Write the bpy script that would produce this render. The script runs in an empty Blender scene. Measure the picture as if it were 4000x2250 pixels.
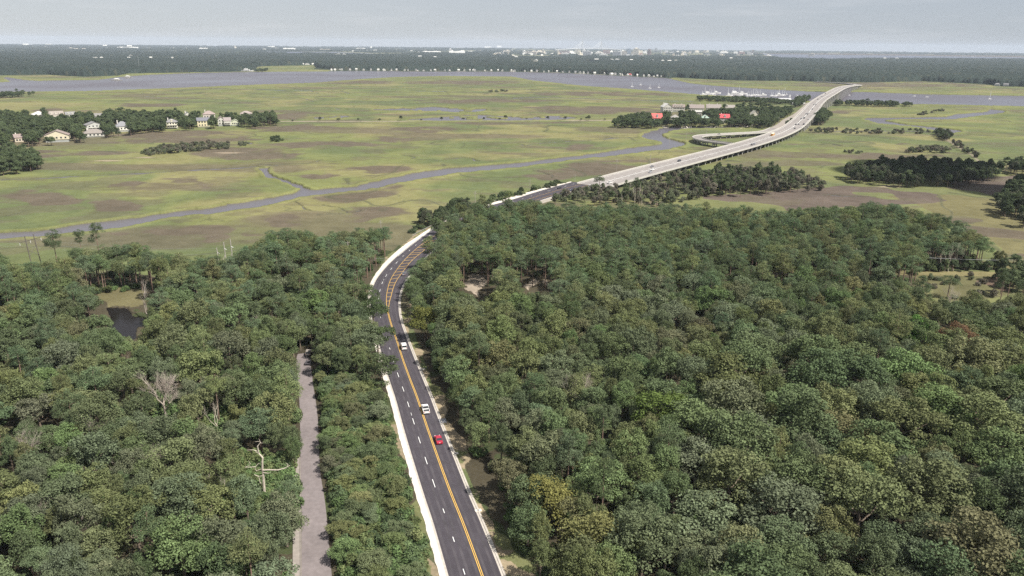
import bpy, math, random
import numpy as np
from mathutils import Vector, Matrix

# ------------------------------------------------------------------ camera
SC = bpy.context.scene
COL = SC.collection
H = 110.0; FPX = 3043.0; PITCH = math.radians(17.4); ROLL = 0.0090
FW = np.array([0, math.cos(PITCH), -math.sin(PITCH)])
_rt = np.array([1.0, 0, 0]); _up = np.cross(_rt, FW)
RV = math.cos(ROLL) * _rt + math.sin(ROLL) * _up
UV = -math.sin(ROLL) * _rt + math.cos(ROLL) * _up
cam = bpy.data.cameras.new('camera')
camo = bpy.data.objects.new('camera', cam); COL.objects.link(camo)
cam.sensor_width = 36.0; cam.lens = 36.0 * FPX / 4000.0
cam.clip_start = 1.0; cam.clip_end = 60000.0
camo.matrix_world = Matrix(((RV[0], UV[0], -FW[0], 0), (RV[1], UV[1], -FW[1], 0), (RV[2], UV[2], -FW[2], H), (0, 0, 0, 1)))
SC.camera = camo

# ------------------------------------------------------------------ light
SUN_EL = math.radians(53.0); SUN_AZ = math.radians(122.0)          # azimuth clockwise from +Y
SD = Vector((math.sin(SUN_AZ) * math.cos(SUN_EL), math.cos(SUN_AZ) * math.cos(SUN_EL), math.sin(SUN_EL)))
sun = bpy.data.lights.new('sun', 'SUN'); sun.energy = 4.15; sun.angle = math.radians(0.5); sun.color = (1.0, 0.955, 0.88)
suno = bpy.data.objects.new('sun', sun); COL.objects.link(suno)
suno.rotation_euler = SD.to_track_quat('Z', 'Y').to_euler()
W = bpy.data.worlds.new('World'); SC.world = W; W.use_nodes = True
wn = W.node_tree; wn.nodes.clear()
def wnode(t, **k):
    n = wn.nodes.new(t)
    for a, b in k.items(): setattr(n, a, b)
    return n
tc = wnode('ShaderNodeTexCoord'); lift = wnode('ShaderNodeVectorMath', operation='ADD'); lift.inputs[1].default_value = (0, 0, 0.03)
sep = wnode('ShaderNodeSeparateXYZ'); mx = wnode('ShaderNodeMath', operation='MAXIMUM'); mx.inputs[1].default_value = 0.02
cmb = wnode('ShaderNodeCombineXYZ')
sky = wnode('ShaderNodeTexSky', sky_type='NISHITA'); sky.sun_disc = False
sky.sun_elevation = SUN_EL; sky.sun_rotation = SUN_AZ; sky.air_density = 1.0; sky.dust_density = 1.0; sky.ozone_density = 3.0
L = wn.links.new
L(tc.outputs['Generated'], lift.inputs[0]); L(lift.outputs[0], sep.inputs[0]); L(sep.outputs[2], mx.inputs[0])
L(sep.outputs[0], cmb.inputs[0]); L(sep.outputs[1], cmb.inputs[1]); L(mx.outputs[0], cmb.inputs[2]); L(cmb.outputs[0], sky.inputs[0])
# thin high cloud veil: flattens and greys the blue, with a few brighter wisps
mp = wnode('ShaderNodeMapping'); mp.inputs['Scale'].default_value = (5.0, 5.0, 55.0)
cn = wnode('ShaderNodeTexNoise'); cn.inputs['Scale'].default_value = 1.0; cn.inputs['Detail'].default_value = 6.0; cn.inputs['Roughness'].default_value = 0.62
cr = wnode('ShaderNodeValToRGB'); cr.color_ramp.elements[0].position = 0.50; cr.color_ramp.elements[1].position = 0.78
cr.color_ramp.elements[0].color = (0, 0, 0, 1); cr.color_ramp.elements[1].color = (1, 1, 1, 1)
L(tc.outputs['Generated'], mp.inputs[0]); L(mp.outputs[0], cn.inputs['Vector']); L(cn.outputs['Fac'], cr.inputs[0])
veil = wnode('ShaderNodeMix', data_type='RGBA', blend_type='MIX'); veil.inputs[0].default_value = 0.72
vr = wnode('ShaderNodeValToRGB'); vr.color_ramp.elements[0].position = 0.22; vr.color_ramp.elements[0].color = (.625, .632, .655, 1); vr.color_ramp.elements[1].position = 0.88; vr.color_ramp.elements[1].color = (.455, .492, .565, 1)
vs = wnode('ShaderNodeVectorMath', operation='SCALE'); vs.inputs['Scale'].default_value = 10.0; vx = wnode('ShaderNodeMath', operation='MULTIPLY_ADD'); vx.inputs[1].default_value = 0.5; vx.inputs[2].default_value = 0.5
L(sep.outputs[0], vx.inputs[0]); L(vx.outputs[0], vr.inputs[0]); L(vr.outputs[0], vs.inputs[0]); L(vs.outputs[0], veil.inputs[7])
L(sky.outputs[0], veil.inputs[6])
wisp = wnode('ShaderNodeMix', data_type='RGBA', blend_type='MIX'); wisp.inputs[7].default_value = (9.2, 9.1, 9.2, 1)
wm = wnode('ShaderNodeMath', operation='MULTIPLY'); wm.inputs[1].default_value = 0.22
L(cr.outputs[0], wm.inputs[0]); L(wm.outputs[0], wisp.inputs[0]); L(veil.outputs[2], wisp.inputs[6])
bg = wnode('ShaderNodeBackground'); bg.inputs['Strength'].default_value = 0.052
wo = wnode('ShaderNodeOutputWorld'); L(wisp.outputs[2], bg.inputs['Color']); L(bg.outputs[0], wo.inputs['Surface'])
SC.view_settings.view_transform = 'Standard'; SC.view_settings.look = 'None'
SC.view_settings.exposure = 1.0; SC.view_settings.gamma = 1.0
SC.render.engine = 'CYCLES'
SC.cycles.use_denoising = False
SC.cycles.max_bounces = 6; SC.cycles.diffuse_bounces = 3; SC.cycles.glossy_bounces = 2; SC.cycles.transmission_bounces = 2
SC.cycles.sample_clamp_indirect = 3.0; SC.cycles.volume_bounces = 0; SC.cycles.transparent_max_bounces = 6

# ------------------------------------------------------------------ helpers
def G(u, v, z=0.0):
    """photo pixel -> point on the horizontal plane at height z (used to survey the ground plan)"""
    u = np.asarray(u, float); v = np.asarray(v, float)
    d = FW + RV * ((u - 2000) / FPX)[..., None] + UV * ((1125 - v) / FPX)[..., None]
    t = (z - H) / d[..., 2]
    return np.stack([d[..., 0] * t, d[..., 1] * t], -1)
def g1(u, v, z=0.0):
    p = G(u, v, z); return float(p[0]), float(p[1])
def proj(P):
    q = np.asarray(P, float) - np.array([0, 0, H]); d = q @ FW
    d = np.where(d < 1, 1, d)
    return 2000 + FPX * (q @ RV) / d, 1125 - FPX * (q @ UV) / d
def pxm(u, v, z=0.0):
    """metres per photo pixel at that ground point"""
    x, y = g1(u, v, z); q = np.array([x, y, z - H]); return float(q @ FW) / FPX
def h2(ix, iy, s):
    n = (ix.astype(np.int64) * 374761393 + iy.astype(np.int64) * 668265263 + s * 1274126177) & 0xffffffff
    n = ((n ^ (n >> 13)) * 1274126177) & 0xffffffff
    return ((n ^ (n >> 16)) & 0xffff) / 65535.0
def vn(x, y, s=0):
    ix = np.floor(x); iy = np.floor(y); fx = x - ix; fy = y - iy
    fx = fx * fx * (3 - 2 * fx); fy = fy * fy * (3 - 2 * fy)
    a = h2(ix, iy, s); b = h2(ix + 1, iy, s); c = h2(ix, iy + 1, s); d = h2(ix + 1, iy + 1, s)
    return (a * (1 - fx) + b * fx) * (1 - fy) + (c * (1 - fx) + d * fx) * fy
def fbm(x, y, s=0, o=4):
    r = 0; a = 0.5; t = 0
    for k in range(o):
        r = r + a * vn(x, y, s + k * 17); t += a; a *= 0.5; x = x * 2.03 + 11.3; y = y * 2.03 + 5.7
    return r / t
def sst(a, b, x):
    t = np.clip((x - a) / (b - a), 0, 1); return t * t * (3 - 2 * t)
def inpoly(x, y, poly):
    poly = np.asarray(poly, float); r = np.zeros(x.shape, bool)
    bb = (x >= poly[:, 0].min()) & (x <= poly[:, 0].max()) & (y >= poly[:, 1].min()) & (y <= poly[:, 1].max())
    xs = x[bb]; ys = y[bb]; c = np.zeros(xs.shape, bool)
    for i in range(len(poly)):
        x1, y1 = poly[i]; x2, y2 = poly[i - 1]
        if y1 == y2: continue
        c ^= ((y1 > ys) != (y2 > ys)) & (xs < (x2 - x1) * (ys - y1) / (y2 - y1) + x1)
    r[bb] = c; return r
def dline(x, y, pl):
    pl = np.asarray(pl, float); d = np.full(x.shape, 1e9)
    for (ax, ay), (bx, by) in zip(pl[:-1], pl[1:]):
        vx, vy = bx - ax, by - ay; t = np.clip(((x - ax) * vx + (y - ay) * vy) / (vx * vx + vy * vy + 1e-9), 0, 1)
        d = np.minimum(d, np.hypot(x - ax - t * vx, y - ay - t * vy))
    return d
def polyw(px, z=0.0):
    a = np.array(px, float); return G(a[:, 0], a[:, 1], z)

def tag(o, label=None, cat=None, group=None, kind=None):
    if label: o['label'] = label
    if cat: o['category'] = cat
    if group: o['group'] = group
    if kind: o['kind'] = kind
    return o
def empty(name, loc, rz=0.0, label=None, cat=None, group=None, kind=None):
    o = bpy.data.objects.new(name, None); COL.objects.link(o); o.location = loc; o.rotation_euler = (0, 0, rz)
    o.empty_display_size = 0.5
    return tag(o, label, cat, group, kind)
class MB:
    def __init__(s): s.v = []; s.f = []; s.m = []; s.n = 0
    def add(s, v, f, m=0):
        v = np.asarray(v, float)
        s.v.append(v); s.f += [tuple(int(i) + s.n for i in q) for q in f]; s.m += [m] * len(f); s.n += len(v)
    def box(s, c, d, m=0, rz=0.0, top=1.0, topy=None):
        """box centred in plan on c, standing on c.z; top = taper of the upper face"""
        x, y, z = d[0] / 2, d[1] / 2, d[2]; ty = top if topy is None else topy
        v = np.array([(-x, -y, 0), (x, -y, 0), (x, y, 0), (-x, y, 0), (-x * top, -y * ty, z), (x * top, -y * ty, z), (x * top, y * ty, z), (-x * top, y * ty, z)])
        if rz:
            cs, sn = math.cos(rz), math.sin(rz); v = np.stack([v[:, 0] * cs - v[:, 1] * sn, v[:, 0] * sn + v[:, 1] * cs, v[:, 2]], 1)
        s.add(v + np.array(c), [(0, 3, 2, 1), (4, 5, 6, 7), (0, 1, 5, 4), (1, 2, 6, 5), (2, 3, 7, 6), (3, 0, 4, 7)], m)
    def tube(s, pts, rad, n=6, m=0, cap=True):
        pts = np.asarray(pts, float); k = len(pts); rad = np.broadcast_to(np.asarray(rad, float), (k,))
        t = np.gradient(pts, axis=0); t /= np.linalg.norm(t, axis=1)[:, None] + 1e-9
        ref = np.array([0, 0, 1.0]) if abs(t[0][2]) < 0.9 else np.array([1.0, 0, 0])
        ring = []
        for i in range(k):
            a = np.cross(t[i], ref); a /= np.linalg.norm(a) + 1e-9; b = np.cross(t[i], a)
            an = np.arange(n) * 2 * math.pi / n
            ring.append(pts[i] + rad[i] * (np.cos(an)[:, None] * a + np.sin(an)[:, None] * b))
        f = [(i * n + j, i * n + (j + 1) % n, (i + 1) * n + (j + 1) % n, (i + 1) * n + j) for i in range(k - 1) for j in range(n)]
        if cap: f += [tuple(range(n))[::-1], tuple((k - 1) * n + j for j in range(n))]
        s.add(np.concatenate(ring), f, m)
    def prism(s, prof, x0, x1, m=0, inset=0.0):
        """profile in (y, z) swept along x"""
        p = np.array(prof, float); n = len(p)
        a = np.column_stack([np.full(n, x0), p]); b = np.column_stack([np.full(n, x1), p])
        s.add(np.concatenate([a, b]), [tuple(range(n))[::-1], tuple(range(n, 2 * n))] + [(i, (i + 1) % n, n + (i + 1) % n, n + i) for i in range(n)], m)
    def ribbon(s, A, B, z0, z1, m=0):
        """solid ribbon between plan curves A and B (same length), from height z1 down to z0"""
        k = len(A); z0 = np.broadcast_to(np.asarray(z0, float), (k,)); z1 = np.broadcast_to(np.asarray(z1, float), (k,))
        v = np.concatenate([np.column_stack([A, z1]), np.column_stack([B, z1]), np.column_stack([B, z0]), np.column_stack([A, z0])])
        f = []
        for i in range(k - 1):
            for q in range(4):
                r = (q + 1) % 4; f.append((q * k + i, r * k + i, r * k + i + 1, q * k + i + 1))
        f += [(0, 3 * k, 2 * k, k), (k - 1, 2 * k - 1, 3 * k - 1, 4 * k - 1)]
        s.add(v, f, m)
    def mesh(s, name, mats, smooth=False):
        me = bpy.data.meshes.new(name); v = np.concatenate(s.v) if s.v else np.zeros((0, 3))
        me.from_pydata(v.tolist(), [], s.f)
        for m in (mats if isinstance(mats, (list, tuple)) else [mats]): me.materials.append(m)
        me.polygons.foreach_set('material_index', np.array(s.m, np.int32))
        if smooth: me.polygons.foreach_set('use_smooth', np.ones(len(s.f), bool))
        me.update(); return me
    def build(s, name, mats, parent=None, smooth=False):
        o = bpy.data.objects.new(name, s.mesh(name, mats, smooth)); COL.objects.link(o)
        if parent: o.parent = parent
        return o
def copy_tree(o, parent=None):
    c = o.copy(); COL.objects.link(c); c.parent = parent
    for ch in list(o.children): copy_tree(ch, c)
    return c
def smooth_path(pts, step=4.0):
    """Catmull-Rom through pts (N,k), resampled evenly in plan"""
    p = np.asarray(pts, float); p = np.vstack([2 * p[0] - p[1], p, 2 * p[-1] - p[-2]]); o = []
    for i in range(1, len(p) - 2):
        t = np.linspace(0, 1, 24, endpoint=False)[:, None]; a, b, c, d = p[i - 1], p[i], p[i + 1], p[i + 2]
        o.append(0.5 * (2 * b + (c - a) * t + (2 * a - 5 * b + 4 * c - d) * t ** 2 + (3 * b - a - 3 * c + d) * t ** 3))
    o.append(p[-2][None]); o = np.concatenate(o)
    s = np.concatenate([[0], np.cumsum(np.linalg.norm(np.diff(o[:, :2], axis=0), axis=1))])
    n = max(2, int(s[-1] / step) + 1); q = np.linspace(0, s[-1], n)
    return np.column_stack([np.interp(q, s, o[:, k]) for k in range(o.shape[1])]), q
def normals(c):
    t = np.gradient(c[:, :2], axis=0); t /= np.linalg.norm(t, axis=1)[:, None] + 1e-9
    return np.column_stack([-t[:, 1], t[:, 0]]), t                  # left-hand normal, tangent

# ------------------------------------------------------------------ materials
MATS = {}
def mat(name, col, rough=0.75, metal=0.0, var=0.0, scale=1.0, spec=0.3, var2=0.0, scale2=0.1):
    if name in MATS: return MATS[name]
    m = bpy.data.materials.new(name); m.use_nodes = True; nt = m.node_tree; b = nt.nodes['Principled BSDF']
    b.inputs['Roughness'].default_value = rough; b.inputs['Metallic'].default_value = metal; b.inputs['Specular IOR Level'].default_value = spec
    b.inputs['Base Color'].default_value = (*col, 1)
    if var or var2:
        tc = nt.nodes.new('ShaderNodeTexCoord'); last = None
        rgb = nt.nodes.new('ShaderNodeRGB'); rgb.outputs[0].default_value = (*col, 1); last = rgb.outputs[0]
        for va, sc_ in ((var, scale), (var2, scale2)):
            if not va: continue
            nz = nt.nodes.new('ShaderNodeTexNoise'); nz.inputs['Scale'].default_value = sc_; nz.inputs['Detail'].default_value = 5
            mr = nt.nodes.new('ShaderNodeMapRange'); mr.inputs[1].default_value = 0.3; mr.inputs[2].default_value = 0.7
            mr.inputs[3].default_value = 1 - va; mr.inputs[4].default_value = 1 + va
            mu = nt.nodes.new('ShaderNodeVectorMath'); mu.operation = 'SCALE'
            nt.links.new(tc.outputs['Object'], nz.inputs['Vector']); nt.links.new(nz.outputs['Fac'], mr.inputs[0])
            nt.links.new(last, mu.inputs[0]); nt.links.new(mr.outputs[0], mu.inputs['Scale']); last = mu.outputs[0]
        nt.links.new(last, b.inputs['Base Color'])
    MATS[name] = m; return m
def leaf_mat(name, attr='tint', trans=0.22):
    m = bpy.data.materials.new(name); m.use_nodes = True; nt = m.node_tree; nt.nodes.clear(); N = nt.nodes.new
    a = N('ShaderNodeAttribute'); a.attribute_type = 'INSTANCER'; a.attribute_name = attr
    lv = N('ShaderNodeAttribute'); lv.attribute_name = 'lv'
    sc_ = N('ShaderNodeVectorMath'); sc_.operation = 'SCALE'; nt.links.new(a.outputs['Color'], sc_.inputs[0]); nt.links.new(lv.outputs['Fac'], sc_.inputs['Scale'])
    d = N('ShaderNodeBsdfDiffuse'); t = N('ShaderNodeBsdfTranslucent'); mx_ = N('ShaderNodeMixShader'); mx_.inputs[0].default_value = trans
    o = N('ShaderNodeOutputMaterial')
    nt.links.new(sc_.outputs[0], d.inputs[0]); nt.links.new(sc_.outputs[0], t.inputs[0])
    nt.links.new(d.outputs[0], mx_.inputs[1]); nt.links.new(t.outputs[0], mx_.inputs[2])
    nt.links.new(mx_.outputs[0], o.inputs[0])
    MATS[name] = m; return m
M_LEAF = leaf_mat('leaf')
M_BARK = mat('bark', (0.16, 0.125, 0.095), 0.9, var=0.3, scale=3)
M_PINEBARK = mat('pine_bark', (0.19, 0.13, 0.10), 0.9, var=0.3, scale=3)
M_DEAD = mat('dead_wood', (0.42, 0.37, 0.30), 0.85, var=0.25, scale=2)
M_ASPH = mat('fresh_asphalt', (0.050, 0.0435, 0.051), 0.85, var=0.10, scale=0.35, var2=0.12, scale2=0.06)
M_LANE = mat('old_asphalt', (0.175, 0.150, 0.147), 0.9, var=0.12, scale=0.8, var2=0.12, scale2=0.12)
M_CONC = mat('new_concrete', (0.58, 0.53, 0.46), 0.85, var=0.10, scale=0.9, var2=0.08, scale2=0.2)
M_CURB = mat('curb_concrete', (0.40, 0.365, 0.32), 0.85, var=0.14, scale=0.8)
M_DECK = mat('deck_concrete', (0.225, 0.205, 0.190), 0.9, var=0.10, scale=0.25, var2=0.10, scale2=0.03)
M_BARR = mat('barrier_concrete', (0.43, 0.41, 0.37), 0.85, var=0.12, scale=0.6)
M_PIER = mat('pier_concrete', (0.46, 0.44, 0.41), 0.9, var=0.12, scale=0.3)
M_WHITE = mat('white_paint_line', (0.75, 0.75, 0.72), 0.7)
M_YELLOW = mat('yellow_paint_line', (0.60, 0.37, 0.08), 0.7)
M_GLASS = mat('dark_window_glass', (0.03, 0.034, 0.04), 0.12, spec=0.6)
M_TYRE = mat('tyre_rubber', (0.02, 0.02, 0.02), 0.9)
M_RIM = mat('wheel_metal', (0.35, 0.35, 0.36), 0.4, 0.8)
M_POLE = mat('grey_timber_pole', (0.36, 0.33, 0.29), 0.9, var=0.15, scale=2)
M_WIRE = mat('wire_metal', (0.25, 0.26, 0.26), 0.6)
M_STEEL = mat('galvanised_steel', (0.45, 0.45, 0.45), 0.5, 0.6)

# ------------------------------------------------------------------ survey of the ground plan (photo pixels, unprojected on to the ground)
RIVER_NEAR = [(-900, 366), (0, 360), (136, 358), (342, 356), (621, 346), (1000, 331), (1233, 323), (1408, 308), (1543, 300), (1738, 296), (2000, 298), (2078, 313), (2272, 335), (2466, 348), (2660, 364), (2738, 370), (2900, 379), (3050, 388), (3160, 395), (3233, 396), (3563, 407), (3776, 410), (4000, 416), (4900, 432)]
RIVER_FAR = [(4900, 392), (4000, 374), (3621, 368), (3388, 359), (3194, 358), (3000, 348), (2776, 333), (2699, 325), (2602, 304), (2466, 298), (2233, 286), (2000, 280), (1621, 279), (1388, 276), (1272, 278.6), (1000, 280), (776, 284), (582, 292), (466, 300), (388, 311), (147, 315), (95, 312), (30, 301), (10, 303), (45, 318), (0, 321), (-900, 326)]
CREEK = [(-500, 975), (0, 936), (229, 916), (466, 892), (660, 851), (815, 836), (1000, 811), (1175, 769), (1330, 753), (1466, 734), (1582, 709), (1776, 678), (2000, 654), (2136, 638), (2272, 620), (2388, 608.5), (2505, 593), (2602, 583), (2679, 565), (2650, 553), (2621, 546), (2592, 536), (2582, 529), (2592, 520), (2621, 511), (2665, 502), (2800, 499), (2930, 497), (2930, 494), (2600, 498), (2563, 507), (2525, 519), (2505, 531), (2530, 541), (2582, 552), (2598, 562), (2505, 573), (2388, 589), (2272, 606), (2136, 623), (2000, 639), (1699, 662), (1505, 697), (1388, 728), (1217, 740), (1116, 703), (1052, 678), (1054, 656), (1019, 658), (1031, 682), (1089, 705), (1136, 720), (1175, 740), (1175, 744), (1078, 771), (1000, 780), (815, 813), (699, 825), (388, 868), (155, 899), (0, 907), (-500, 940)]
MEANDER = [(3930, 436), (3905, 431), (3866, 427), (3850, 438), (3738, 446), (3699, 456), (3560, 459), (3388, 461), (3378, 466), (3427, 481), (3543, 491), (3621, 501), (3660, 514), (3718, 520), (3757, 514), (3738, 508), (3640, 497), (3543, 487), (3470, 476), (3450, 469), (3505, 464), (3718, 466), (3796, 455), (3880, 445)]
POOLS = [[(1455, 427), (1640, 420), (1690, 417), (1780, 423), (1905, 425), (1900, 433), (1830, 440), (1760, 438), (1700, 434), (1560, 433), (1460, 431)],
         [(1585, 467), (1700, 459), (1800, 452), (1850, 448), (2000, 455), (2200, 452), (2260, 462), (2200, 468), (2000, 471), (1750, 472), (1600, 471)],
         [(1165, 463), (1300, 455), (1340, 448), (1400, 454), (1330, 462), (1230, 465)], [(950, 558), (982, 557), (978, 564), (958, 564)], [(1311, 423), (1336, 420), (1332, 427), (1315, 428)]]
POND = [(413, 1197), (497, 1201), (516, 1232), (575, 1240), (567, 1271), (532, 1279), (528, 1321), (466, 1340), (388, 1300), (439, 1255)]
HARBOUR = [[(2950, 208), (3300, 208), (3700, 214), (4000, 217), (4900, 224), (4900, 246), (4000, 234), (3700, 232), (3400, 232), (3250, 236), (3050, 230)], [(1040, 202), (1300, 203), (1540, 212), (1530, 214), (1240, 208), (1040, 207)]]
CHANNELS = [([(0, 703), (466, 681), (776, 662), (1000, 651)], 6), ([(1000, 651), (1040, 655)], 6), ([(1078, 643), (1194, 639), (1252, 623)], 4), ([(1000, 643), (1090, 644)], 4), ([(1570, 605), (1622, 613), (1602, 619), (1699, 627), (1815, 615), (1873, 627)], 4), ([(1155, 786), (1190, 811), (1222, 822)], 6), ([(1240, 840), (1342, 833), (1408, 823)], 5), ([(1262, 800), (1314, 808), (1342, 829)], 5), ([(2019, 562), (2060, 568), (2116, 556), (2272, 550), (2388, 539), (2505, 537)], 4), ([(2000, 384), (2078, 379), (2155, 381), (2466, 391), (2740, 396)], 3), ([(1000, 348), (1120, 354)], 2.5), ([(1150, 352), (1215, 354), (1245, 365)], 2.5), ([(1330, 354), (1362, 365)], 2.5), ([(1600, 355), (1740, 357), (1757, 372)], 2.5), ([(1030, 379), (1160, 379), (1230, 397)], 2.5), ([(3252, 564), (3300, 571), (3408, 571)], 3), ([(3563, 408), (3700, 416), (3873, 422), (3925, 432)], 4), ([(3753, 523), (3893, 531), (3960, 534)], 3), ([(2090, 1000 - 335), (2150, 682), (2180, 701)], 3), ([(3220, 760), (3290, 765), (3420, 770)], 4), ([(345, 371), (380, 362), (410, 361)], 2.5), ([(640, 348), (720, 350), (900, 345)], 2.5), ([(560, 377), (700, 380)], 2.5), ([(3200, 515), (3350, 512), (3560, 511), (3660, 516)], 4), ([(3600, 466), (3720, 462)], 3), ([(2530, 561), (2700, 584), (2800, 582)], 3)]
BROWN = [(140, 772, 160, 24, 1), (430, 800, 120, 22, 1), (560, 735, 100, 15, 1), (820, 712, 100, 22, .9), (700, 885, 190, 30, 1), (380, 900, 90, 10, .8), (1420, 765, 175, 34, 1), (1090, 845, 120, 34, 1), (1450, 850, 230, 28, 1), (1233, 690, 75, 17, 1), (1466, 668, 160, 15, 1), (2350, 672, 260, 22, 1), (2100, 695, 130, 18, .8), (2295, 578, 82, 9, 1), (2500, 632, 190, 15, 1), (700, 535, 340, 26, 1), (250, 600, 260, 18, .8), (1150, 505, 260, 14, 1), (1650, 508, 190, 13, 1), (1480, 541, 60, 9, 1), (1570, 544, 50, 9, 1), (1350, 563, 160, 10, 1), (1180, 570, 110, 15, 1), (950, 600, 260, 20, .9), (545, 412, 190, 9, .9), (200, 433, 260, 8, .8), (1330, 320, 230, 8, 1), (1800, 322, 220, 9, 1), (1150, 455, 140, 16, .9), (2310, 430, 330, 20, .95), (2350, 366, 360, 8, .9), (1900, 392, 300, 8, .8), (3080, 610, 130, 12, .9), (3217, 610, 55, 7, 1), (3430, 607, 240, 16, 1), (3290, 435, 70, 8, .9), (3500, 330, 400, 12, .9), (3100, 565, 60, 5, .6), (3560, 560, 60, 5, .7), (2730, 520, 60, 7, .8), (2000, 480, 350, 9, .7), (1000, 900, 160, 20, .8), (740, 920, 120, 15, .8), (2050, 740, 180, 16, .6), (3650, 820, 160, 16, .8), (3800, 870, 110, 22, .85), (3930, 930, 110, 30, .9), (3990, 1010, 90, 40, .9), (4150, 900, 160, 60, .8), (3560, 780, 120, 14, .7), (3200, 690, 60, 14, .8), (3100, 720, 100, 14, .7)]
FLATS = [(2540, 795), (2700, 770), (3000, 750), (3180, 735), (3240, 695), (3310, 690), (3400, 712), (3700, 712), (3900, 690), (4000, 680), (4900, 690), (4900, 800), (3950, 775), (3800, 765), (3640, 795), (3480, 800), (3200, 815), (3000, 830), (2900, 830), (2700, 815)]
CLEARING = [(3560, 1078), (3640, 1068), (3850, 1064), (3960, 1075), (3990, 1110), (3930, 1150), (3820, 1170), (3700, 1170), (3630, 1150), (3600, 1115)]
BANK = [(390, 1150), (440, 1125), (560, 1130), (600, 1170), (560, 1205), (420, 1200), (380, 1170)]
SAND = [[(1805, 1080), (1840, 1072), (1885, 1085), (1880, 1105), (1872, 1130), (1850, 1150), (1830, 1125), (1815, 1105)], [(2040, 1110), (2075, 1092), (2095, 1100), (2060, 1120), (2042, 1135)], [(2105, 1100), (2130, 1093), (2135, 1118), (2115, 1125)]]
FOREST_R = [(1985, 2620, 0), (1890, 2000, 0), (1720, 1600, 0), (1620, 1300, 0), (1600, 1150, 0), (1640, 1050, 0), (1720, 930, 0), (1800, 862, 0), (1900, 832, 0), (2060, 798, 4), (2160, 806, 14), (2300, 800, 14), (2602, 800, 14), (2776, 800, 14), (2893, 812, 14), (3000, 823, 14), (3171, 818, 14), (3408, 789, 14), (3543, 813, 14), (3699, 850, 14), (3815, 897, 14), (3893, 950, 13), (3925, 1050, 2), (3900, 1055, 0), (3600, 1058, 0), (3540, 1088, 12), (3640, 1128, 12), (3830, 1158, 12), (4000, 1170, 12), (4600, 1330, 12), (5600, 2620, 0)]
FOREST_L = [(-1600, 2620, 0), (1700, 2620, 0), (1660, 2000, 0), (1530, 1540, 0), (1440, 1200, 0), (1440, 1120, 0), (1500, 1015, 0), (1560, 955, 0), (1582, 907, 12), (1485, 892, 12), (1400, 892, 12), (1365, 912, 12), (1291, 907, 12), (1248, 934, 12), (1194, 902, 12), (1078, 899, 12), (1000, 950, 12), (860, 1012, 12), (776, 1020, 12), (757, 1012, 13), (660, 984, 14), (505, 952, 15), (310, 972, 15), (250, 1012, 14), (93, 1032, 12), (40, 1027, 13), (0, 994, 14), (-300, 984, 14), (-1600, 1010, 12)]
def polyz(l):
    return np.array([g1(u, v, z) for u, v, z in l])
WF_R = polyz(FOREST_R); WF_L = polyz(FOREST_L)

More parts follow.
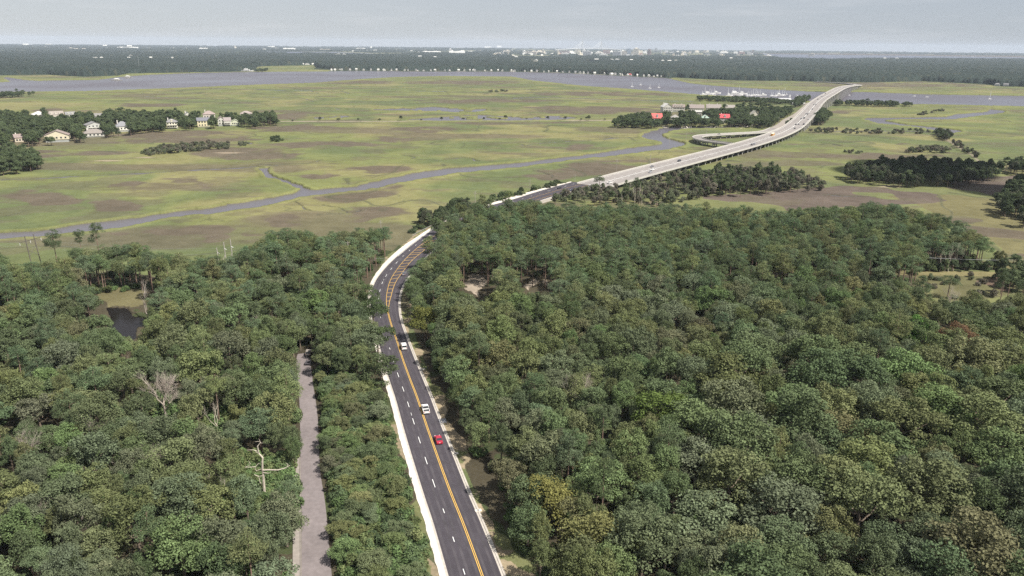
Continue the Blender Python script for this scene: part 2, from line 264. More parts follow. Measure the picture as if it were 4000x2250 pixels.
# ------------------------------------------------------------------ ground: one sheet to the horizon
def make_ground():
    th = np.concatenate([np.radians(np.linspace(-180, -46, 40, endpoint=False)), np.radians(np.linspace(-46, 46, 1150)), np.radians(np.linspace(46, 180, 40, endpoint=False)[1:])])
    r = np.concatenate([np.linspace(2, 120, 9, endpoint=False), 1 / np.linspace(1 / 120, 1 / 400, 430, endpoint=False), 1 / np.linspace(1 / 400, 1 / 21500, 1000)])
    nr, nt = len(r), len(th)
    R_, T_ = np.meshgrid(r, th, indexing='ij'); x = (R_ * np.sin(T_)).ravel(); y = (R_ * np.cos(T_)).ravel()
    u, v = proj(np.column_stack([x, y, np.zeros_like(x)]))
    front = (np.abs(T_.ravel()) < math.radians(46)); u = np.where(front, u, np.where(T_.ravel() < 0, -880, 4880)); v = np.where(front, v, np.clip(1125 + FPX * np.tan(np.arctan(H / R_.ravel()) - PITCH), 100, 3000))
    Rr0 = R_.ravel()
    # organic edges: jitter the survey coordinates with noise fixed to the ground
    jit = (fbm(x / 14, y / 14, 3, 3) - 0.5) * 2; jit2 = (fbm(x / 14, y / 14, 31, 3) - 0.5) * 2
    px = FPX / np.maximum(R_.ravel(), 100)
    uj = u + jit * 5.0 * px; vj = v + jit2 * 5.0 * px * H / np.maximum(R_.ravel(), 100)
    big = fbm(x / 170, y / 170, 5, 4); mid = fbm(x / 38, y / 38, 9, 5); fine = fbm(x / 9, y / 9, 15, 3)
    g1c = np.array([0.142, 0.152, 0.060]); g2c = np.array([0.098, 0.116, 0.052]); g3c = np.array([0.172, 0.162, 0.074]); bc = np.array([0.100, 0.081, 0.061])
    a = sst(0.35, 0.65, mid * 0.5 + big * 0.5)[:, None]; col = g1c * (1 - a) + g2c * a
    b = sst(0.52, 0.72, fbm(x / 90, y / 90, 40, 4))[:, None]; col = col * (1 - b) + g3c * b
    bz = np.zeros_like(x); w1 = (fbm(x / 70, y / 70, 801, 4) - .5) * 2; w2_ = (fbm(x / 70, y / 70, 831, 4) - .5) * 2; ub = uj + w1 * 45 * px; vb = vj + w2_ * 45 * px * H / np.maximum(R_.ravel(), 100)
    for (cu, cv, ru, rv, st) in BROWN:
        d = np.hypot((ub - cu) / ru, (vb - cv) / rv); bz = np.maximum(bz, st * np.clip(1.6 - d, 0, 1))
    bz = np.maximum(bz, inpoly(uj, vj, FLATS) * 1.0)
    br = sst(0.50, 0.66, bz * 0.44 + mid * 0.56 + big * 0.12 - 0.07 + 0.12 * (fine - 0.5))
    br = np.maximum(br, 0.75 * sst(0.57, 0.68, fbm(x / 130, y / 55, 77, 5))); br = np.maximum(br, 0.45 * sst(0.56, 0.66, fbm(x / 30, y / 16, 78, 4)))
    fl = inpoly(uj, vj, FLATS); bcol = np.where(fl[:, None], np.array([0.096, 0.074, 0.064]), bc) * (0.85 + 0.3 * fine)[:, None]
    patch = fl & (fbm(x / 60, y / 60, 61, 3) > 0.62); br = np.where(fl, np.maximum(br, .9), br); br = np.where(patch, 0.15, br)
    br = br * .93; col = col * (1 - br[:, None]) + bcol * br[:, None]
    for (cu, cv, ru, rv) in ((427, 628, 62, 3), (893, 597, 62, 3), (560, 615, 40, 2.5), (3110, 716, 20, 3), (3480, 728, 50, 6), (2550, 790, 40, 4)):
        d = np.hypot((uj - cu) / ru, (vj - cv) / rv); k = (0.7 * sst(1.2, 0.6, d))[:, None]; col = col * (1 - k) + np.array([0.27, 0.22, 0.16]) * k
    ol = inpoly(uj, vj, [(3470, 768), (3700, 760), (4000, 790), (4400, 850), (4400, 1060), (3930, 1062), (3890, 960), (3800, 885), (3600, 805)]); olc = np.array([0.128, 0.116, 0.058]) * (.85 + .3 * mid)[:, None]; col = np.where((ol & (br < .5))[:, None], olc, col)
    # old causeway track across the marsh
    k = sst(2.2, 0.8, dline(u, v, [(1085, 474), (1500, 474), (2000, 472), (2400, 470)]))[:, None]; col = col * (1 - k) + np.array([0.23, 0.20, 0.145]) * k
    k = sst(5, 2, dline(u, v, [(3660, 520), (3720, 560), (3790, 600), (3830, 635), (3850, 660)]))[:, None] * 0.7; col = col * (1 - k) + np.array([0.23, 0.19, 0.15]) * k
    # small tidal channels: darker tall grass over mud
    z = np.zeros_like(x); ch = np.zeros_like(x)
    for pl, w in CHANNELS:
        ch = np.maximum(ch, sst(w * 0.9, w * 0.25, dline(uj, vj, pl)))
    col = col * (1 - 0.55 * ch[:, None]) + np.array([0.06, 0.062, 0.042]) * 0.55 * ch[:, None]
    rdg = np.abs(fbm(x / 120, y / 120, 611, 3) - .5); rdg2 = np.abs(fbm(x / 45, y / 45, 641, 3) - .5); msk = fbm(x / 220, y / 220, 671, 2) > .47; wd = np.maximum(1.0, Rr0 / 900)
    thin = np.maximum(sst(.010, .004, rdg / wd ** .5) * .85, sst(.012, .005, rdg2 / wd ** .5) * .55 * (fbm(x / 90, y / 90, 681, 2) > .55)) * msk * (Rr0 < 3200); col = col * (1 - .5 * thin[:, None] * 1.5) + np.array([.07, .072, .045]) * .75 * thin[:, None]
    z += 0.5 * sst(0.1, 0.5, ch) * fine - 1.1 * sst(0.6, 1.0, ch)
    # far bank woods floor, suburbs and city
    farl = np.interp(u, [p[0] for p in RIVER_FAR[::-1] if p[1] < 400 and p[0] > 140 or p[0] == -900 or p[0] >= 4900], [p[1] for p in RIVER_FAR[::-1] if p[1] < 400 and p[0] > 140 or p[0] == -900 or p[0] >= 4900])
    far = v < farl
    marshfar = far & (inpoly(uj, vj, [(1000, 281), (1000, 260), (1060, 258), (1232, 254), (1240, 262), (1220, 270), (1300, 274), (1272, 281)]) | inpoly(uj, vj, [(-900, 330), (-900, 292), (60, 294), (180, 292), (260, 297), (330, 300), (460, 296), (500, 287), (1000, 279), (1000, 284), (388, 315), (0, 325)]) | inpoly(uj, vj, [(2602, 308), (2640, 303), (2760, 310), (2900, 315), (3100, 317), (3260, 322), (3400, 322), (3600, 318), (3850, 330), (3900, 338), (4900, 352), (4900, 400), (4000, 380), (3000, 352), (2690, 330)]))
    fcol = np.array([0.036, 0.047, 0.030]) * (0.8 + 0.4 * mid)[:, None]
    pale = ((fbm(x / 420, y / 700, 101, 3) > 0.60) & (v < 222))
    fcol = np.where(pale[:, None], np.array([0.17, 0.17, 0.11]), fcol)
    for pl in ([(2000, 247), (2080, 245), (2300, 245), (2330, 250), (2080, 252), (2010, 251)], [(2630, 241), (2700, 239), (2700, 245), (2640, 246)], [(3660, 234), (3870, 234), (3870, 239), (3700, 240)], [(1040, 202), (1300, 202), (1560, 210), (1550, 215), (1040, 209)], [(2740, 230), (3000, 232), (3060, 238), (2760, 236)]):
        fcol = np.where(inpoly(uj, vj, pl)[:, None], np.array([0.17, 0.17, 0.11]), fcol)
    fw = far & ~marshfar
    col = np.where(fw[:, None], fcol, col)
    # near woods floor: leaf litter and scrub
    nf = inpoly(x, y, WF_R) | inpoly(x, y, WF_L) | (~front & (R_.ravel() < 480)) | (R_.ravel() < 125)
    ff = np.array([0.058, 0.050, 0.033]) * (0.7 + 0.6 * mid)[:, None]; ff = np.where((fbm(x / 12, y / 12, 55, 3) > 0.55)[:, None], np.array([0.05, 0.06, 0.028]), ff)
    col = np.where(nf[:, None], ff, col)
    clr = inpoly(uj, vj, CLEARING); ccol = np.array([0.105, 0.100, 0.050]) * (0.75 + 0.5 * fine)[:, None]; ccol = np.where((fbm(x / 20, y / 20, 91, 3) > 0.52)[:, None], np.array([0.115, 0.082, 0.060]), ccol)
    col = np.where(clr[:, None], ccol, col)
    bk = inpoly(uj, vj, BANK); col = np.where(bk[:, None], np.array([0.125, 0.112, 0.058]) * (0.8 + 0.4 * fine)[:, None], col)
    row = (dline(u, v, [(2960, 1056), (3300, 1061), (3600, 1066), (4000, 1074)]) < 9); col = np.where(row[:, None], np.array([0.17, 0.15, 0.075]) * (0.7 + 0.6 * fine)[:, None], col)
    for s_ in SAND: col = np.where(inpoly(uj, vj, s_)[:, None], np.array([0.30, 0.25, 0.195]) * (0.85 + 0.3 * fine)[:, None], col)
    # verges of the highway
    vg = inpoly(uj, vj, [(1940, 2330), (2060, 2330), (2010, 2200), (1905, 1980), (1830, 1800), (1770, 1650), (1700, 1500), (1640, 1380), (1600, 1280), (1575, 1180), (1555, 1200), (1600, 1400), (1700, 1650)]) | inpoly(uj, vj, [(1640, 2330), (1730, 2330), (1650, 1990), (1560, 1640), (1535, 1650), (1590, 1900)]) | inpoly(uj, vj, [(1430, 1150), (1470, 1060), (1530, 985), (1600, 920), (1690, 862), (1780, 830), (1900, 795), (2200, 712), (2215, 728), (1900, 822), (1700, 900), (1500, 1050), (1450, 1150)])
    vc = np.array([0.235, 0.19, 0.125]) * (0.75 + 0.5 * fine)[:, None]; vc = np.where((fbm(x / 5, y / 5, 71, 3) > 0.53)[:, None], np.array([0.125, 0.13, 0.06]), vc)
    col = np.where(vg[:, None], vc, col)
    # water bodies are cut into the sheet
    wt = inpoly(uj, vj, RIVER_NEAR + RIVER_FAR) | inpoly(uj, vj, CREEK) | inpoly(uj, vj + 2, CREEK) | inpoly(uj, vj - 1.5, CREEK) | inpoly(uj, vj + 1.3, MEANDER) | inpoly(uj, vj - 1.3, MEANDER) | inpoly(uj, vj, MEANDER) | inpoly(u, v, POND)
    for p in POOLS: wt |= (inpoly(uj, vj, p) | inpoly(uj, vj + 1, p)) & (fbm(x / 16, y / 16, 66, 2) < 0.68)
    for p in HARBOUR: wt |= inpoly(u, v, p)
    w2 = wt.reshape(nr, nt).astype(np.float32)
    def blur(a, kr, kc):
        c = np.cumsum(np.pad(a, ((kr + 1, kr), (0, 0)), mode='edge'), 0); a = (c[2 * kr + 1:] - c[:-2 * kr - 1]) / (2 * kr + 1)
        c = np.cumsum(np.pad(a, ((0, 0), (kc + 1, kc)), mode='edge'), 1); return (c[:, 2 * kc + 1:] - c[:, :-2 * kc - 1]) / (2 * kc + 1)
    fr = blur(w2, 9, 5).ravel(); fringe = (sst(0.0, 0.25, fr) * (~wt) * (~nf) * (~fw))
    col = col * (1 - 0.6 * fringe[:, None]) + np.array([0.150, 0.158, 0.058]) * 0.6 * fringe[:, None]
    z += fringe * (0.25 + 0.9 * fbm(x / 6, y / 6, 44, 2)) * (R_.ravel() < 2500)
    edge = sst(0.0, 0.95, fr)
    z = np.where(wt, -1.5 - 1.0 * edge, z)
    mud = np.array([0.085, 0.070, 0.056]); col = np.where(wt[:, None], mud, col)
    verts = np.column_stack([x, y, z]); c0 = np.array([[0, 0, 0.0]])
    verts = np.concatenate([verts, c0])
    i = np.arange(nr - 1)[:, None] * nt; j = np.arange(nt)[None]; j2 = (j + 1) % nt
    q = np.stack([i + j, i + j2, i + nt + j2, i + nt + j], -1).reshape(-1, 4)[:, ::-1]
    me = bpy.data.meshes.new('ground'); nq = len(q); fan = np.column_stack([np.arange(nt), np.full(nt, nr * nt), (np.arange(nt) + 1) % nt])[:, ::-1]
    me.vertices.add(len(verts)); me.vertices.foreach_set('co', verts.astype(np.float32).ravel())
    me.loops.add(nq * 4 + nt * 3); me.polygons.add(nq + nt)
    me.loops.foreach_set('vertex_index', np.concatenate([q.ravel(), fan.ravel()]).astype(np.int32))
    me.polygons.foreach_set('loop_start', np.concatenate([np.arange(nq) * 4, nq * 4 + np.arange(nt) * 3]).astype(np.int32))
    me.update(calc_edges=True)
    at = me.attributes.new('soil', 'FLOAT_COLOR', 'POINT'); c4 = np.ones((len(verts), 4), np.float32); c4[:-1, :3] = np.clip(col, 0, 1); c4[-1, :3] = (0.05, 0.05, 0.03)
    at.data.foreach_set('color', c4.ravel())
    m = bpy.data.materials.new('marsh_and_soil'); m.use_nodes = True; nt_ = m.node_tree; b_ = nt_.nodes['Principled BSDF']
    a_ = nt_.nodes.new('ShaderNodeAttribute'); a_.attribute_name = 'soil'; t_ = nt_.nodes.new('ShaderNodeTexCoord')
    last = a_.outputs['Color']
    for sc_, va in ((0.9, 0.16), (0.12, 0.12), (0.022, 0.10)):
        nz = nt_.nodes.new('ShaderNodeTexNoise'); nz.inputs['Scale'].default_value = sc_; nz.inputs['Detail'].default_value = 4
        mr = nt_.nodes.new('ShaderNodeMapRange'); mr.inputs[1].default_value = 0.3; mr.inputs[2].default_value = 0.7; mr.inputs[3].default_value = 1 - va; mr.inputs[4].default_value = 1 + va
        mu = nt_.nodes.new('ShaderNodeVectorMath'); mu.operation = 'SCALE'
        nt_.links.new(t_.outputs['Object'], nz.inputs['Vector']); nt_.links.new(nz.outputs['Fac'], mr.inputs[0]); nt_.links.new(last, mu.inputs[0]); nt_.links.new(mr.outputs[0], mu.inputs['Scale']); last = mu.outputs[0]
    nt_.links.new(last, b_.inputs['Base Color']); b_.inputs['Roughness'].default_value = 0.95; b_.inputs['Specular IOR Level'].default_value = 0.05
    me.materials.append(m)
    o = bpy.data.objects.new('ground', me); COL.objects.link(o)
    tag(o, 'yellow-green salt marsh and wooded ground reaching the horizon', 'ground', kind='structure')
    return o
make_ground()

def water_mat(name, base, rough, bump, scale):
    m = bpy.data.materials.new(name); m.use_nodes = True; nt = m.node_tree; b = nt.nodes['Principled BSDF']
    b.inputs['Base Color'].default_value = (*base, 1); b.inputs['Roughness'].default_value = rough; b.inputs['IOR'].default_value = 1.33
    t = nt.nodes.new('ShaderNodeTexCoord'); mp_ = nt.nodes.new('ShaderNodeMapping'); mp_.inputs['Scale'].default_value = (scale, scale * 2.2, scale); mp_.inputs['Rotation'].default_value = (0, 0, 0.3)
    n = nt.nodes.new('ShaderNodeTexNoise'); n.inputs['Detail'].default_value = 5; n.inputs['Roughness'].default_value = 0.6; n.inputs['Scale'].default_value = 1.0
    bp = nt.nodes.new('ShaderNodeBump'); bp.inputs['Strength'].default_value = bump; bp.inputs['Distance'].default_value = 0.4
    n2 = nt.nodes.new('ShaderNodeTexNoise'); n2.inputs['Scale'].default_value = 0.004; n2.inputs['Detail'].default_value = 3
    mr = nt.nodes.new('ShaderNodeMapRange'); mr.inputs[1].default_value = 0.35; mr.inputs[2].default_value = 0.65; mr.inputs[3].default_value = rough * 0.75; mr.inputs[4].default_value = rough * 1.3
    nt.links.new(t.outputs['Object'], mp_.inputs[0]); nt.links.new(mp_.outputs[0], n.inputs['Vector']); nt.links.new(n.outputs['Fac'], bp.inputs['Height']); nt.links.new(bp.outputs[0], b.inputs['Normal'])
    nt.links.new(t.outputs['Object'], n2.inputs['Vector']); nt.links.new(n2.outputs['Fac'], mr.inputs[0]); nt.links.new(mr.outputs[0], b.inputs['Roughness'])
    return m
M_RIVER = water_mat('river_water', (0.085, 0.075, 0.085), 0.32, 0.35, 0.12)
M_POND = water_mat('pond_water', (0.012, 0.010, 0.010), 0.06, 0.05, 0.5); M_POND.node_tree.nodes['Principled BSDF'].inputs['IOR'].default_value = 1.14
def ring(name, r0, r1, z, m, label, a=62):
    b = MB(); th = np.radians(np.linspace(-a, a, 60)); k = len(th)
    v = np.concatenate([np.column_stack([r0 * np.sin(th), r0 * np.cos(th), np.full(k, z)]), np.column_stack([r1 * np.sin(th), r1 * np.cos(th), np.full(k, z)])])
    b.add(v, [(i, i + 1, k + i + 1, k + i)[::-1] for i in range(k - 1)]); o = b.build(name, m)
    return tag(o, label, name.replace('_', ' '), kind='structure')
M_CREEK = water_mat('creek_water', (0.100, 0.092, 0.102), 0.34, 0.5, 0.15)
ring('creek', 420, 1360, -0.7, M_CREEK, 'grey tidal creek winding through the marsh')
ring('river', 1361, 4600, -0.7, M_RIVER, 'wide grey river between the marsh and the far wooded bank')
M_HARB = water_mat('harbour_water', (0.085, 0.095, 0.125), 0.6, 0.6, 0.12)
ring('harbour', 4700, 12500, -0.7, M_HARB, 'blue-grey harbour water near the horizon')
b = MB(); pc = polyw([(350, 1160), (620, 1160), (620, 1360), (350, 1360)]); b.add(np.column_stack([pc, np.full(4, -0.5)]), [(3, 2, 1, 0)])
tag(b.build('pond', M_POND), 'dark still pond in the woods below the pines', 'pond', kind='structure')

# ------------------------------------------------------------------ highway (old road of fresh asphalt)
YC = [(1907, 2330), (1883, 2250), (1809, 2047), (1749, 1896), (1675, 1690), (1629, 1554), (1602, 1484), (1574, 1407), (1555, 1348), (1540, 1302), (1524, 1255), (1514, 1210), (1511, 1158), (1524, 1100), (1551, 1054), (1586, 1011), (1633, 967), (1680, 934), (1760, 886), (1870, 845), (2000, 808), (2130, 770), (2262, 735), (2285, 728)]
RC, RS = smooth_path(polyw(YC), 2.0); RN, RT = normals(RC)
def road_so(pts):
    """along-road distance and left offset of plan points"""
    o = []
    for p in pts:
        d = np.hypot(RC[:, 0] - p[0], RC[:, 1] - p[1]); i = int(np.argmin(d)); o.append((RS[i], float((np.asarray(p) - RC[i]) @ RN[i])))
    return np.array(o)
def off(px):
    so = road_so(polyw(px)); so = so[np.argsort(so[:, 0])]; return np.interp(RS, so[:, 0], so[:, 1])
def sm(a, n=9):
    k = np.ones(n) / n; return np.convolve(np.pad(a, n // 2, mode='edge'), k, 'valid')
OL = sm(off([(1751, 2250), (1670, 1970), (1582, 1690), (1540, 1539), (1448, 1168), (1466, 1100), (1505, 1048), (1598, 965), (1691, 897), (1893, 815), (2000, 791), (2217, 728)]), 15)
OR_ = sm(off([(1959, 2250), (1877, 2047), (1815, 1896), (1734, 1690), (1675, 1546), (1637, 1438), (1590, 1333), (1567, 1271), (1557, 1216), (1559, 1166), (1575, 1100), (1632, 1048)]), 15)
s_end = road_so(polyw([(1632, 1048)]))[0, 0]; OR_ = np.where(RS > s_end, np.minimum(OR_, -9.5), OR_); OR_ = sm(OR_, 21)
OW = sm(off([(1714, 2250), (1637, 1970), (1598, 1853), (1555, 1690), (1514, 1535), (1439, 1143), (1454, 1093), (1509, 1019), (1582, 957), (1683, 893), (1893, 809), (2217, 725)]), 15)
RZ = 2.6 * sst(RS[-1] - 230, RS[-1] - 20, RS)
def at(o_, i0=0, i1=None):
    return (RC + RN * np.broadcast_to(o_, RS.shape)[:, None])[i0:i1]
b = MB(); b.ribbon(at(OL), at(OR_), RZ - 3.0, RZ + 0.06); tag(b.build('highway', M_ASPH), 'fresh dark asphalt highway curving through the woods', 'highway', kind='structure')
b = MB(); jag = OW + 0.35 * (vn(RS * 1.3, RS * 0, 8) - 0.5); b.ribbon(at(jag), at(OL + 0.55), RZ - 3.0, RZ + 0.14); tag(b.build('pavement', M_CONC), 'bright new concrete shoulder strip along the highway', 'pavement', kind='structure')
b = MB(); b.ribbon(at(OL + 0.54), at(OL + 0.002), RZ - 3, RZ + 0.10); tag(b.build('kerb', M_CURB), 'pale concrete gutter between asphalt and concrete strip', 'kerb', kind='structure')
b = MB(); b.ribbon(at(OR_ - 0.002), at(OR_ - 0.50), RZ - 3, RZ + 0.085); b.ribbon(at(OR_ - 0.503), at(OR_ - 0.70), RZ - 3, RZ + 0.2); b.ribbon(at(OR_ - 0.703), at(OR_ - 1.0), RZ - 3, RZ + 0.15); tag(b.build('kerb', M_CURB), 'pale kerb and gutter beside the grassy verge', 'kerb', kind='structure')
def idx(px): return int(np.argmin(np.abs(RS - road_so(polyw([px]))[0, 0])))
i_sp, i_mx, i_end = idx((1522, 1190)), idx((1600, 1005)), len(RS) - 1
OY = off([(1522, 1190), (1528, 1155), (1543, 1105), (1571, 1066), (1617, 1008), (1650, 985), (1720, 930), (1900, 850)]); OY = sm(np.where(RS < RS[i_sp], -0.12, np.minimum(OY, -0.12)), 11)
def line(bm, o_, w, i0, i1, dash=None, dz=0.075, m=0):
    if dash is None: segs = [(i0, i1)]
    else:
        on, per, st = dash; segs = []; s = RS[i0] + st
        while s < RS[i1 - 1]: segs.append((int(np.searchsorted(RS, s)), int(np.searchsorted(RS, s + on)) + 1)); s += per
    for a, c in segs:
        c = min(c, len(RS))
        if c - a < 2: continue
        P, Q = at(o_ + w / 2, a, c), at(o_ - w / 2, a, c); k = c - a; z = RZ[a:c] + dz
        bm.add(np.concatenate([np.column_stack([P, z]), np.column_stack([Q, z])]), [(i, k + i, k + i + 1, i + 1) for i in range(k - 1)], m)
b = MB(); line(b, np.zeros_like(RS) + 0.14, 0.17, 0, i_end); line(b, OY - 0.12, 0.17, 0, i_end)
tag(b.build('centre_line_marking', M_YELLOW), 'double yellow line down the highway that splits into two', 'road marking', kind='structure')
b = MB(); s = RS[i_sp] + 4
while s < RS[i_mx] + 40:
    i = int(np.searchsorted(RS, s)); wgap = -OY[i]
    if wgap > 0.6:
        p = RC[i]; q = RC[min(len(RC) - 1, i + int(round(wgap * .18)))] + RN[min(len(RC) - 1, i + int(round(wgap * .18)))] * (OY[i] - 0.05); t = RT[i] * 0.18
        b.add(np.array([(*(p - t), .077 + RZ[i]), (*(p + t), .077 + RZ[i]), (*(q + t), .077 + RZ[i]), (*(q - t), .077 + RZ[i])]), [(0, 3, 2, 1)])
    s += 5.6
tag(b.build('median_hatching_marking', M_YELLOW), 'yellow ladder hatching painted in the widening median', 'road marking', kind='structure')
b = MB(); OD = sm(np.where(RS < RS[i_sp], OL * 0.5, OL * 0.5), 9); line(b, OD, 0.16, 0, i_end, (3.2, 12.2, 6.5)); line(b, OD, 0.1, 0, i_end, (0.12, 12.2, 13.0))
tag(b.build('lane_dash_marking', M_WHITE), 'broken white lane line between the two lanes beside the concrete', 'road marking', kind='structure')
b = MB(); line(b, OR_ + 0.35, 0.14, i_sp + 30, i_end); line(b, OL - 0.3, 0.13, i_mx, i_end); tag(b.build('edge_line_marking', M_WHITE), 'solid white edge lines beyond the bend', 'road marking', kind='structure')

b = MB()
for la in (OD + (OL - OD) * .5, OD * .5, OR_ * .5):
    for sg in (-.95, .95): line(b, la + sg, .62, 0, i_end, None, .066)
tag(b.build('wheel_track', mat('worn_asphalt', (0.061, 0.054, 0.060), .75, var=.25, scale=.25)), 'faint worn wheel tracks along the fresh asphalt lanes', 'road surface', kind='structure')
# ------------------------------------------------------------------ side lane
LL = polyw([(1163, 1383), (1157, 1415), (1165, 1508), (1171, 1600), (1173, 1748), (1177, 1962), (1179, 2250), (1180, 2420)]); LR = polyw([(1199, 1380), (1214, 1430), (1224, 1508), (1240, 1620), (1246, 1750), (1252, 1850), (1272, 1981), (1296, 2250), (1312, 2420)])
A, _ = smooth_path(LL, 3); B, _ = smooth_path(LR, 3); n_ = 60
def rs(P, n): s = np.concatenate([[0], np.cumsum(np.linalg.norm(np.diff(P, axis=0), axis=1))]); q = np.linspace(0, s[-1], n); return np.column_stack([np.interp(q, s, P[:, k]) for k in (0, 1)])
A = rs(A, n_); B = rs(B, n_); b = MB(); b.ribbon(A, B, -0.5, 0.06); tag(b.build('side_lane', M_LANE), 'worn pinkish-grey lane running into the woods', 'lane', kind='structure')
b = MB(); d_ = (A - B) / np.linalg.norm(A - B, axis=1)[:, None]; b.ribbon((A + d_ * 2.0)[32:], (A + d_ * 0.4)[32:], -0.5, 0.12); b.ribbon((A + d_ * 0.3)[32:], (A + d_ * 0.05)[32:], -0.5, 0.16)
tag(b.build('footpath', mat('old_concrete', (0.25, 0.22, 0.195), 0.9, var=0.15, scale=0.7)), 'old concrete footpath and kerb beside the worn lane', 'footpath', kind='structure')

# ------------------------------------------------------------------ long concrete bridge
BR = [(2318, 752, 2.45), (2361, 738, 2.6), (2505, 695, 4.2), (2621, 664, 4.8), (2854, 600, 5.2), (3000, 558, 6), (3116, 513, 7), (3158, 480, 9), (3194, 438, 12.5), (3225, 395, 17), (3272, 364, 20), (3302, 346, 19.5), (3325, 338.5, 15), (3342, 335.5, 11), (3354, 334.3, 8), (3363, 334, 5), (3369, 334.5, 2.5)]
BRW = np.array([[*g1(u, v, z), z] for u, v, z in BR]); BE, BES = smooth_path(BRW, 4.0)
for _ in range(3): BE = np.column_stack([sm(BE[:, k], 21) for k in range(3)])
_n = normals(BE)[0]; BHW = np.interp(np.linspace(0, 1, len(BE)), [0, 0.12, 0.25, 0.5, 1], [15.0, 14.2, 13.0, 11.6, 11.0])
BC = BE.copy(); BC[:, :2] += _n * BHW[:, None]
t_ = (BC[-1, :2] - BC[-12, :2]); t_ /= np.linalg.norm(t_)
rot = lambda a: np.array([[math.cos(a), -math.sin(a)], [math.sin(a), math.cos(a)]])
ext = []; p_ = BC[-1, :2]; zz = BC[-1, 2]
for k in range(60):
    t_ = rot(0.018) @ t_; p_ = p_ + t_ * 5; zz = max(1.4, zz - 0.05); ext.append((*p_, zz))
BC = np.concatenate([BC, ext]); BHW = np.concatenate([BHW, np.full(len(ext), 11.0)]); BN, BT = normals(BC)
BS = np.concatenate([[0], np.cumsum(np.linalg.norm(np.diff(BC[:, :2], axis=0), axis=1))])
def bat(o_): return BC[:, :2] + BN * np.broadcast_to(o_, BS.shape)[:, None]
bridge = empty('highway_bridge', (0, 0, 0), 0, 'long pale concrete highway bridge rising over the river on rows of piers', 'bridge')
b = MB(); b.ribbon(bat(BHW - 0.4), bat(-BHW + 0.4), BC[:, 2] - 0.35, BC[:, 2]); b.ribbon(bat(BHW - 2.4), bat(-BHW + 2.4), BC[:, 2] - 1.5, BC[:, 2] - 0.352); b.build('deck', M_DECK, bridge)
for sgn in (1, -1):
    b = MB(); b.ribbon(bat(sgn * BHW), bat(sgn * (BHW - 0.397)), BC[:, 2] - 0.55, BC[:, 2] + 0.95); b.build('parapet', M_BARR, bridge)
b = MB()
for o_, dash in ((0.0, None), (0.35, None), (3.7, (3, 12)), (-3.4, (3, 12)), (BHW - 2.2, None), (-BHW + 2.2, None)):
    k = len(BS); P, Q = bat(o_ + 0.12), bat(o_ - 0.12); z = BC[:, 2] + 0.02
    for i in range(k - 1):
        if dash is None or (BS[i] % 12) < 4: b.add(np.array([(*P[i], z[i]), (*Q[i], z[i]), (*Q[i + 1], z[i + 1]), (*P[i + 1], z[i + 1])]), [(0, 1, 2, 3)])
b.build('lane_line', M_WHITE, bridge)
def pier(parent, p, t, z, hw, rows, wide=0.9):
    b = MB(); rz = math.atan2(t[1], t[0]) - math.pi / 2
    b.box((p[0], p[1], z - 2.6), (hw * 2 - 3.0, wide + 0.3, 1.08), rz=rz)
    for k in range(rows):
        o_ = (k / (rows - 1) - 0.5) * (hw * 2 - (5.5 if rows > 2 else 4.2)); n = np.array([-t[1], t[0]]); q = p + n * o_
        b.box((q[0], q[1], -3.0), (wide, wide, z - 2.6 + 3.0 - 0.003), rz=rz)
    return b.build('pier', M_PIER, parent)
s = 14.0
while s < BS[-1] - 15:
    i = int(np.searchsorted(BS, s)); z = BC[i, 2]
    pier(bridge, BC[i, :2], BT[i], z, BHW[i], 6 if z < 8 else 2, 0.8 if z < 8 else 2.6)
    s += 14.0 if z < 7.5 else (24.0 if z < 12 else 36.0)
# exit ramp that loops back under the bridge to the waterside road
RP = [(2880, 566, 5.3), (2838, 560, 5.2), (2790, 555, 5.2), (2745, 548, 5.1), (2722, 540, 5.0), (2724, 533, 5.0), (2750, 529, 4.8), (2815, 525.5, 4.6), (2900, 521, 4.2), (2980, 516, 3.4), (3020, 503, 2.4), (3058, 482, 1.2), (3076, 467, .6), (3116, 445, .3), (3150, 415, .3), (3172, 394, .3)]
RPW = np.array([[*g1(u, v, z), z] for u, v, z in RP]); PC, PS = smooth_path(RPW, 4.0)
for _ in range(2): PC = np.column_stack([sm(PC[:, k], 7) for k in range(3)])
PN, PT = normals(PC); PHW = 5.9
k_r = int(np.argmin(np.hypot(*(PC[:, :2] - np.array(g1(3025, 500, 2))).T)))
def pat(o_): return PC[:, :2] + PN * o_
ramp = empty('ramp_bridge', (0, 0, 0), 0, 'narrow curved concrete ramp looping back beside the main bridge', 'ramp')
b = MB(); b.ribbon(pat(PHW - .4)[:k_r], pat(-PHW + .4)[:k_r], PC[:k_r, 2] - .35, PC[:k_r, 2] - 0.012); b.ribbon(pat(PHW - 1.6)[:k_r], pat(-PHW + 1.6)[:k_r], PC[:k_r, 2] - 1.3, PC[:k_r, 2] - .352); b.build('deck', M_DECK, ramp)
inb = np.abs(np.array([min(np.abs((p - BC[:, :2]) @ np.zeros(2)) ) for p in PC[:2, :2]])) if False else None
for sgn in (1, -1):
    d2 = np.array([np.min(np.hypot(BC[:, 0] - p[0], BC[:, 1] - p[1]) - BHW) for p in pat(sgn * PHW)]); ok_ = np.where(d2[:k_r] > 0.3)[0]
    if len(ok_) > 3:
        a_, c_ = ok_[0], ok_[-1] + 1; b = MB(); b.ribbon(pat(sgn * PHW)[a_:c_], pat(sgn * (PHW - .397))[a_:c_], PC[a_:c_, 2] - .5, PC[a_:c_, 2] + .95); b.build('parapet', M_BARR, ramp)
s = 30.0
while s < PS[min(k_r, len(PS) - 1)] - 8:
    i = int(np.searchsorted(PS, s)); pier(ramp, PC[i, :2], PT[i], PC[i, 2] - 0.1, PHW, 3, 0.8); s += 15.0
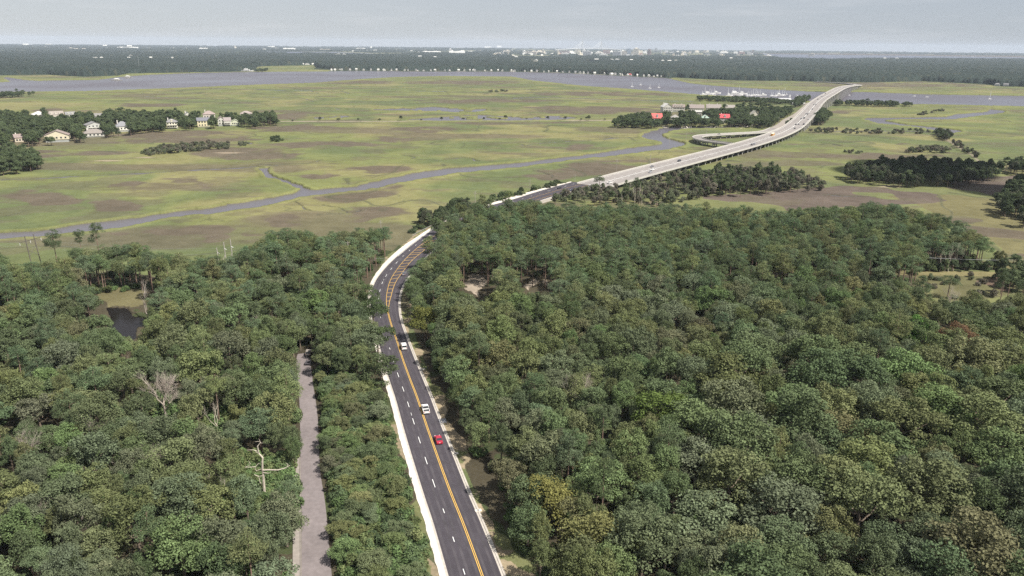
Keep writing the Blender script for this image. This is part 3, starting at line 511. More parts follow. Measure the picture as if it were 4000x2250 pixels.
b = MB(); b.ribbon(pat(PHW)[k_r - 1:], pat(-PHW)[k_r - 1:], -1.0, PC[k_r - 1:, 2] + 0.05); tag(b.build('waterside_road', mat('pale_road', (0.26, 0.23, 0.20), 0.9, var=.1, scale=.3)), 'pale access road from the ramp to the marina', 'road', kind='structure')

# ------------------------------------------------------------------ vegetation prototypes
def cards(c, n, size, rng, asp=0.75):
    """one leaf spray per point: a small folded quad facing roughly along n"""
    k = len(c); n = n / (np.linalg.norm(n, axis=1)[:, None] + 1e-9); r = rng.normal(size=(k, 3)); t = np.cross(n, r); t /= np.linalg.norm(t, axis=1)[:, None] + 1e-9; b = np.cross(n, t)
    s = (size * rng.uniform(0.65, 1.3, k))[:, None]; e = (0.18 * s) * n
    v = np.stack([c - t * s - e, c - b * s * asp + e * rng.uniform(0, 1, (k, 1)), c + t * s - e, c + b * s * asp + e * rng.uniform(0, 1, (k, 1))], 1).reshape(-1, 3)
    f = (np.arange(k)[:, None] * 4 + np.arange(4)).tolist(); return v, f
def leafmesh(name, parts, trunk=None, bark=None):
    """parts: (points, normals, size, value); trunk: MB"""
    V = []; Fc = []; LV = []; M = []; n = 0
    for v, f, lv in parts:
        V.append(v); Fc += [tuple(i + n for i in q) for q in f]; LV.append(np.repeat(lv, 4)); M += [0] * len(f); n += len(v)
    mats = [M_LEAF]
    if trunk is not None:
        tv = np.concatenate(trunk.v); V.append(tv); Fc += [tuple(i + n for i in q) for q in trunk.f]; LV.append(np.ones(len(tv))); M += [1] * len(trunk.f); mats.append(bark)
    me = bpy.data.meshes.new(name); V = np.concatenate(V); me.from_pydata(V.tolist(), [], Fc)
    for m in mats: me.materials.append(m)
    me.polygons.foreach_set('material_index', np.array(M, np.int32))
    a = me.attributes.new('lv', 'FLOAT', 'POINT'); a.data.foreach_set('value', np.concatenate(LV).astype(np.float32)); me.update(); return me
def sphere_pts(k, rng):
    d = rng.normal(size=(k, 3)); return d / np.linalg.norm(d, axis=1)[:, None]
def lobes_to_parts(lobes, dens, size, rng, asp=0.75, low=-0.55, fuzz=0.22):
    C = np.array([l[0] for l in lobes]); Rr = np.array([l[1] for l in lobes]); out = []
    for i, (c, r, zs) in enumerate(lobes):
        k = int(dens * r * r) + 6; d = sphere_pts(k, rng); d = d[d[:, 2] > low]
        p = c + d * r * rng.uniform(1 - fuzz, 1.06, (len(d), 1)) * np.array([1, 1, zs])
        keep = np.ones(len(p), bool)
        for j in range(len(lobes)):
            if j != i: keep &= np.linalg.norm((p - C[j]) / np.array([1, 1, lobes[j][2]]), axis=1) > Rr[j] * 0.72
        p = p[keep]; d = d[keep]
        if not len(p): continue
        nrm = d * 0.75 + rng.normal(size=d.shape) * 0.42 + np.array([0, 0, 0.25]); v, f = cards(p, nrm, size, rng, asp)
        out.append((v, f, np.clip(rng.uniform(0.86, 1.14) + rng.normal(0, 0.13, len(p)), 0.5, 1.6)))
    return out
def trunk_mb(h, r0, rng, limbs=5, ctr=None, lean=0.3):
    b = MB(); top = np.array([rng.normal(0, lean), rng.normal(0, lean), h]); b.tube([(0, 0, -0.3), top * [0.4, 0.4, 0.5], top], [r0, r0 * 0.75, r0 * 0.35], 7)
    for k in range(limbs):
        z = h * rng.uniform(0.4, 0.85); a = rng.uniform(0, 6.28); l = rng.uniform(0.25, 0.45) * h; s = top * [z / h, z / h, 0] + np.array([0, 0, z])
        b.tube([s, s + np.array([math.cos(a) * l * .55, math.sin(a) * l * .55, l * .3]), s + np.array([math.cos(a) * l, math.sin(a) * l, l * .75])], [r0 * .4, r0 * .28, r0 * .1], 5)
    return b
def tufts(lobes, rng, r0=0.5, r1=0.95, per=2.3):
    """break each big lobe into leaf tufts half sunk in its surface"""
    C = np.array([l[0] for l in lobes]); Rr = np.array([l[1] for l in lobes]); out = []
    for i, (c, r, zs) in enumerate(lobes):
        k = int(per * r * r * 2.2) + 4; d = sphere_pts(k, rng); d = d[d[:, 2] > -.6]
        for q in d:
            t = rng.uniform(r0, r1); p = c + q * (r - t * rng.uniform(.05, .65)) * np.array([1, 1, zs])
            if all(np.linalg.norm((p - C[j]) / np.array([1, 1, lobes[j][2]])) > Rr[j] * .8 for j in range(len(lobes)) if j != i): out.append((p, t, .85))
    return out
def tuft_parts(lobes, rng, n, size, per=1.9, r0=.6, r1=1.2, asp=.75):
    T = tufts(lobes, rng, r0, r1, per); C = []; D = []; LVs = []
    for p, t, zs in T:
        k = int(n * (t / .75) ** 2); d = sphere_pts(k, rng); d = d[d[:, 2] > -.5]; C.append(p + d * t * rng.uniform(.7, 1.1, (len(d), 1)) * np.array([1, 1, zs])); D.append(d * .8 + rng.normal(size=d.shape) * .38 + np.array([0, 0, .2])); LVs.append(np.clip(rng.normal(1, .14) + rng.normal(0, .08, len(d)), .5, 1.6))
    C = np.concatenate(C); D = np.concatenate(D); v, f = cards(C, D, size, rng, asp); return [(v, f, np.concatenate(LVs))]
def broadleaf(seed, R=5.0, Hh=13.0, n=17, dens=105, size=0.30, flat=0.72):
    """returns crown parts and trunk for a tree of crown radius R and height Hh"""
    rng = np.random.default_rng(seed); lobes = []; ch = Hh * rng.uniform(.55, .80); cz = Hh - ch * 0.52; ox, oy = rng.normal(0, R * .12, 2)
    lobes.append((np.array([ox, oy, cz]), R * rng.uniform(.40, .55), rng.uniform(.8, 1.2)))
    for k in range(n):
        z = rng.uniform(-0.55, 1.0); a = k * 2.399 + rng.uniform(-.6, .6); q = math.sqrt(max(0.05, 1 - (z * 0.95) ** 2)) * rng.uniform(0.5, 1.12); r = R * rng.uniform(0.22, 0.46)
        lobes.append((np.array([math.cos(a) * q * (R - r * .6), math.sin(a) * q * (R - r * .6), cz + z * (ch * .5 - r * .35) + rng.normal(0, .35)]), r, rng.uniform(.75, 1.15)))
    for k in range(int(rng.integers(1, 4))):
        a = rng.uniform(0, 6.28); r = R * rng.uniform(.2, .3); lobes.append((np.array([math.cos(a) * R * .35, math.sin(a) * R * .35, Hh - r * rng.uniform(.2, 1.2)]), r, 1.2))
    return (tuft_parts(lobes, rng, 34, .19) if dens > 60 else lobes_to_parts(lobes, dens, size, rng)), trunk_mb(cz, 0.16 + R * 0.035, rng)
def pine(seed, Hh=19.0, R=3.1, dens=95, size=0.30, start=0.60, n=15):
    rng = np.random.default_rng(seed); lobes = []
    for k in range(n):
        t = rng.uniform(0, 1); z = Hh * (start + (.96 - start) * t); rr = R * math.sqrt(max(.02, 1 - ((t - .3) / .72) ** 2)) * rng.uniform(0.45, 1.0); a = k * 2.399 + rng.uniform(-.4, .4); r = rng.uniform(1.0, 1.75) * R / 3.1
        lobes.append((np.array([math.cos(a) * rr, math.sin(a) * rr, z]), r, rng.uniform(.55, .8)))
    lobes.append((np.array([0, 0, Hh * 0.985]), 0.8 * R / 3.1, 0.9)); lobes.append((np.array([.2, .1, Hh * 0.86]), 1.2 * R / 3.1, 0.8))
    b = MB(); b.tube([(0, 0, -.3), (rng.normal(0, .15), rng.normal(0, .15), Hh * .5), (0, 0, Hh * .97)], [.26, .19, .05], 6)
    for l in lobes[::2]:
        c = l[0]; b.tube([(0, 0, c[2] - 0.5), (c[0] * .6, c[1] * .6, c[2] - .25), c], [.07, .05, .02], 4)
    return (tuft_parts(lobes, rng, 34, .18, 1.9, .55, 1.0, .6) if dens > 60 else lobes_to_parts(lobes, dens, size, rng, 0.6, -0.8, 0.3)), b
def bush(seed, R=2.2, Hh=3.0, dens=110, size=0.24, n=9):
    rng = np.random.default_rng(seed); lobes = []
    for k in range(n):
        a = rng.uniform(0, 6.28); q = R * 0.65 * math.sqrt(rng.uniform(0, 1)); r = R * rng.uniform(.32, .5)
        lobes.append((np.array([math.cos(a) * q, math.sin(a) * q, rng.uniform(.25, .75) * Hh]), r, rng.uniform(.7, 1)))
    b = MB()
    for k in range(4):
        a = rng.uniform(0, 6.28); b.tube([(0, 0, -.2), (math.cos(a) * R * .3, math.sin(a) * R * .3, Hh * .6)], [.06, .02], 4)
    return lobes_to_parts(lobes, dens, size, rng, low=-.8), b
def bare_mb(seed, Hh=12.0, spread=0.5, depth=4, r0=0.22, kids=4, upright=0.6, nseg=5):
    rng = np.random.default_rng(seed); b = MB()
    def grow(p, d, l, r, k):
        d = d / np.linalg.norm(d); m = p + d * l * .5 + rng.normal(0, l * .05, 3); e = p + d * l + rng.normal(0, l * .07, 3); b.tube([p, m, e], [r, r * .8, r * .55], nseg if k > 1 else 3, cap=False)
        if k == 0: return
        for q in range(kids if k > 1 else 3):
            nd = d + rng.normal(0, spread, 3) + np.array([0, 0, upright * .35]); t = rng.uniform(.45, 1.0); grow(p + d * l * t if q else e, nd, l * rng.uniform(.55, .8), r * .5, k - 1)
    grow(np.array([0, 0, -.3]), np.array([rng.normal(0, .06), rng.normal(0, .06), 1.0]), Hh * .36, r0, depth); return b

NB, NP, NS = 13, 8, 4
rs_ = np.random.default_rng(4)
BL = [broadleaf(100 + k, R=5.0, Hh=12.5 + rs_.uniform(-1.5, 2), n=int(rs_.integers(10, 19)), dens=115, size=0.27) for k in range(NB)]
BL_LOW = [broadleaf(150 + k, R=5.0, Hh=13.0, n=14, dens=52, size=0.42) for k in range(5)]
PN_ = [pine(200 + k, Hh=19 + rs_.uniform(-2, 2), R=3.3 + rs_.uniform(-.3, .6), n=int(rs_.integers(12, 19))) for k in range(NP)]
PN_LOW = [pine(250 + k, Hh=19, R=3.6, dens=50, size=0.40, n=14) for k in range(3)]
BU = [bush(300 + k, R=2.2, Hh=2.6 + rs_.uniform(-.4, 1)) for k in range(NS)]
def crown_trunk(parts, nm):
    cr_ = leafmesh(nm + '_crown', parts[0]); tr = parts[1].mesh(nm + '_trunk', M_BARK if 'pine' not in nm else M_PINEBARK); return cr_, tr
BL_CT = [crown_trunk(p, 'broadleaf') for p in BL]; PN_CT = [crown_trunk(p, 'pine') for p in PN_]; BU_CT = [crown_trunk(p, 'bush') for p in BU]
def proto(nm, parts, bark): return bpy.data.objects.new(nm, leafmesh(nm, parts[0], parts[1], bark))      # referenced by the woods only
P_BL = [proto('broadleaf_form', p, M_BARK) for p in BL]; P_PN = [proto('pine_form', p, M_PINEBARK) for p in PN_]; P_BU = [proto('bush_form', p, M_BARK) for p in BU]
P_BLL = [proto('broadleaf_far_form', p, M_BARK) for p in BL_LOW]; P_PNL = [proto('pine_far_form', p, M_PINEBARK) for p in PN_LOW]

def scatter(name, protos, P, scl, rz, tint, idx, label, cat):
    """one 'stuff' object: trees beyond counting, instanced on points"""
    k = len(P); me = bpy.data.meshes.new(name); me.from_pydata(np.asarray(P, float).tolist(), [], [])
    scl = np.asarray(scl, float); scl = scl if scl.ndim == 2 else np.repeat(scl[:, None], 3, 1)
    a = me.attributes.new('tint', 'FLOAT_COLOR', 'POINT'); a.data.foreach_set('color', np.column_stack([tint, np.ones(k)]).astype(np.float32).ravel())
    a = me.attributes.new('scl', 'FLOAT_VECTOR', 'POINT'); a.data.foreach_set('vector', scl.astype(np.float32).ravel())
    a = me.attributes.new('rz', 'FLOAT', 'POINT'); a.data.foreach_set('value', np.asarray(rz, np.float32))
    a = me.attributes.new('idx', 'INT', 'POINT'); a.data.foreach_set('value', np.asarray(idx, np.int32))
    o = bpy.data.objects.new(name, me); COL.objects.link(o); tag(o, label, cat, kind='stuff')
    ng = bpy.data.node_groups.new(name, 'GeometryNodeTree'); ng.interface.new_socket('Geometry', in_out='INPUT', socket_type='NodeSocketGeometry'); ng.interface.new_socket('Geometry', in_out='OUTPUT', socket_type='NodeSocketGeometry')
    N = ng.nodes.new; Lk = ng.links.new; gi = N('NodeGroupInput'); go = N('NodeGroupOutput'); j = N('GeometryNodeJoinGeometry'); ip = N('GeometryNodeInstanceOnPoints')
    for p in protos[::-1]:
        oi = N('GeometryNodeObjectInfo'); oi.inputs['Object'].default_value = p; oi.inputs['As Instance'].default_value = True; Lk(oi.outputs['Geometry'], j.inputs[0])
    def na(nm, t):
        n = N('GeometryNodeInputNamedAttribute'); n.data_type = t; n.inputs['Name'].default_value = nm; return n.outputs['Attribute']
    Lk(gi.outputs[0], ip.inputs['Points']); Lk(j.outputs[0], ip.inputs['Instance']); ip.inputs['Pick Instance'].default_value = True
    Lk(na('idx', 'INT'), ip.inputs['Instance Index']); Lk(na('scl', 'FLOAT_VECTOR'), ip.inputs['Scale']); cx = N('ShaderNodeCombineXYZ'); Lk(na('rz', 'FLOAT'), cx.inputs['Z']); Lk(cx.outputs[0], ip.inputs['Rotation']); Lk(ip.outputs[0], go.inputs[0])
    o.modifiers.new('woods', 'NODES').node_group = ng; return o

# ------------------------------------------------------------------ where trees stand in the near woods
KEEP = [  # parts of the photo that stay clear of crowns
    [(1700, 2250), (1637, 1970), (1598, 1853), (1550, 1690), (1512, 1545), (1545, 1525), (1590, 1475), (1580, 1430), (1562, 1390), (1532, 1340), (1505, 1300), (1480, 1285), (1520, 1267), (1528, 1216), (1512, 1170), (1455, 1172), (1436, 1150), (1454, 1093), (1509, 1019), (1582, 957), (1672, 898), (1662, 920), (1644, 950), (1628, 1000), (1600, 1055), (1580, 1110), (1563, 1139), (1560, 1216), (1575, 1271), (1605, 1333), (1660, 1438), (1718, 1546), (1752, 1640), (1790, 1720), (1850, 1880), (1905, 2020), (1990, 2250)],
    [(1168, 1395), (1163, 1500), (1176, 1600), (1178, 1750), (1182, 2250), (1280, 2250), (1260, 2000), (1238, 1850), (1230, 1700), (1220, 1560), (1208, 1440), (1195, 1385)],
    [(418, 1195), (497, 1190), (516, 1225), (575, 1235), (567, 1268), (532, 1275), (528, 1312), (470, 1298), (440, 1255)],
    [(400, 1155), (440, 1142), (530, 1152), (540, 1172), (500, 1192), (410, 1170)],
    [(1795, 1070), (1925, 1070), (1925, 1140), (1860, 1165), (1815, 1135)], [(1158, 1362), (1232, 1362), (1240, 1432), (1170, 1440)], [(2035, 1085), (2150, 1085), (2150, 1138), (2035, 1142)],
    [(1893, 796), (2000, 776), (2217, 714), (2380, 690), (2380, 700), (2300, 718), (2217, 735), (2100, 766), (2000, 790), (1900, 806)],
    [(3700, 1072), (3900, 1070), (3940, 1105), (3850, 1125), (3740, 1105)], [(3640, 1125), (3720, 1125), (3770, 1150), (3740, 1165), (3660, 1155)],
    [(2900, 1055), (3300, 1062), (3560, 1068), (3700, 1070), (3700, 1078), (3560, 1080), (3300, 1072), (2900, 1066)], [(985, 1735), (1060, 1735), (1150, 1808), (1150, 1850), (1075, 1880), (1045, 1905), (1020, 1905), (985, 1870), (968, 1830)], [(592, 1515), (700, 1505), (716, 1560), (690, 1605), (640, 1612), (600, 1575)], [(558, 1095), (600, 1095), (592, 1180), (570, 1180)], [(815, 1615), (875, 1615), (860, 1690), (835, 1690)]]
KM = np.zeros((330, 480), bool)                                      # 10-pixel cells, offset 400 px at the sides
_uu, _vv = np.meshgrid(np.arange(480) * 10 - 395.0, np.arange(330) * 10 + 5.0)
for p in KEEP: KM |= inpoly(_uu.ravel(), _vv.ravel(), p).reshape(KM.shape)
def keeps(x, y, h, r, frac=(0.35, 0.6, 0.8, 0.96)):
    """True where a crown of radius r and height h at (x, y) would hide something the photo shows"""
    bad = np.zeros(len(x), bool)
    for fz, fr_ in zip(frac, (0.55, 0.8, 0.7, 0.3)):
        for dx in (-1, -0.5, 0, 0.5, 1):
            u, v = proj(np.column_stack([x + dx * r * fr_, y, h * fz])); i = np.clip((v / 10).astype(int), 0, 329); j = np.clip(((u + 400) / 10).astype(int), 0, 479); bad |= KM[i, j] & (v < 2280)
    return bad
POND_W = polyw([(340, 1165), (620, 1165), (610, 1330), (380, 1330)]); BANK_W = polyw([(385, 1140), (560, 1140), (590, 1205), (410, 1205)]); LANE_W = np.concatenate([A + d_ * .9, (B - d_ * 2.4)[::-1]])
def lane_x(P):
    return inpoly(P[:, 0], P[:, 1], LANE_W)
rngT = np.random.default_rng(11)
def dart(cand, rad, fill=0.78):
    """greedy packing of (x, y) with radii"""
    cell = 6.0; grid = {}; keep = []
    for i in range(len(cand)):
        x, y = cand[i]; r = rad[i]; cx_, cy_ = int(x // cell), int(y // cell); ok_ = True; R2 = int((r + 8) // cell) + 1
        for a in range(cx_ - R2, cx_ + R2 + 1):
            for c in range(cy_ - R2, cy_ + R2 + 1):
                for k in grid.get((a, c), ()):
                    dd = (r + rad[k]) * fill
                    if (cand[k][0] - x) ** 2 + (cand[k][1] - y) ** 2 < dd * dd: ok_ = False; break
                if not ok_: break
            if not ok_: break
        if ok_: grid.setdefault((cx_, cy_), []).append(i); keep.append(i)
    return np.array(keep, int)
NC = 40000
cx0 = rngT.uniform(-480, 480, NC); cy0 = rngT.uniform(90, 640, NC); cand = np.column_stack([cx0, cy0])
ins = (inpoly(cx0, cy0, WF_R) | inpoly(cx0, cy0, WF_L)); cand = cand[ins]
uu, vv = proj(np.column_stack([cand, np.zeros(len(cand))])); vis = (uu > -420) & (uu < 4420); cand = cand[vis]; uu = uu[vis]; vv = vv[vis]
zn = fbm(cand[:, 0] / 60, cand[:, 1] / 60, 201, 3)
ppine = sst(1330, 1080, vv + 260 * (zn - 0.5) + np.where(uu > 3000, 60, 0)); ppine = np.maximum(ppine, 0.12); ppine = np.where((uu > 2400) & (vv > 1300), ppine * 0.5, ppine)
pine_m = rngT.uniform(size=len(cand)) < ppine
rad = np.where(pine_m, rngT.uniform(2.3, 3.7, len(cand)), rngT.choice([2.3, 2.9, 3.6, 4.5, 5.8], len(cand), p=[.24, .28, .25, .15, .08]))
oak = (uu > 2700) & (vv > 1500) & ~pine_m; rad = np.where(oak, rad * 1.45, rad)
# the strip between lane and highway is low vine-covered growth
ld = np.array(LR); strip = (vv > 1500) & (uu > 1200) & (uu < 1800) & inpoly(cand[:, 0], cand[:, 1], WF_L); rad = np.where(strip, np.minimum(rad, rngT.uniform(2.0, 3.6, len(cand))), rad); pine_m &= ~strip
near_r = np.array([np.min(np.hypot(RC[::4, 0] - p[0], RC[::4, 1] - p[1])) for p in cand]); so_ = np.array([int(np.argmin(np.hypot(RC[::4, 0] - p[0], RC[::4, 1] - p[1]))) * 4 for p in cand]); so_ = np.minimum(so_, len(RC) - 1)
offs = np.einsum('ij,ij->i', cand - RC[so_], RN[so_]); ok = ((offs > OW[so_] + 2.6) | (offs < OR_[so_] - 4.6 - .6 * rad)); ok &= ~lane_x(cand) & ~inpoly(cand[:, 0], cand[:, 1], POND_W) & ~inpoly(cand[:, 0], cand[:, 1], BANK_W)
for s__ in SAND: ok &= ~inpoly(uu, vv, s__)
ok &= ~inpoly(uu, vv, CLEARING)
hgt = np.where(pine_m, rngT.uniform(12, 21.5, len(cand)), 7.6 + rad * 1.35 + rngT.uniform(-2.5, 3.2, len(cand))); hgt = np.where(strip, rad * 1.5 + rngT.uniform(0, 2, len(cand)), hgt)
edge_scrub = (vv < 860) & (uu > 2000); hgt = np.where(edge_scrub, hgt * .85, hgt)
east = offs < 0; hgt = np.where(east & (uu < 2600) & (vv > 1090), np.minimum(hgt, np.maximum(3.5, 3.2 + 1.05 * (OR_[so_] - offs))), hgt)
# tree tops follow the skyline of the wood seen in the photo
SKY_R = np.array([(2000, 770), (2060, 785), (2160, 800), (2400, 797), (2776, 797), (2893, 808), (3000, 820), (3171, 815), (3300, 800), (3408, 783), (3543, 808), (3699, 846), (3815, 893), (3893, 945), (3960, 1000)]); SKY_L = np.array([(-400, 975), (0, 990), (40, 1022), (93, 1030), (200, 1018), (310, 969), (505, 949), (660, 980), (757, 1005), (860, 1008), (1000, 949), (1078, 895), (1194, 899), (1248, 930), (1291, 903), (1365, 905), (1400, 887), (1485, 887), (1582, 899)])
sjit = rngT.uniform(-16, 10, len(cand))
for _it in range(3):
    tu, tv = proj(np.column_stack([cand, hgt])); sk = np.where((tu > 2000) & (tu < 3960), np.interp(tu, SKY_R[:, 0], SKY_R[:, 1]), np.where(tu < 1582, np.interp(tu, SKY_L[:, 0], SKY_L[:, 1]), -999)); over = tv < sk + sjit; mpp = np.hypot(cand[:, 0], cand[:, 1]) / FPX; hgt = np.where(over, hgt - (sk + sjit + 2 - tv) * mpp * 1.03, hgt)
ok &= hgt > 4.5; hgt = np.maximum(hgt, 2.0)
kp = keeps(cand[:, 0], cand[:, 1], hgt, rad); small = kp & (rngT.uniform(size=len(cand)) < .8)
h_s = np.where(pine_m, hgt * .6, rngT.uniform(2.5, 5, len(cand))); r_s = np.where(pine_m, rad * .8, rngT.uniform(1.5, 2.4, len(cand)))
kp2 = keeps(cand[:, 0], cand[:, 1], h_s, r_s); usesm = kp & ~kp2; hgt = np.where(usesm, h_s, hgt); rad = np.where(usesm, r_s, rad); ok &= (~kp) | usesm; use_small = usesm & ~pine_m
cand, uu, vv, pine_m, rad, hgt, use_small, strip = (a[ok] for a in (cand, uu, vv, pine_m, rad, hgt, use_small, strip))
order = np.argsort(-rad + rngT.uniform(0, 2.5, len(rad))); cand, uu, vv, pine_m, rad, hgt, use_small, strip = (a[order] for a in (cand, uu, vv, pine_m, rad, hgt, use_small, strip))
k_ = dart(cand, np.where(strip, rad * .72, rad), 0.64); cand, uu, vv, pine_m, rad, hgt, use_small, strip = (a[k_] for a in (cand, uu, vv, pine_m, rad, hgt, use_small, strip))
NT = len(cand)
PAL = {}; _P = {'olive': (0.104, 0.120, 0.046), 'mid green': (0.080, 0.112, 0.048), 'dark green': (0.056, 0.082, 0.040), 'grey-green': (0.090, 0.110, 0.066), 'dull brown-green': (0.094, 0.098, 0.054), 'bright green': (0.086, 0.134, 0.046), 'yellow-green': (0.132, 0.142, 0.050)}
PPAL = {'deep green': (0.062, 0.094, 0.046), 'blue-green': (0.066, 0.102, 0.056), 'olive-green': (0.086, 0.112, 0.050)}
_mean = np.array([.110, .138, .068]); PAL = {k: tuple(.62 * np.array([a * 1.20, b * 1.24, c * 1.30]) + .38 * _mean) for k, (a, b, c) in _P.items()}; PPAL = {k: (a * 1.50, b * 1.42, c * 1.38) for k, (a, b, c) in PPAL.items()}
cn_ = list(PAL); pn_ = list(PPAL); cz1 = fbm(cand[:, 0] / 28, cand[:, 1] / 28, 301, 2); cz2 = vn(cand[:, 0] / 75, cand[:, 1] / 75, 305)
tint = np.zeros((NT, 3)); look = []
for i in range(NT):
    if pine_m[i]:
        c = pn_[min(2, int(rngT.choice(3, p=[.36, .34, .30])))]; t = np.array(PPAL[c])
    else:
        w = np.array([.22, .34, .14, .15, .05, .07, .03]); w[0] *= 1 + 2 * max(0, cz1[i] - .5) * 4; w[2] *= 1 + 3 * max(0, .5 - cz1[i]) * 3; w[3] *= 1 + 3 * max(0, cz2[i] - .6) * 3
        if uu[i] > 2600 and vv[i] > 1450: w[3] *= 1.6; w[4] *= 1.2
        if use_small[i] or strip[i]: w = np.array([.30, .30, .06, .10, .04, .16, .10])
        if 2150 < uu[i] < 2500 and vv[i] > 1950: w = np.array([.45, .1, .02, .05, .02, .06, .3])
        c = cn_[int(rngT.choice(7, p=w / w.sum()))]; t = np.array(PAL[c])
    look.append(c); tint[i] = t * (rngT.normal(1, .10)) * rngT.normal(1, .035, 3)
tint = tint * np.array([1.30, 1.22, 1.17]); tint = np.clip(tint * .9 + tint.mean(1)[:, None] * .1, .01, .4)
# distinct trees the photo shows
def special(u, v, h, r, kind, c, look_, z=0.0):
    global NT
dist = np.hypot(cand[:, 0], cand[:, 1]); kind = np.where(pine_m, 1, np.where(use_small, 2, 0))
sizepx = rad / dist * (uu > -250) * (uu < 4250) * (vv < 2700)
def zone_of(u, v):
    if strip_here(u, v): return 'on the strip between lane and highway'
    if u < 1180:
        if v > 1900: return 'in the low wood below the twisted snag'
        if v > 1500: return 'around the big pale leafless tree'
        if v > 1300: return 'in the wood between pond and lane'
        return 'in the wood around the dark pond'
    if u < 1560: return 'between the lane end and the highway bend'
    if v > 1950: return 'in the wood along the bottom edge beside the highway' if u < 2900 else 'in the deep wood of the lower corner'
    if v > 1600: return 'in the wood beside the red car' if u < 2500 else 'in the wood below the rust-coloured tree'
    if v > 1300: return 'in the wood beside the white van' if u < 2500 else 'in the wood around the rust-coloured tree'
    if v > 1050: return 'in the wood by the sandy clearings' if u < 2600 else 'in the wood along the cable clearing'
    return 'in the pine wood behind the cables'
def strip_here(u, v): return v > 1480 and 1230 < u < 1720
def size_word(r, k):
    if k == 1: return 'slim' if r < 2.8 else 'broad'
    return 'small' if r < 3.4 else ('mid-sized' if r < 5 else 'large')
indiv = np.zeros(NT, bool)
for kk in (0, 1, 2):
    ii = np.where((kind == kk) & (sizepx > 0))[0]; ii = ii[np.argsort(-sizepx[ii])][:296]; indiv[ii] = True
HB = [float(np.max(np.array([v_[:, 2].max() for v_, f_, l_ in p[0]]))) for p in BL]; HP = [float(np.max(np.array([v_[:, 2].max() for v_, f_, l_ in p[0]]))) for p in PN_]; HU = [float(np.max(np.array([v_[:, 2].max() for v_, f_, l_ in p[0]]))) for p in BU]
pick = np.where(kind == 0, rngT.integers(0, NB, NT), np.where(kind == 1, rngT.integers(0, NP, NT), rngT.integers(0, NS, NT))); rzs = rngT.uniform(0, 6.28, NT)
scl = np.zeros((NT, 3))
for i in range(NT):
    k, p = kind[i], pick[i]; r0, h0 = ((5.0, HB[p % NB]), (3.3, HP[p % NP]), (2.2, HU[p % NS]))[k]; scl[i] = (rad[i] / r0 * 1.10, rad[i] / r0 * 1.10, hgt[i] / h0)
KN = ('broadleaf_tree', 'pine_tree', 'shrub'); KC = ('tree', 'pine tree', 'shrub'); KL = ('broadleaf tree', 'pine', 'shrub')
for i in np.where(indiv)[0]:
    k = kind[i]; cr_, tr_ = (BL_CT, PN_CT, BU_CT)[k][pick[i]]; where = zone_of(uu[i], vv[i]); lab = f'{size_word(rad[i], k)} {look[i]} {KL[k]} {where}'
    o = empty(KN[k], (cand[i][0], cand[i][1], 0), rzs[i], lab, KC[k], lab + ' group'); o.scale = scl[i]
    c = bpy.data.objects.new('crown', cr_); COL.objects.link(c); c.parent = o; c['tint'] = [float(q) for q in tint[i]]
    t = bpy.data.objects.new('trunk' if k < 2 else 'stem', tr_); COL.objects.link(t); t.parent = o
for k, protos, nm, lab, ct in ((0, P_BL, 'broadleaf_woods', 'rest of the dense mixed broadleaf wood', 'woods'), (1, P_PN, 'pine_woods', 'rest of the dark green pine wood towards the marsh', 'woods'), (2, P_BU, 'undergrowth', 'low undergrowth of bushes along clearings and road', 'undergrowth')):
    ii = np.where((kind == k) & ~indiv)[0]
    if len(ii): scatter(nm, protos, np.column_stack([cand[ii], np.zeros(len(ii))]), scl[ii], rzs[ii], tint[ii], pick[ii], lab, ct)
print('near trees', NT, 'individual', int(indiv.sum()), [int((kind == k).sum()) for k in (0, 1, 2)])
# understory filling the gaps between trunks
_st = polyw([(1215, 1440), (1330, 1430), (1500, 1560), (1640, 2000), (1700, 2330), (1310, 2330), (1270, 1950), (1240, 1700)]); _n = 2600; _q = np.column_stack([rngT.uniform(_st[:, 0].min(), _st[:, 0].max(), _n), rngT.uniform(_st[:, 1].min(), _st[:, 1].max(), _n)]); _q = _q[inpoly(_q[:, 0], _q[:, 1], _st)]; _s2 = polyw([(950, 1860), (1160, 1860), (1160, 2010), (950, 2010)]); _q2 = np.column_stack([rngT.uniform(_s2[:, 0].min(), _s2[:, 0].max(), 90), rngT.uniform(_s2[:, 1].min(), _s2[:, 1].max(), 90)])
U = np.concatenate([np.column_stack([rngT.uniform(-460, 460, 9000), rngT.uniform(95, 620, 9000)]), _q, _q2]); U = U[inpoly(U[:, 0], U[:, 1], WF_R) | inpoly(U[:, 0], U[:, 1], WF_L)]
u_, v_ = proj(np.column_stack([U, np.zeros(len(U))])); ok = (u_ > -300) & (u_ < 4300) & ~inpoly(u_, v_, CLEARING); hU = rngT.uniform(1.5, 4.0, len(U)); ok &= ~keeps(U[:, 0], U[:, 1], hU, np.full(len(U), 2.2))
si = np.array([int(np.argmin(np.hypot(RC[::6, 0] - p[0], RC[::6, 1] - p[1]))) * 6 for p in U]); oo = np.einsum('ij,ij->i', U - RC[si], RN[si]); ok &= (oo > OW[si] + 2.0) | (oo < OR_[si] - 6.5); ok &= ~lane_x(U) & ~inpoly(U[:, 0], U[:, 1], POND_W)
U = U[ok]; hU = hU[ok]; k = len(U)
tU = 1.2 * np.array([PAL[c] for c in rngT.choice(['olive', 'mid green', 'dark green', 'bright green'], k)]) * rngT.normal(.85, .12, (k, 1))
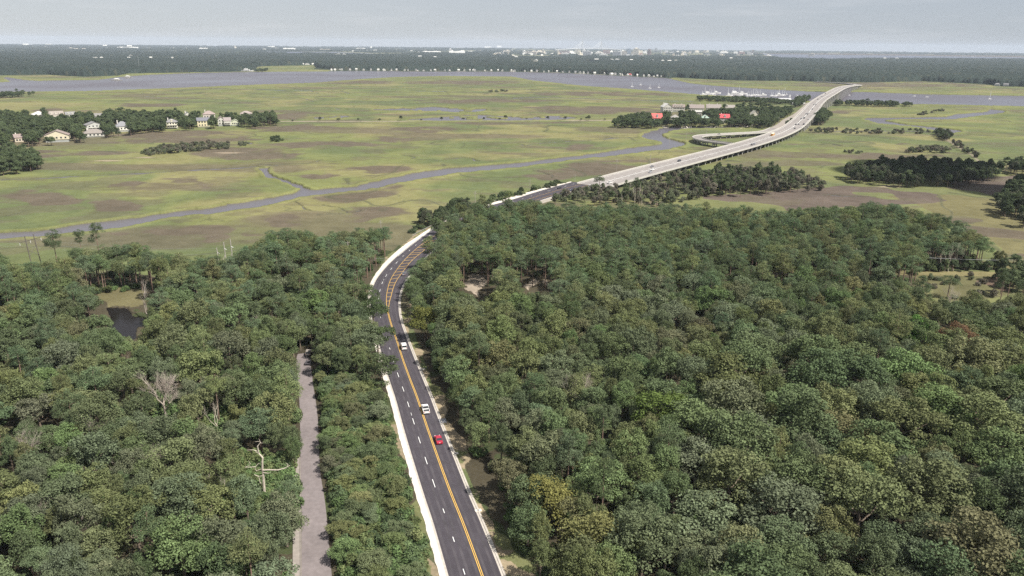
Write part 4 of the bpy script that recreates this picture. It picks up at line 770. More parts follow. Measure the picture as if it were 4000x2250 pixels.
_b = [(a, c) for a, c in zip(rngT.uniform(925, 1165, 150), rngT.uniform(1800, 1950, 150))] + [(a, c) for a, c in zip(rngT.uniform(560, 740, 70), rngT.uniform(1530, 1632, 70))] + [(a, c) for a, c in zip(rngT.uniform(800, 900, 40), rngT.uniform(1620, 1695, 40))]; _b = np.array(_b); _bp = G(_b[:, 0], _b[:, 1]); _k = ~lane_x(_bp) & ~inpoly(_b[:, 0], _b[:, 1], [(1140, 1700), (1190, 1700), (1190, 2250), (1140, 2250)]); _bp = _bp[_k]; U = np.concatenate([U, _bp]); hU = np.concatenate([hU, rngT.uniform(2, 4.2, len(_bp))]); tU = np.concatenate([tU, 1.2 * np.array([PAL[c] for c in rngT.choice(['olive', 'mid green', 'bright green'], len(_bp))])]); k = len(U)
scatter('woodland_scrub', P_BU, np.column_stack([U, np.zeros(k)]), np.column_stack([rngT.uniform(.7, 1.3, k), rngT.uniform(.7, 1.3, k), hU / 3.0]), rngT.uniform(0, 6.28, k), tU, rngT.integers(0, NS, k), 'scrub growing under the trees', 'scrub')

# ------------------------------------------------------------------ far groves, islands and shrub lines in the marsh
def fill_poly(px, spacing, seed, z=0.0):
    w = polyw(px, z); r = np.random.default_rng(seed); x0, y0 = w.min(0); x1, y1 = w.max(0); n = int((x1 - x0) * (y1 - y0) / spacing ** 2 * 1.15) + 4
    p = np.column_stack([r.uniform(x0, x1, n), r.uniform(y0, y1, n)]); return p[inpoly(p[:, 0], p[:, 1], w)]
GROVES = [  # footprint pixels, height plane of the outline, spacing, tree height, radius, pine share, dead share
    ([(2150, 802), (2200, 768), (2290, 748), (2380, 752), (2480, 738), (2620, 702), (2760, 690), (2900, 682), (3060, 690), (3180, 708), (3225, 735), (3200, 752), (3000, 752), (2850, 762), (2700, 790), (2600, 812)], 0, 6.6, (3.5, 9), 2.4, .06, 'scrub'),
    ([(2640, 690), (2760, 672), (2900, 664), (3060, 672), (3150, 690), (3100, 735), (2900, 745), (2700, 740)], 5, 7.2, (7, 13), 2.8, .35, 'scrub'),
    ([(3291, 682), (3427, 650), (3560, 642), (3660, 645), (3854, 660), (3904, 685), (3850, 705), (3738, 714), (3543, 718), (3350, 700)], 4, 6.0, (8, 13), 3.4, .1, 'dark'),
    ([(3870, 800), (3930, 740), (4000, 720), (4300, 720), (4300, 880), (4000, 870), (3900, 830)], 4, 6.2, (9, 14), 3.6, .2, 'dark'), ([(3880, 660), (4000, 640), (4300, 640), (4300, 680), (4000, 676), (3900, 672)], 3, 6.5, (8, 12), 3.4, .1, 'dark'),
    ([(-500, 480), (0, 452), (130, 450), (300, 458), (480, 448), (700, 452), (880, 462), (1000, 454), (1078, 458), (1086, 478), (1000, 490), (900, 488), (830, 492), (700, 496), (560, 508), (450, 522), (300, 545), (160, 556), (0, 566), (-500, 600)], 5, 8.0, (9, 14), 4.4, .15, 'isle'),
    ([(-400, 640), (0, 592), (70, 588), (130, 605), (166, 640), (120, 655), (0, 672), (-400, 720)], 4, 5.6, (8, 12), 3.8, .1, 'isle'),
    ([(555, 596), (650, 575), (800, 560), (890, 562), (905, 578), (800, 586), (680, 596), (580, 606)], 1, 5.5, (3, 6), 2.4, 0, 'scrub'), ([(1052, 545), (1090, 540), (1106, 550), (1085, 556), (1060, 556)], 0, 4.5, (3, 6), 2.6, 0, 'isle'), ([(930, 562), (960, 556), (975, 566), (940, 572)], 0, 5, (2, 4), 1.8, 0, 'scrub'),
    ([(2392, 490), (2430, 470), (2500, 456), (2620, 452), (2760, 444), (2900, 432), (2960, 432), (3080, 430), (3112, 440), (3060, 468), (2995, 492), (2900, 489), (2700, 488), (2550, 492)], 4, 7.0, (8, 12.5), 4.2, .15, 'isle'),
    ([(2550, 445), (2700, 434), (2900, 424), (3020, 420), (3000, 428), (2850, 434), (2700, 442)], 0, 13, (8, 12), 4, .2, 'isle'),
    ([(2722, 383), (2800, 384), (2900, 386), (2960, 390), (3060, 398), (3140, 402), (3140, 410), (3040, 406), (2930, 401), (2840, 398), (2722, 392)], 1, 7.5, (5, 8), 3.8, 0, 'isle'), ([(3110, 395), (3165, 390), (3180, 396), (3150, 412), (3105, 420)], 1, 7, (8, 12), 4, .2, 'isle'), ([(3180, 398), (3200, 393), (3212, 396), (3190, 404)], 0, 7, (6, 9), 4, 0, 'isle'),
    ([(3236, 405), (3330, 407), (3420, 409), (3563, 412), (3560, 417), (3400, 416), (3240, 412)], 1, 8, (6, 11), 3.6, .2, 'isle'), ([(3182, 475), (3195, 455), (3222, 452), (3236, 470), (3220, 484), (3190, 488)], 2, 6.0, (11, 17), 4.8, 0, 'isle'),
    ([(3060, 503), (3080, 488), (3125, 462), (3130, 470), (3100, 492), (3070, 508)], 1, 6, (5, 9), 3.2, 0, 'isle'), ([(3160, 514), (3230, 512), (3280, 516), (3230, 522), (3160, 520)], 0, 6, (3, 7), 2.4, 0, 'scrub'), ([(3290, 515), (3380, 514), (3500, 517), (3600, 513), (3655, 518), (3640, 524), (3500, 523), (3300, 522)], 0, 8, (2.5, 6), 2.4, 0, 'scrub'),
    ([(3655, 525), (3700, 522), (3715, 548), (3690, 555), (3660, 540)], 0, 5.5, (5, 9), 3, 0, 'dark'), ([(3715, 555), (3740, 560), (3800, 600), (3830, 622), (3815, 625), (3760, 595), (3720, 570)], 0, 6.5, (3, 6), 2.2, 0, 'scrub'), ([(3535, 590), (3640, 582), (3720, 590), (3700, 600), (3540, 600)], 0, 6, (3, 6), 2.4, 0, 'scrub'), ([(3280, 596), (3340, 590), (3395, 598), (3300, 602)], 0, 8, (2, 4), 2, 0, 'scrub'), ([(3580, 448), (3680, 432), (3695, 434), (3600, 452)], 0, 8, (2.5, 5), 2.2, 0, 'scrub'),
    ([(1745, 838), (1760, 812), (1800, 803), (1826, 812), (1822, 832), (1790, 842)], 1, 4.2, (5, 9), 3.2, 0, 'dark'), ([(1636, 880), (1650, 862), (1672, 866), (1676, 884), (1650, 894)], 1, 4, (6, 10), 2.8, .2, 'dark'), ([(1690, 858), (1720, 846), (1742, 850), (1735, 866), (1700, 872)], 1, 4.2, (5, 9), 2.8, 0, 'dark'), ([(1600, 905), (1640, 885), (1700, 866), (1690, 880), (1640, 900), (1606, 918)], 0, 4.5, (1.5, 3.5), 2, 0, 'isle'),
    ([(1830, 815), (1900, 795), (2000, 770), (2120, 740), (2110, 750), (2000, 785), (1900, 806), (1840, 824)], 0, 5.0, (3, 6.5), 2.5, 0, 'isle'), ([(2125, 742), (2150, 730), (2178, 728), (2170, 740), (2140, 748)], 0, 4.5, (4, 6.5), 2.6, 0, 'dark'), ([(2185, 728), (2210, 720), (2216, 724), (2195, 732)], 0, 4.5, (2, 4), 2, 0, 'isle'),
    ([(-300, 385), (0, 376), (90, 372), (135, 374), (60, 380), (-300, 400)], 1, 9, (6, 12), 4, .1, 'isle'), ([(1000, 276), (1046, 273), (1046, 277), (1000, 280)], 1, 14, (6, 10), 6, 0, 'isle'), ([(1902, 358), (1980, 355), (1985, 359), (1905, 361)], 0, 12, (3, 5), 4, 0, 'scrub'),
    ([(3250, 1050), (3500, 1052), (3700, 1052), (3905, 1046), (3915, 1058), (3700, 1064), (3500, 1061), (3250, 1060)], 0, 3.4, (2.5, 7), 2.2, 0, 'isle'), ([(3600, 1095), (3700, 1080), (3850, 1075), (3980, 1080), (4100, 1120), (4050, 1190), (3850, 1175), (3650, 1160)], 0, 11, (1.5, 4), 1.8, 0, 'scrub'), ([(3860, 1110), (3960, 1085), (4100, 1080), (4200, 1200), (3950, 1195), (3870, 1160)], 0, 8, (6, 12), 3.2, .5, 'dark')]
GP, GS, GZ, GT, GI = [], [], [], [], []
rg = np.random.default_rng(77)
HOUSE_CLEAR = []                                                      # filled below with house footprints (x, y, r)
def clear_of(P, zones):
    k = np.ones(len(P), bool)
    for x, y, r in zones: k &= np.hypot(P[:, 0] - x, P[:, 1] - y) > r
    return k
LOWTINT = {'scrub': [(0.150, 0.158, 0.105), (0.130, 0.150, 0.088), (0.155, 0.142, 0.108)], 'dark': [(0.080, 0.104, 0.055), (0.092, 0.116, 0.062), (0.100, 0.106, 0.07)], 'isle': [(0.092, 0.120, 0.060), (0.108, 0.136, 0.066), (0.082, 0.108, 0.058)]}

# ------------------------------------------------------------------ houses
def dummy(): pass
M_PANE = M_GLASS
def wallmat(c): return mat('siding_%02d%02d%02d' % tuple(int(99 * q) for q in c), c, .8, var=.06, scale=.5)
def roofmat(c): return mat('roof_%02d%02d%02d' % tuple(int(99 * q) for q in c), c, .85, var=.14, scale=.8)
WHITE = (.50, .485, .43); CREAM = (.54, .49, .38); GREYW = (.42, .42, .39); TAN = (.50, .43, .34)
RBROWN = (.23, .185, .165); RGREY = (.20, .195, .195); RRED = (.45, .10, .09); RWHITE = (.54, .53, .49); RGREEN = (.30, .38, .32)
def house(x, y, rz, w, d, hb, hw, rh, rtype, wc, rc, label, wins=4, floors=1, chim=1, dorm=0, porch=False, simple=False, group=None, name='house'):
    o = empty(name, (x, y, 0), rz, label, 'house', group); mw, mr = wallmat(wc), roofmat(rc)
    b = MB(); b.box((0, 0, -0.5 if hb < .3 else hb), (w, d, hw + (0.5 if hb < .3 else 0)))
    z = hb + hw
    if rtype == 'front':
        b.add(np.array([(-w / 2, -d / 2, z), (w / 2, -d / 2, z), (0, -d / 2, z + rh), (-w / 2, d / 2, z), (w / 2, d / 2, z), (0, d / 2, z + rh)]), [(0, 1, 2), (5, 4, 3)])
    elif rtype == 'side':
        b.add(np.array([(-w / 2, -d / 2, z), (-w / 2, d / 2, z), (-w / 2, 0, z + rh), (w / 2, -d / 2, z), (w / 2, d / 2, z), (w / 2, 0, z + rh)]), [(0, 2, 1), (3, 4, 5)])
    b.build('wall', mw, o)
    if hb >= .3:
        b = MB(); b.box((0, 0, -.4), (w * .94, d * .94, hb + .398)); b.build('base', mat('lattice_base', (.33, .34, .32), .9, var=.2, scale=1.5), o)
    b = MB(); e = .55; t = .22
    if rtype == 'front':
        sl = rh / (w / 2); za = z - e * sl + .02
        prof = [(-w / 2 - e, za), (0, z + rh + .02), (w / 2 + e, za), (w / 2 + e, za + t), (0, z + rh + t + .05), (-w / 2 - e, za + t)]
        v = np.array([(p[0], -d / 2 - e, p[1]) for p in prof] + [(p[0], d / 2 + e, p[1]) for p in prof]); n = 6
        b.add(v, [(0, 1, 4, 5), (1, 2, 3, 4), (7, 6, 11, 10), (8, 7, 10, 9)] + [(i, n + i, n + (i + 1) % n, (i + 1) % n) for i in range(n)])
    elif rtype == 'side':
        sl = rh / (d / 2); za = z - e * sl + .02
        prof = [(-d / 2 - e, za), (0, z + rh + .02), (d / 2 + e, za), (d / 2 + e, za + t), (0, z + rh + t + .05), (-d / 2 - e, za + t)]
        v = np.array([(-w / 2 - e, p[0], p[1]) for p in prof] + [(w / 2 + e, p[0], p[1]) for p in prof]); n = 6
        b.add(v, [(5, 4, 1, 0), (4, 3, 2, 1), (6, 7, 10, 11), (7, 8, 9, 10)] + [(i, (i + 1) % n, n + (i + 1) % n, n + i) for i in range(n)])
    else:
        rl = max(0.2, (w - d) / 2); dy = .2 if w > d else (d - w) / 2; X, Y = w / 2 + e, d / 2 + e
        v = np.array([(-X, -Y, z), (X, -Y, z), (X, Y, z), (-X, Y, z), (-X, -Y, z + t), (X, -Y, z + t), (X, Y, z + t), (-X, Y, z + t), (-rl, -dy, z + rh), (rl, -dy, z + rh), (rl, dy, z + rh), (-rl, dy, z + rh)])
        b.add(v, [(3, 2, 1, 0), (0, 1, 5, 4), (1, 2, 6, 5), (2, 3, 7, 6), (3, 0, 4, 7), (4, 5, 9, 8), (5, 6, 10, 9), (6, 7, 11, 10), (7, 4, 8, 11), (8, 9, 10, 11)])
    rf = b.build('roof', mr, o)
    if simple: return o
    for k in range(chim):
        b = MB(); b.box(((-.3 + .55 * k) * w, .1 * d, z + .1), (1.1, 1.0, rh + 1.3)); b.build('chimney', mat('chimney_white', (.62, .58, .52), .9), rf)
    for k in range(dorm):
        xx = (k + .5) / dorm * w * .8 - w * .4; b = MB(); dw = min(2.6, w / dorm * .55)
        b.box((xx, -d * .30, z + .3), (dw, d * .35, rh * .5)); b.add(np.array([(xx - dw / 2 - .2, -d * .30 - d * .2, z + .3 + rh * .5), (xx + dw / 2 + .2, -d * .5, z + .3 + rh * .5), (xx, -d * .5, z + .3 + rh * .85), (xx - dw / 2 - .2, 0, z + .3 + rh * .5), (xx + dw / 2 + .2, 0, z + .3 + rh * .5), (xx, 0, z + .3 + rh * .85)]), [(0, 1, 2), (5, 4, 3), (0, 2, 5, 3), (1, 4, 5, 2), (0, 3, 4, 1)])
        b.build('dormer', mw, rf)
    for fl in range(floors):
        fz = hb + hw * (fl + .28) / floors; fh = min(1.7, hw / floors * .52)
        for k in range(wins):
            xx = (k + .5) / wins * w * .9 - w * .45; ww = min(1.7, w / wins * .55)
            f = MB(); f.box((xx, -d / 2 - .03, fz - .1), (ww + .3, .12, fh + .2)); fo = f.build('window', wallmat(WHITE), o)
            g = MB(); g.box((xx, -d / 2 - .10, fz), (ww, .06, fh)); g.build('pane', M_GLASS, fo)
    if porch:
        b = MB(); b.box((0, -d / 2 - 1.6, hb + hw * .47), (w * .8, 3.0, .2)); b.box((0, -d / 2 - 1.5, hb + .02), (w * .82, 3.0, .18))
        for k in range(5): b.box(((k / 4 - .5) * w * .76, -d / 2 - 2.8, hb + .2), (.25, .25, hw * .47 - .2))
        b.build('porch', wallmat(WHITE), o)
    return o
# u, v(base), width px, depth m, base m, wall m, roof m, type, wall, roof, floors, windows, chimneys, dormers, porch, rz, label
HS = [
    (70, 556, 44, 11, .4, 5.0, 3.2, 'side', TAN, RBROWN, 1, 4, 1, 0, 0, .15, 'tan house with brown gable roof at the marsh edge, next to the large cream house'),
    (212, 556, 84, 16, 3.0, 4.6, 5.0, 'front', (.60, .54, .40), RBROWN, 1, 5, 0, 0, 0, -.12, 'large cream house with a wide front gable on a raised base by the marsh'),
    (357, 536, 74, 14, 1.0, 3.4, 4.6, 'hip', (.52, .50, .45), (.22, .195, .175), 1, 5, 1, 0, 0, .0, 'low house with broad grey-brown hip roof and one white chimney by the marsh'),
    (358, 512, 60, 13, 1.5, 6.0, 3.6, 'front', GREYW, RGREY, 2, 4, 0, 0, 1, .25, 'grey gabled house among trees behind the broad hip-roofed house'),
    (470, 515, 52, 14, 2.0, 4.5, 6.0, 'hip', (.68, .66, .60), (.205, .205, .215), 1, 4, 1, 0, 0, .1, 'house with steep slate-grey hip roof and white porch bay among trees'),
    (666, 503, 42, 12, 1.5, 6.8, 4.0, 'hip', (.62, .58, .46), RGREY, 2, 4, 1, 1, 1, .0, 'tall cream house with grey roof and white dormer at the marsh edge'),
    (788, 497, 46, 13, 1.0, 7.6, 3.4, 'side', (.60, .53, .35), (.15, .15, .17), 2, 4, 0, 0, 0, .08, 'two-storey yellow-cream house with dark roof at the marsh edge'),
    (858, 493, 24, 13, 2.0, 6.8, 3.6, 'front', WHITE, RBROWN, 2, 2, 0, 0, 0, .05, 'narrow white house with a front gable beside a columned grey-brown wing'),
    (884, 493, 26, 10, 2.0, 5.4, 3.8, 'side', (.60, .58, .52), (.25, .215, .205), 1, 4, 0, 0, 1, .05, 'columned wing with grey-brown roof joined to the narrow white gable'),
    (915, 491, 30, 9, 1.0, 4.2, 3.2, 'front', (.55, .56, .42), (.36, .38, .29), 1, 4, 0, 0, 0, .0, 'small pale green house with open front gable at the end of the row'),
    (142, 466, 46, 15, .4, 6.0, 4.4, 'hip', WHITE, RWHITE, 1, 4, 0, 0, 0, .2, 'house with a bright white roof deep in the island trees'),
    (210, 466, 54, 12, .4, 6.4, 4.2, 'side', (.55, .50, .44), (.26, .225, .20), 1, 4, 0, 3, 0, .1, 'brown-roofed house with white dormers behind the island trees'),
    (268, 466, 34, 12, .4, 6.4, 3.4, 'side', WHITE, RGREY, 1, 4, 0, 2, 0, .1, 'dark-roofed white house with two white gables behind the island trees'),
    (729, 466, 24, 10, .4, 6.2, 3.6, 'front', WHITE, RGREY, 1, 3, 1, 0, 0, .1, 'small grey-roofed house behind the yellow-cream house'),
    (811, 463, 44, 13, .4, 5.6, 5.0, 'hip', (.5, .45, .4), (.27, .215, .195), 1, 4, 1, 0, 0, .0, 'house with big reddish-brown hip roof behind the narrow white gable'),
    (957, 458, 44, 13, .4, 4.8, 3.8, 'hip', WHITE, (.28, .235, .215), 1, 4, 0, 0, 0, .0, 'brown-roofed house with white walls near the tip of the island'),
    (378, 470, 26, 11, .4, 5.4, 3.6, 'side', GREYW, (.20, .19, .18), 1, 3, 0, 0, 0, .0, 'grey house almost hidden in the island trees'),
    (2566, 484, 40, 13, 1.5, 7.0, 6.0, 'side', GREYW, (.50, .12, .11), 2, 5, 0, 1, 0, .22, 'grey house with bright coral-red gable roof at the west end of the creek island'),
    (2638, 480, 32, 12, 1.5, 6.0, 4.2, 'hip', (.45, .43, .38), (.27, .255, .235), 2, 5, 0, 0, 0, .05, 'grey-brown hip-roofed house between the two red roofs'),
    (2755, 478, 30, 12, 1.0, 5.5, 4.4, 'hip', (.50, .52, .48), RGREEN, 1, 4, 0, 1, 0, .15, 'house with pale green metal roof among the island trees'),
    (2831, 482, 38, 12, 1.5, 6.6, 5.0, 'side', GREYW, (.44, .08, .09), 2, 6, 1, 1, 0, .22, 'grey house with deep red gable roof and long white dormer above docks'),
    (2949, 471, 34, 13, 1.0, 7.0, 6.5, 'front', (.55, .52, .42), (.42, .40, .33), 2, 3, 0, 0, 0, .3, 'pale stone-coloured gabled house near the ramp among trees'),
    (2606, 444, 36, 18, .4, 10.5, 5.5, 'front', WHITE, RWHITE, 3, 5, 1, 0, 0, .3, 'tall white apartment house with a steep white gable on the creek island'),
    (2652, 439, 46, 13, .4, 8.5, 4.0, 'side', WHITE, RBROWN, 2, 7, 2, 4, 0, .1, 'long white row house with brown roof and white dormers beside the white gable'),
    (2722, 437, 58, 14, .4, 6.0, 5.5, 'side', WHITE, (.235, .20, .185), 1, 7, 2, 0, 0, .08, 'long brown-roofed condominium with white chimneys, in the middle of three'),
    (2790, 436, 56, 14, .4, 6.0, 5.5, 'side', WHITE, (.245, .215, .20), 1, 7, 2, 0, 0, .08, 'long grey-brown condominium with white chimneys nearest the red dormer house'),
    (2853, 435, 36, 13, .4, 5.8, 4.4, 'side', WHITE, (.26, .235, .215), 1, 5, 1, 0, 0, .08, 'shorter brown-roofed condominium at the east end of the row'),
    (2729, 452, 28, 11, .4, 5.6, 2.2, 'side', WHITE, (.40, .39, .36), 2, 4, 0, 0, 0, .1, 'small white flat-looking house in front of the long condominiums')]
HMASK = []
for (u, v, wpx, d, hb, hw, rh, rt, wc, rc, fl, wn_, ch_, do_, po, rz, lab) in HS:
    x, y = g1(u, v); m = pxm(u, v); a = math.atan2(x, y); house(x, y + d / 2, -a + rz, wpx * m, d, hb, hw, rh, rt, wc, rc, lab, wn_, fl, ch_, do_, bool(po))
    HOUSE_CLEAR.append((x, y + d / 2, max(wpx * m, d) * .55)); hp = (hb + hw + rh) / m * .96; HMASK.append([(u - wpx * .46, v - hp), (u + wpx * .46, v - hp), (u + wpx * .46, v - hp * .5), (u - wpx * .46, v - hp * .5)])
KM[:] = False
_u2, _v2 = np.meshgrid(np.arange(480) * 10 - 395.0, np.arange(330) * 2.5 + 100 + 1.2)
KM2 = np.zeros(_u2.shape, bool)
for p in HMASK: KM2 |= inpoly(_u2.ravel(), _v2.ravel(), p).reshape(KM2.shape)
def keeps2(x, y, h, r):
    bad = np.zeros(len(x), bool)
    for fz, fr_ in ((.5, .9), (.8, .8), (.97, .4)):
        for dx in (-1, 0, 1):
            u, v = proj(np.column_stack([x + dx * r * fr_, y, h * fz])); i = np.clip(((v - 100) / 2.5).astype(int), 0, 329); j = np.clip(((u + 400) / 10).astype(int), 0, 479); bad |= KM2[i, j]
    return bad
for n_, (px, zz, sp, (h0, h1), rr, ps, tn) in enumerate(GROVES):
    P = fill_poly(px, sp, 500 + n_, zz); k = len(P); h = rg.uniform(h0, h1, k); r = rr * rg.uniform(.75, 1.3, k); c = clear_of(P, HOUSE_CLEAR)
    c &= np.array([np.min(np.hypot(BC[:, 0] - p[0], BC[:, 1] - p[1]) - BHW) > 3.0 for p in P], bool) & np.array([np.min(np.hypot(PC[:, 0] - p[0], PC[:, 1] - p[1])) > PHW + 2.5 for p in P], bool)
    c &= ~keeps2(P[:, 0], P[:, 1], h, r); P, h, r = P[c], h[c], r[c]; k = len(P)
    if not k: continue
    pn = rg.uniform(size=k) < ps; t = np.array(LOWTINT[tn])[rg.integers(0, 3, k)] * rg.normal(1, .14, (k, 1)); t = np.where(pn[:, None], np.array([.105, .132, .068]) * rg.normal(1, .1, (k, 1)), t)
    near = float(np.median(P[:, 1])) < 760; id_ = np.where(pn, 9 + rg.integers(0, 3, k), rg.integers(0, 5, k)); low = h < 4.5; id_ = np.where(low & ~pn, 5 + rg.integers(0, 4, k), id_)
    sz = np.where(pn, h * 1.25 / 19, np.where(low, h / 3.0, h / 13.0)); sr = np.where(pn, r * .8 / 3.4, np.where(low, r / 2.2, r / 5.0))
    GP.append(np.column_stack([P, np.zeros(k)])); GS.append(np.column_stack([sr, sr, sz])); GZ.append(rg.uniform(0, 6.28, k)); GT.append(np.clip(t, .01, .4)); GI.append(id_)
GP, GS, GZ, GT, GI = (np.concatenate(a) for a in (GP, GS, GZ, GT, GI))
scatter('marsh_groves_woods', P_BLL + P_BU + P_PNL, GP, GS, GZ, GT, GI, 'groves, island trees and scrub lines out in the salt marsh', 'woods')
print('grove trees', len(GP))

# ------------------------------------------------------------------ solitary trees the photo picks out
def barked(name, mb, u, v, label, cat='bare tree', m=M_DEAD, z=0.0, rz=0.0, leaf=None, lt=None):
    x, y = g1(u, v); o = empty(name, (x, y, z), rz, label, cat); mb.build('trunk', m, o)
    if leaf is not None:
        c = bpy.data.objects.new('crown', leafmesh(name + '_crown', leaf)); COL.objects.link(c); c.parent = o; c['tint'] = lt
    return o
M_GREYBARK = mat('grey_bare_bark', (.36, .31, .26), .9, var=.2, scale=2)
barked('bare_tree', bare_mb(5, 17, .46, 5, .34, 5, .9), 652, 1640, 'big pale leafless tree with a fan of fine branches in the wood', m=M_GREYBARK)
barked('bare_tree', bare_mb(8, 19, .28, 5, .26, 3, 1.3), 582, 1240, 'tall thin grey leafless tree beside the dark pond', m=M_GREYBARK)
barked('bare_tree', bare_mb(12, 13.5, .35, 4, .20, 3, 1.0), 850, 1700, 'slim pale leafless tree with forked trunks above the white snag', m=M_DEAD)
barked('bare_tree', bare_mb(14, 13, .4, 4, .16, 3, .8), 265, 1810, 'small leafless tree with a pale trunk, in the low wood west of the lane', m=M_DEAD)
barked('bare_tree', bare_mb(16, 12.5, .5, 4, .18, 3, .5), 500, 1900, 'leafless brownish tree with spreading twigs in the low wood', m=M_GREYBARK)
barked('bare_tree', bare_mb(18, 13, .4, 4, .2, 3, .9), 862, 2010, 'grey leafless sapling near the twisted snag', m=M_GREYBARK)
barked('bare_tree', bare_mb(24, 17, .34, 4, .22, 3, 1.0), 1905, 1040, 'grey leafless tree with a wide top above the sandy clearings', m=M_GREYBARK)
barked('bare_tree', bare_mb(26, 16, .34, 4, .22, 3, 1.0), 1800, 1010, 'grey leafless tree next to the bend of the highway', m=M_GREYBARK)
for n_, (u, v, h, sp, lab) in enumerate(((120, 1830, 13, .45, 'grey leafless tree with wispy twigs near the photo edge, level with the snag'), (395, 1780, 13.5, .4, 'thin pale leafless tree among olive crowns, west of the big fan-shaped one'), (560, 1870, 13, .5, 'brownish-grey leafless crown midway between the fan-shaped tree and the lower edge'), (620, 1890, 13, .45, 'hazy grey leafless crown beside the brownish-grey one'), (1010, 1360, 14, .4, 'pale leafless treetop near the end of the worn lane'), (180, 2090, 12.5, .45, 'small silvery leafless top low in the corner of the wood'), (300, 2130, 12.5, .5, 'brownish leafless crown low in the corner of the wood'), (2270, 1640, 16, .4, 'grey leafless fork standing out of the wood east of the red car'), (3700, 1235, 13, .45, 'lilac-grey leafless tree at the tan clearing'))):
    barked('bare_tree', bare_mb(300 + n_, h, sp, 5, .22, 4, .8), u, v, lab, m=M_GREYBARK)
# the twisted white snag by the lane
x, y = g1(1036, 1960); k_ = pxm(1036, 1960); b = MB()
def sn(pts, r): r = [q * .92 for q in r]; b.tube([((px - 1036) * k_, dy, (1960 - py) * k_ / math.cos(math.radians(32))) for px, py, dy in pts], r, 7)
sn([(1036, 1968, 0), (1037, 1880, .1), (1038, 1855, .2), (1037, 1838, .1), (1040, 1810, 0), (1043, 1797, .1), (1028, 1782, .3), (1027, 1755, .1), (1038, 1743, .3), (1035, 1728, .1)], [.42, .36, .33, .30, .28, .22, .18, .15, .10, .04])
sn([(1040, 1842, 0), (1060, 1838, -.3), (1100, 1836, -.6), (1128, 1830, -.4), (1148, 1820, -.2)], [.22, .20, .18, .12, .05]); sn([(1136, 1827, -.3), (1138, 1819, 0), (1128, 1817, .3)], [.08, .06, .03])
sn([(1038, 1836, 0), (1012, 1848, .4), (1009, 1838, .2), (1010, 1830, .1), (992, 1831, 0), (990, 1825, -.1)], [.18, .14, .12, .11, .09, .04]); sn([(1010, 1832, .1), (1020, 1822, .4), (1030, 1818, .5)], [.09, .07, .04]); sn([(972, 1830, -.2), (986, 1826, 0), (992, 1820, .2), (985, 1808, .3)], [.05, .07, .06, .03]); sn([(992, 1831, 0), (972, 1830, -.2)], [.08, .05])
sn([(1027, 1776, .3), (1010, 1768, .1), (986, 1767, -.2)], [.12, .09, .03]); sn([(1028, 1782, .2), (1014, 1774, .2)], [.1, .04]); sn([(1037, 1744, .2), (1050, 1743, .1)], [.07, .03]); sn([(1036, 1738, .2), (1020, 1737, -.1)], [.06, .02]); sn([(1034, 1798, .3), (1050, 1784, .3)], [.1, .03])
sn([(1036, 1862, 0), (1019, 1868, .3), (1003, 1859, .1)], [.16, .13, .07]); sn([(1019, 1868, .3), (1022, 1888, .2), (1032, 1898, .1)], [.12, .11, .08]); sn([(1038, 1850, 0), (1060, 1851, -.3), (1072, 1846, -.4)], [.12, .1, .03])
o = empty('dead_snag', (x, y, 0), 0, 'twisted white dead snag with long crooked limbs beside the worn lane', 'dead tree'); b.build('trunk', M_DEAD, o)
# coloured and broad crowns
def single(u, v, h, r, proto, tint_, label, name='broadleaf_tree', cat='tree', tall=None):
    x, y = g1(u, v); cr_, tr_ = (BL_CT if name != 'pine_tree' else PN_CT)[proto]; h0 = (HB if name != 'pine_tree' else HP)[proto]; r0 = 5.0 if name != 'pine_tree' else 3.3
    o = empty(name, (x, y, 0), proto * 1.3, label, cat); o.scale = (r / r0 * 1.08, r / r0 * 1.08, h / h0)
    c = bpy.data.objects.new('crown', cr_); COL.objects.link(c); c.parent = o; c['tint'] = [q * 1.2 for q in tint_]; t = bpy.data.objects.new('trunk', tr_); COL.objects.link(t); t.parent = o
single(3715, 1420, 16, 5.6, 2, (.135, .085, .050), 'rust-orange tree turning colour among green crowns in the wood')
single(3560, 1395, 16.5, 5.0, 4, (.088, .165, .042), 'vivid green tree next to the rust-orange one')
single(3640, 1405, 12, 2.4, 5, (.16, .080, .045), 'small red-brown crown between the vivid green and the rust-orange tree')
single(3745, 1590, 13, 4.2, 1, (.155, .150, .045), 'golden-yellow tree low in the wood beyond the rust-orange one')
single(2560, 1730, 17, 6.6, 3, (.098, .135, .040), 'tall fresh-green tree with a shaded hollow on its west side')
single(2300, 2235, 16, 7.0, 6, (.150, .150, .062), 'big straw-yellow crown draped with vines beside the lower verge')
single(2130, 2080, 15, 6.0, 0, (.150, .145, .050), 'yellow-olive crown leaning towards the lower verge')
single(2500, 2290, 18, 6.4, 5, (.105, .125, .068), 'pale feathery grey-green tree at the bottom edge of the photo')
single(1660, 1330, 15, 5.0, 7, (.125, .132, .042), 'yellow-green tree standing over the verge opposite the white van')
single(1492, 1520, 13, 6.2, 8, (.070, .088, .044), 'dark spreading oak whose branches overhang the highway before the pickup')
single(1478, 1405, 14, 5.4, 3, (.074, .098, .044), 'green oak overhanging the highway opposite the white van')
single(1460, 1290, 14, 5.0, 2, (.070, .096, .044), 'leaning oak over the highway at the narrow end of the hatching')
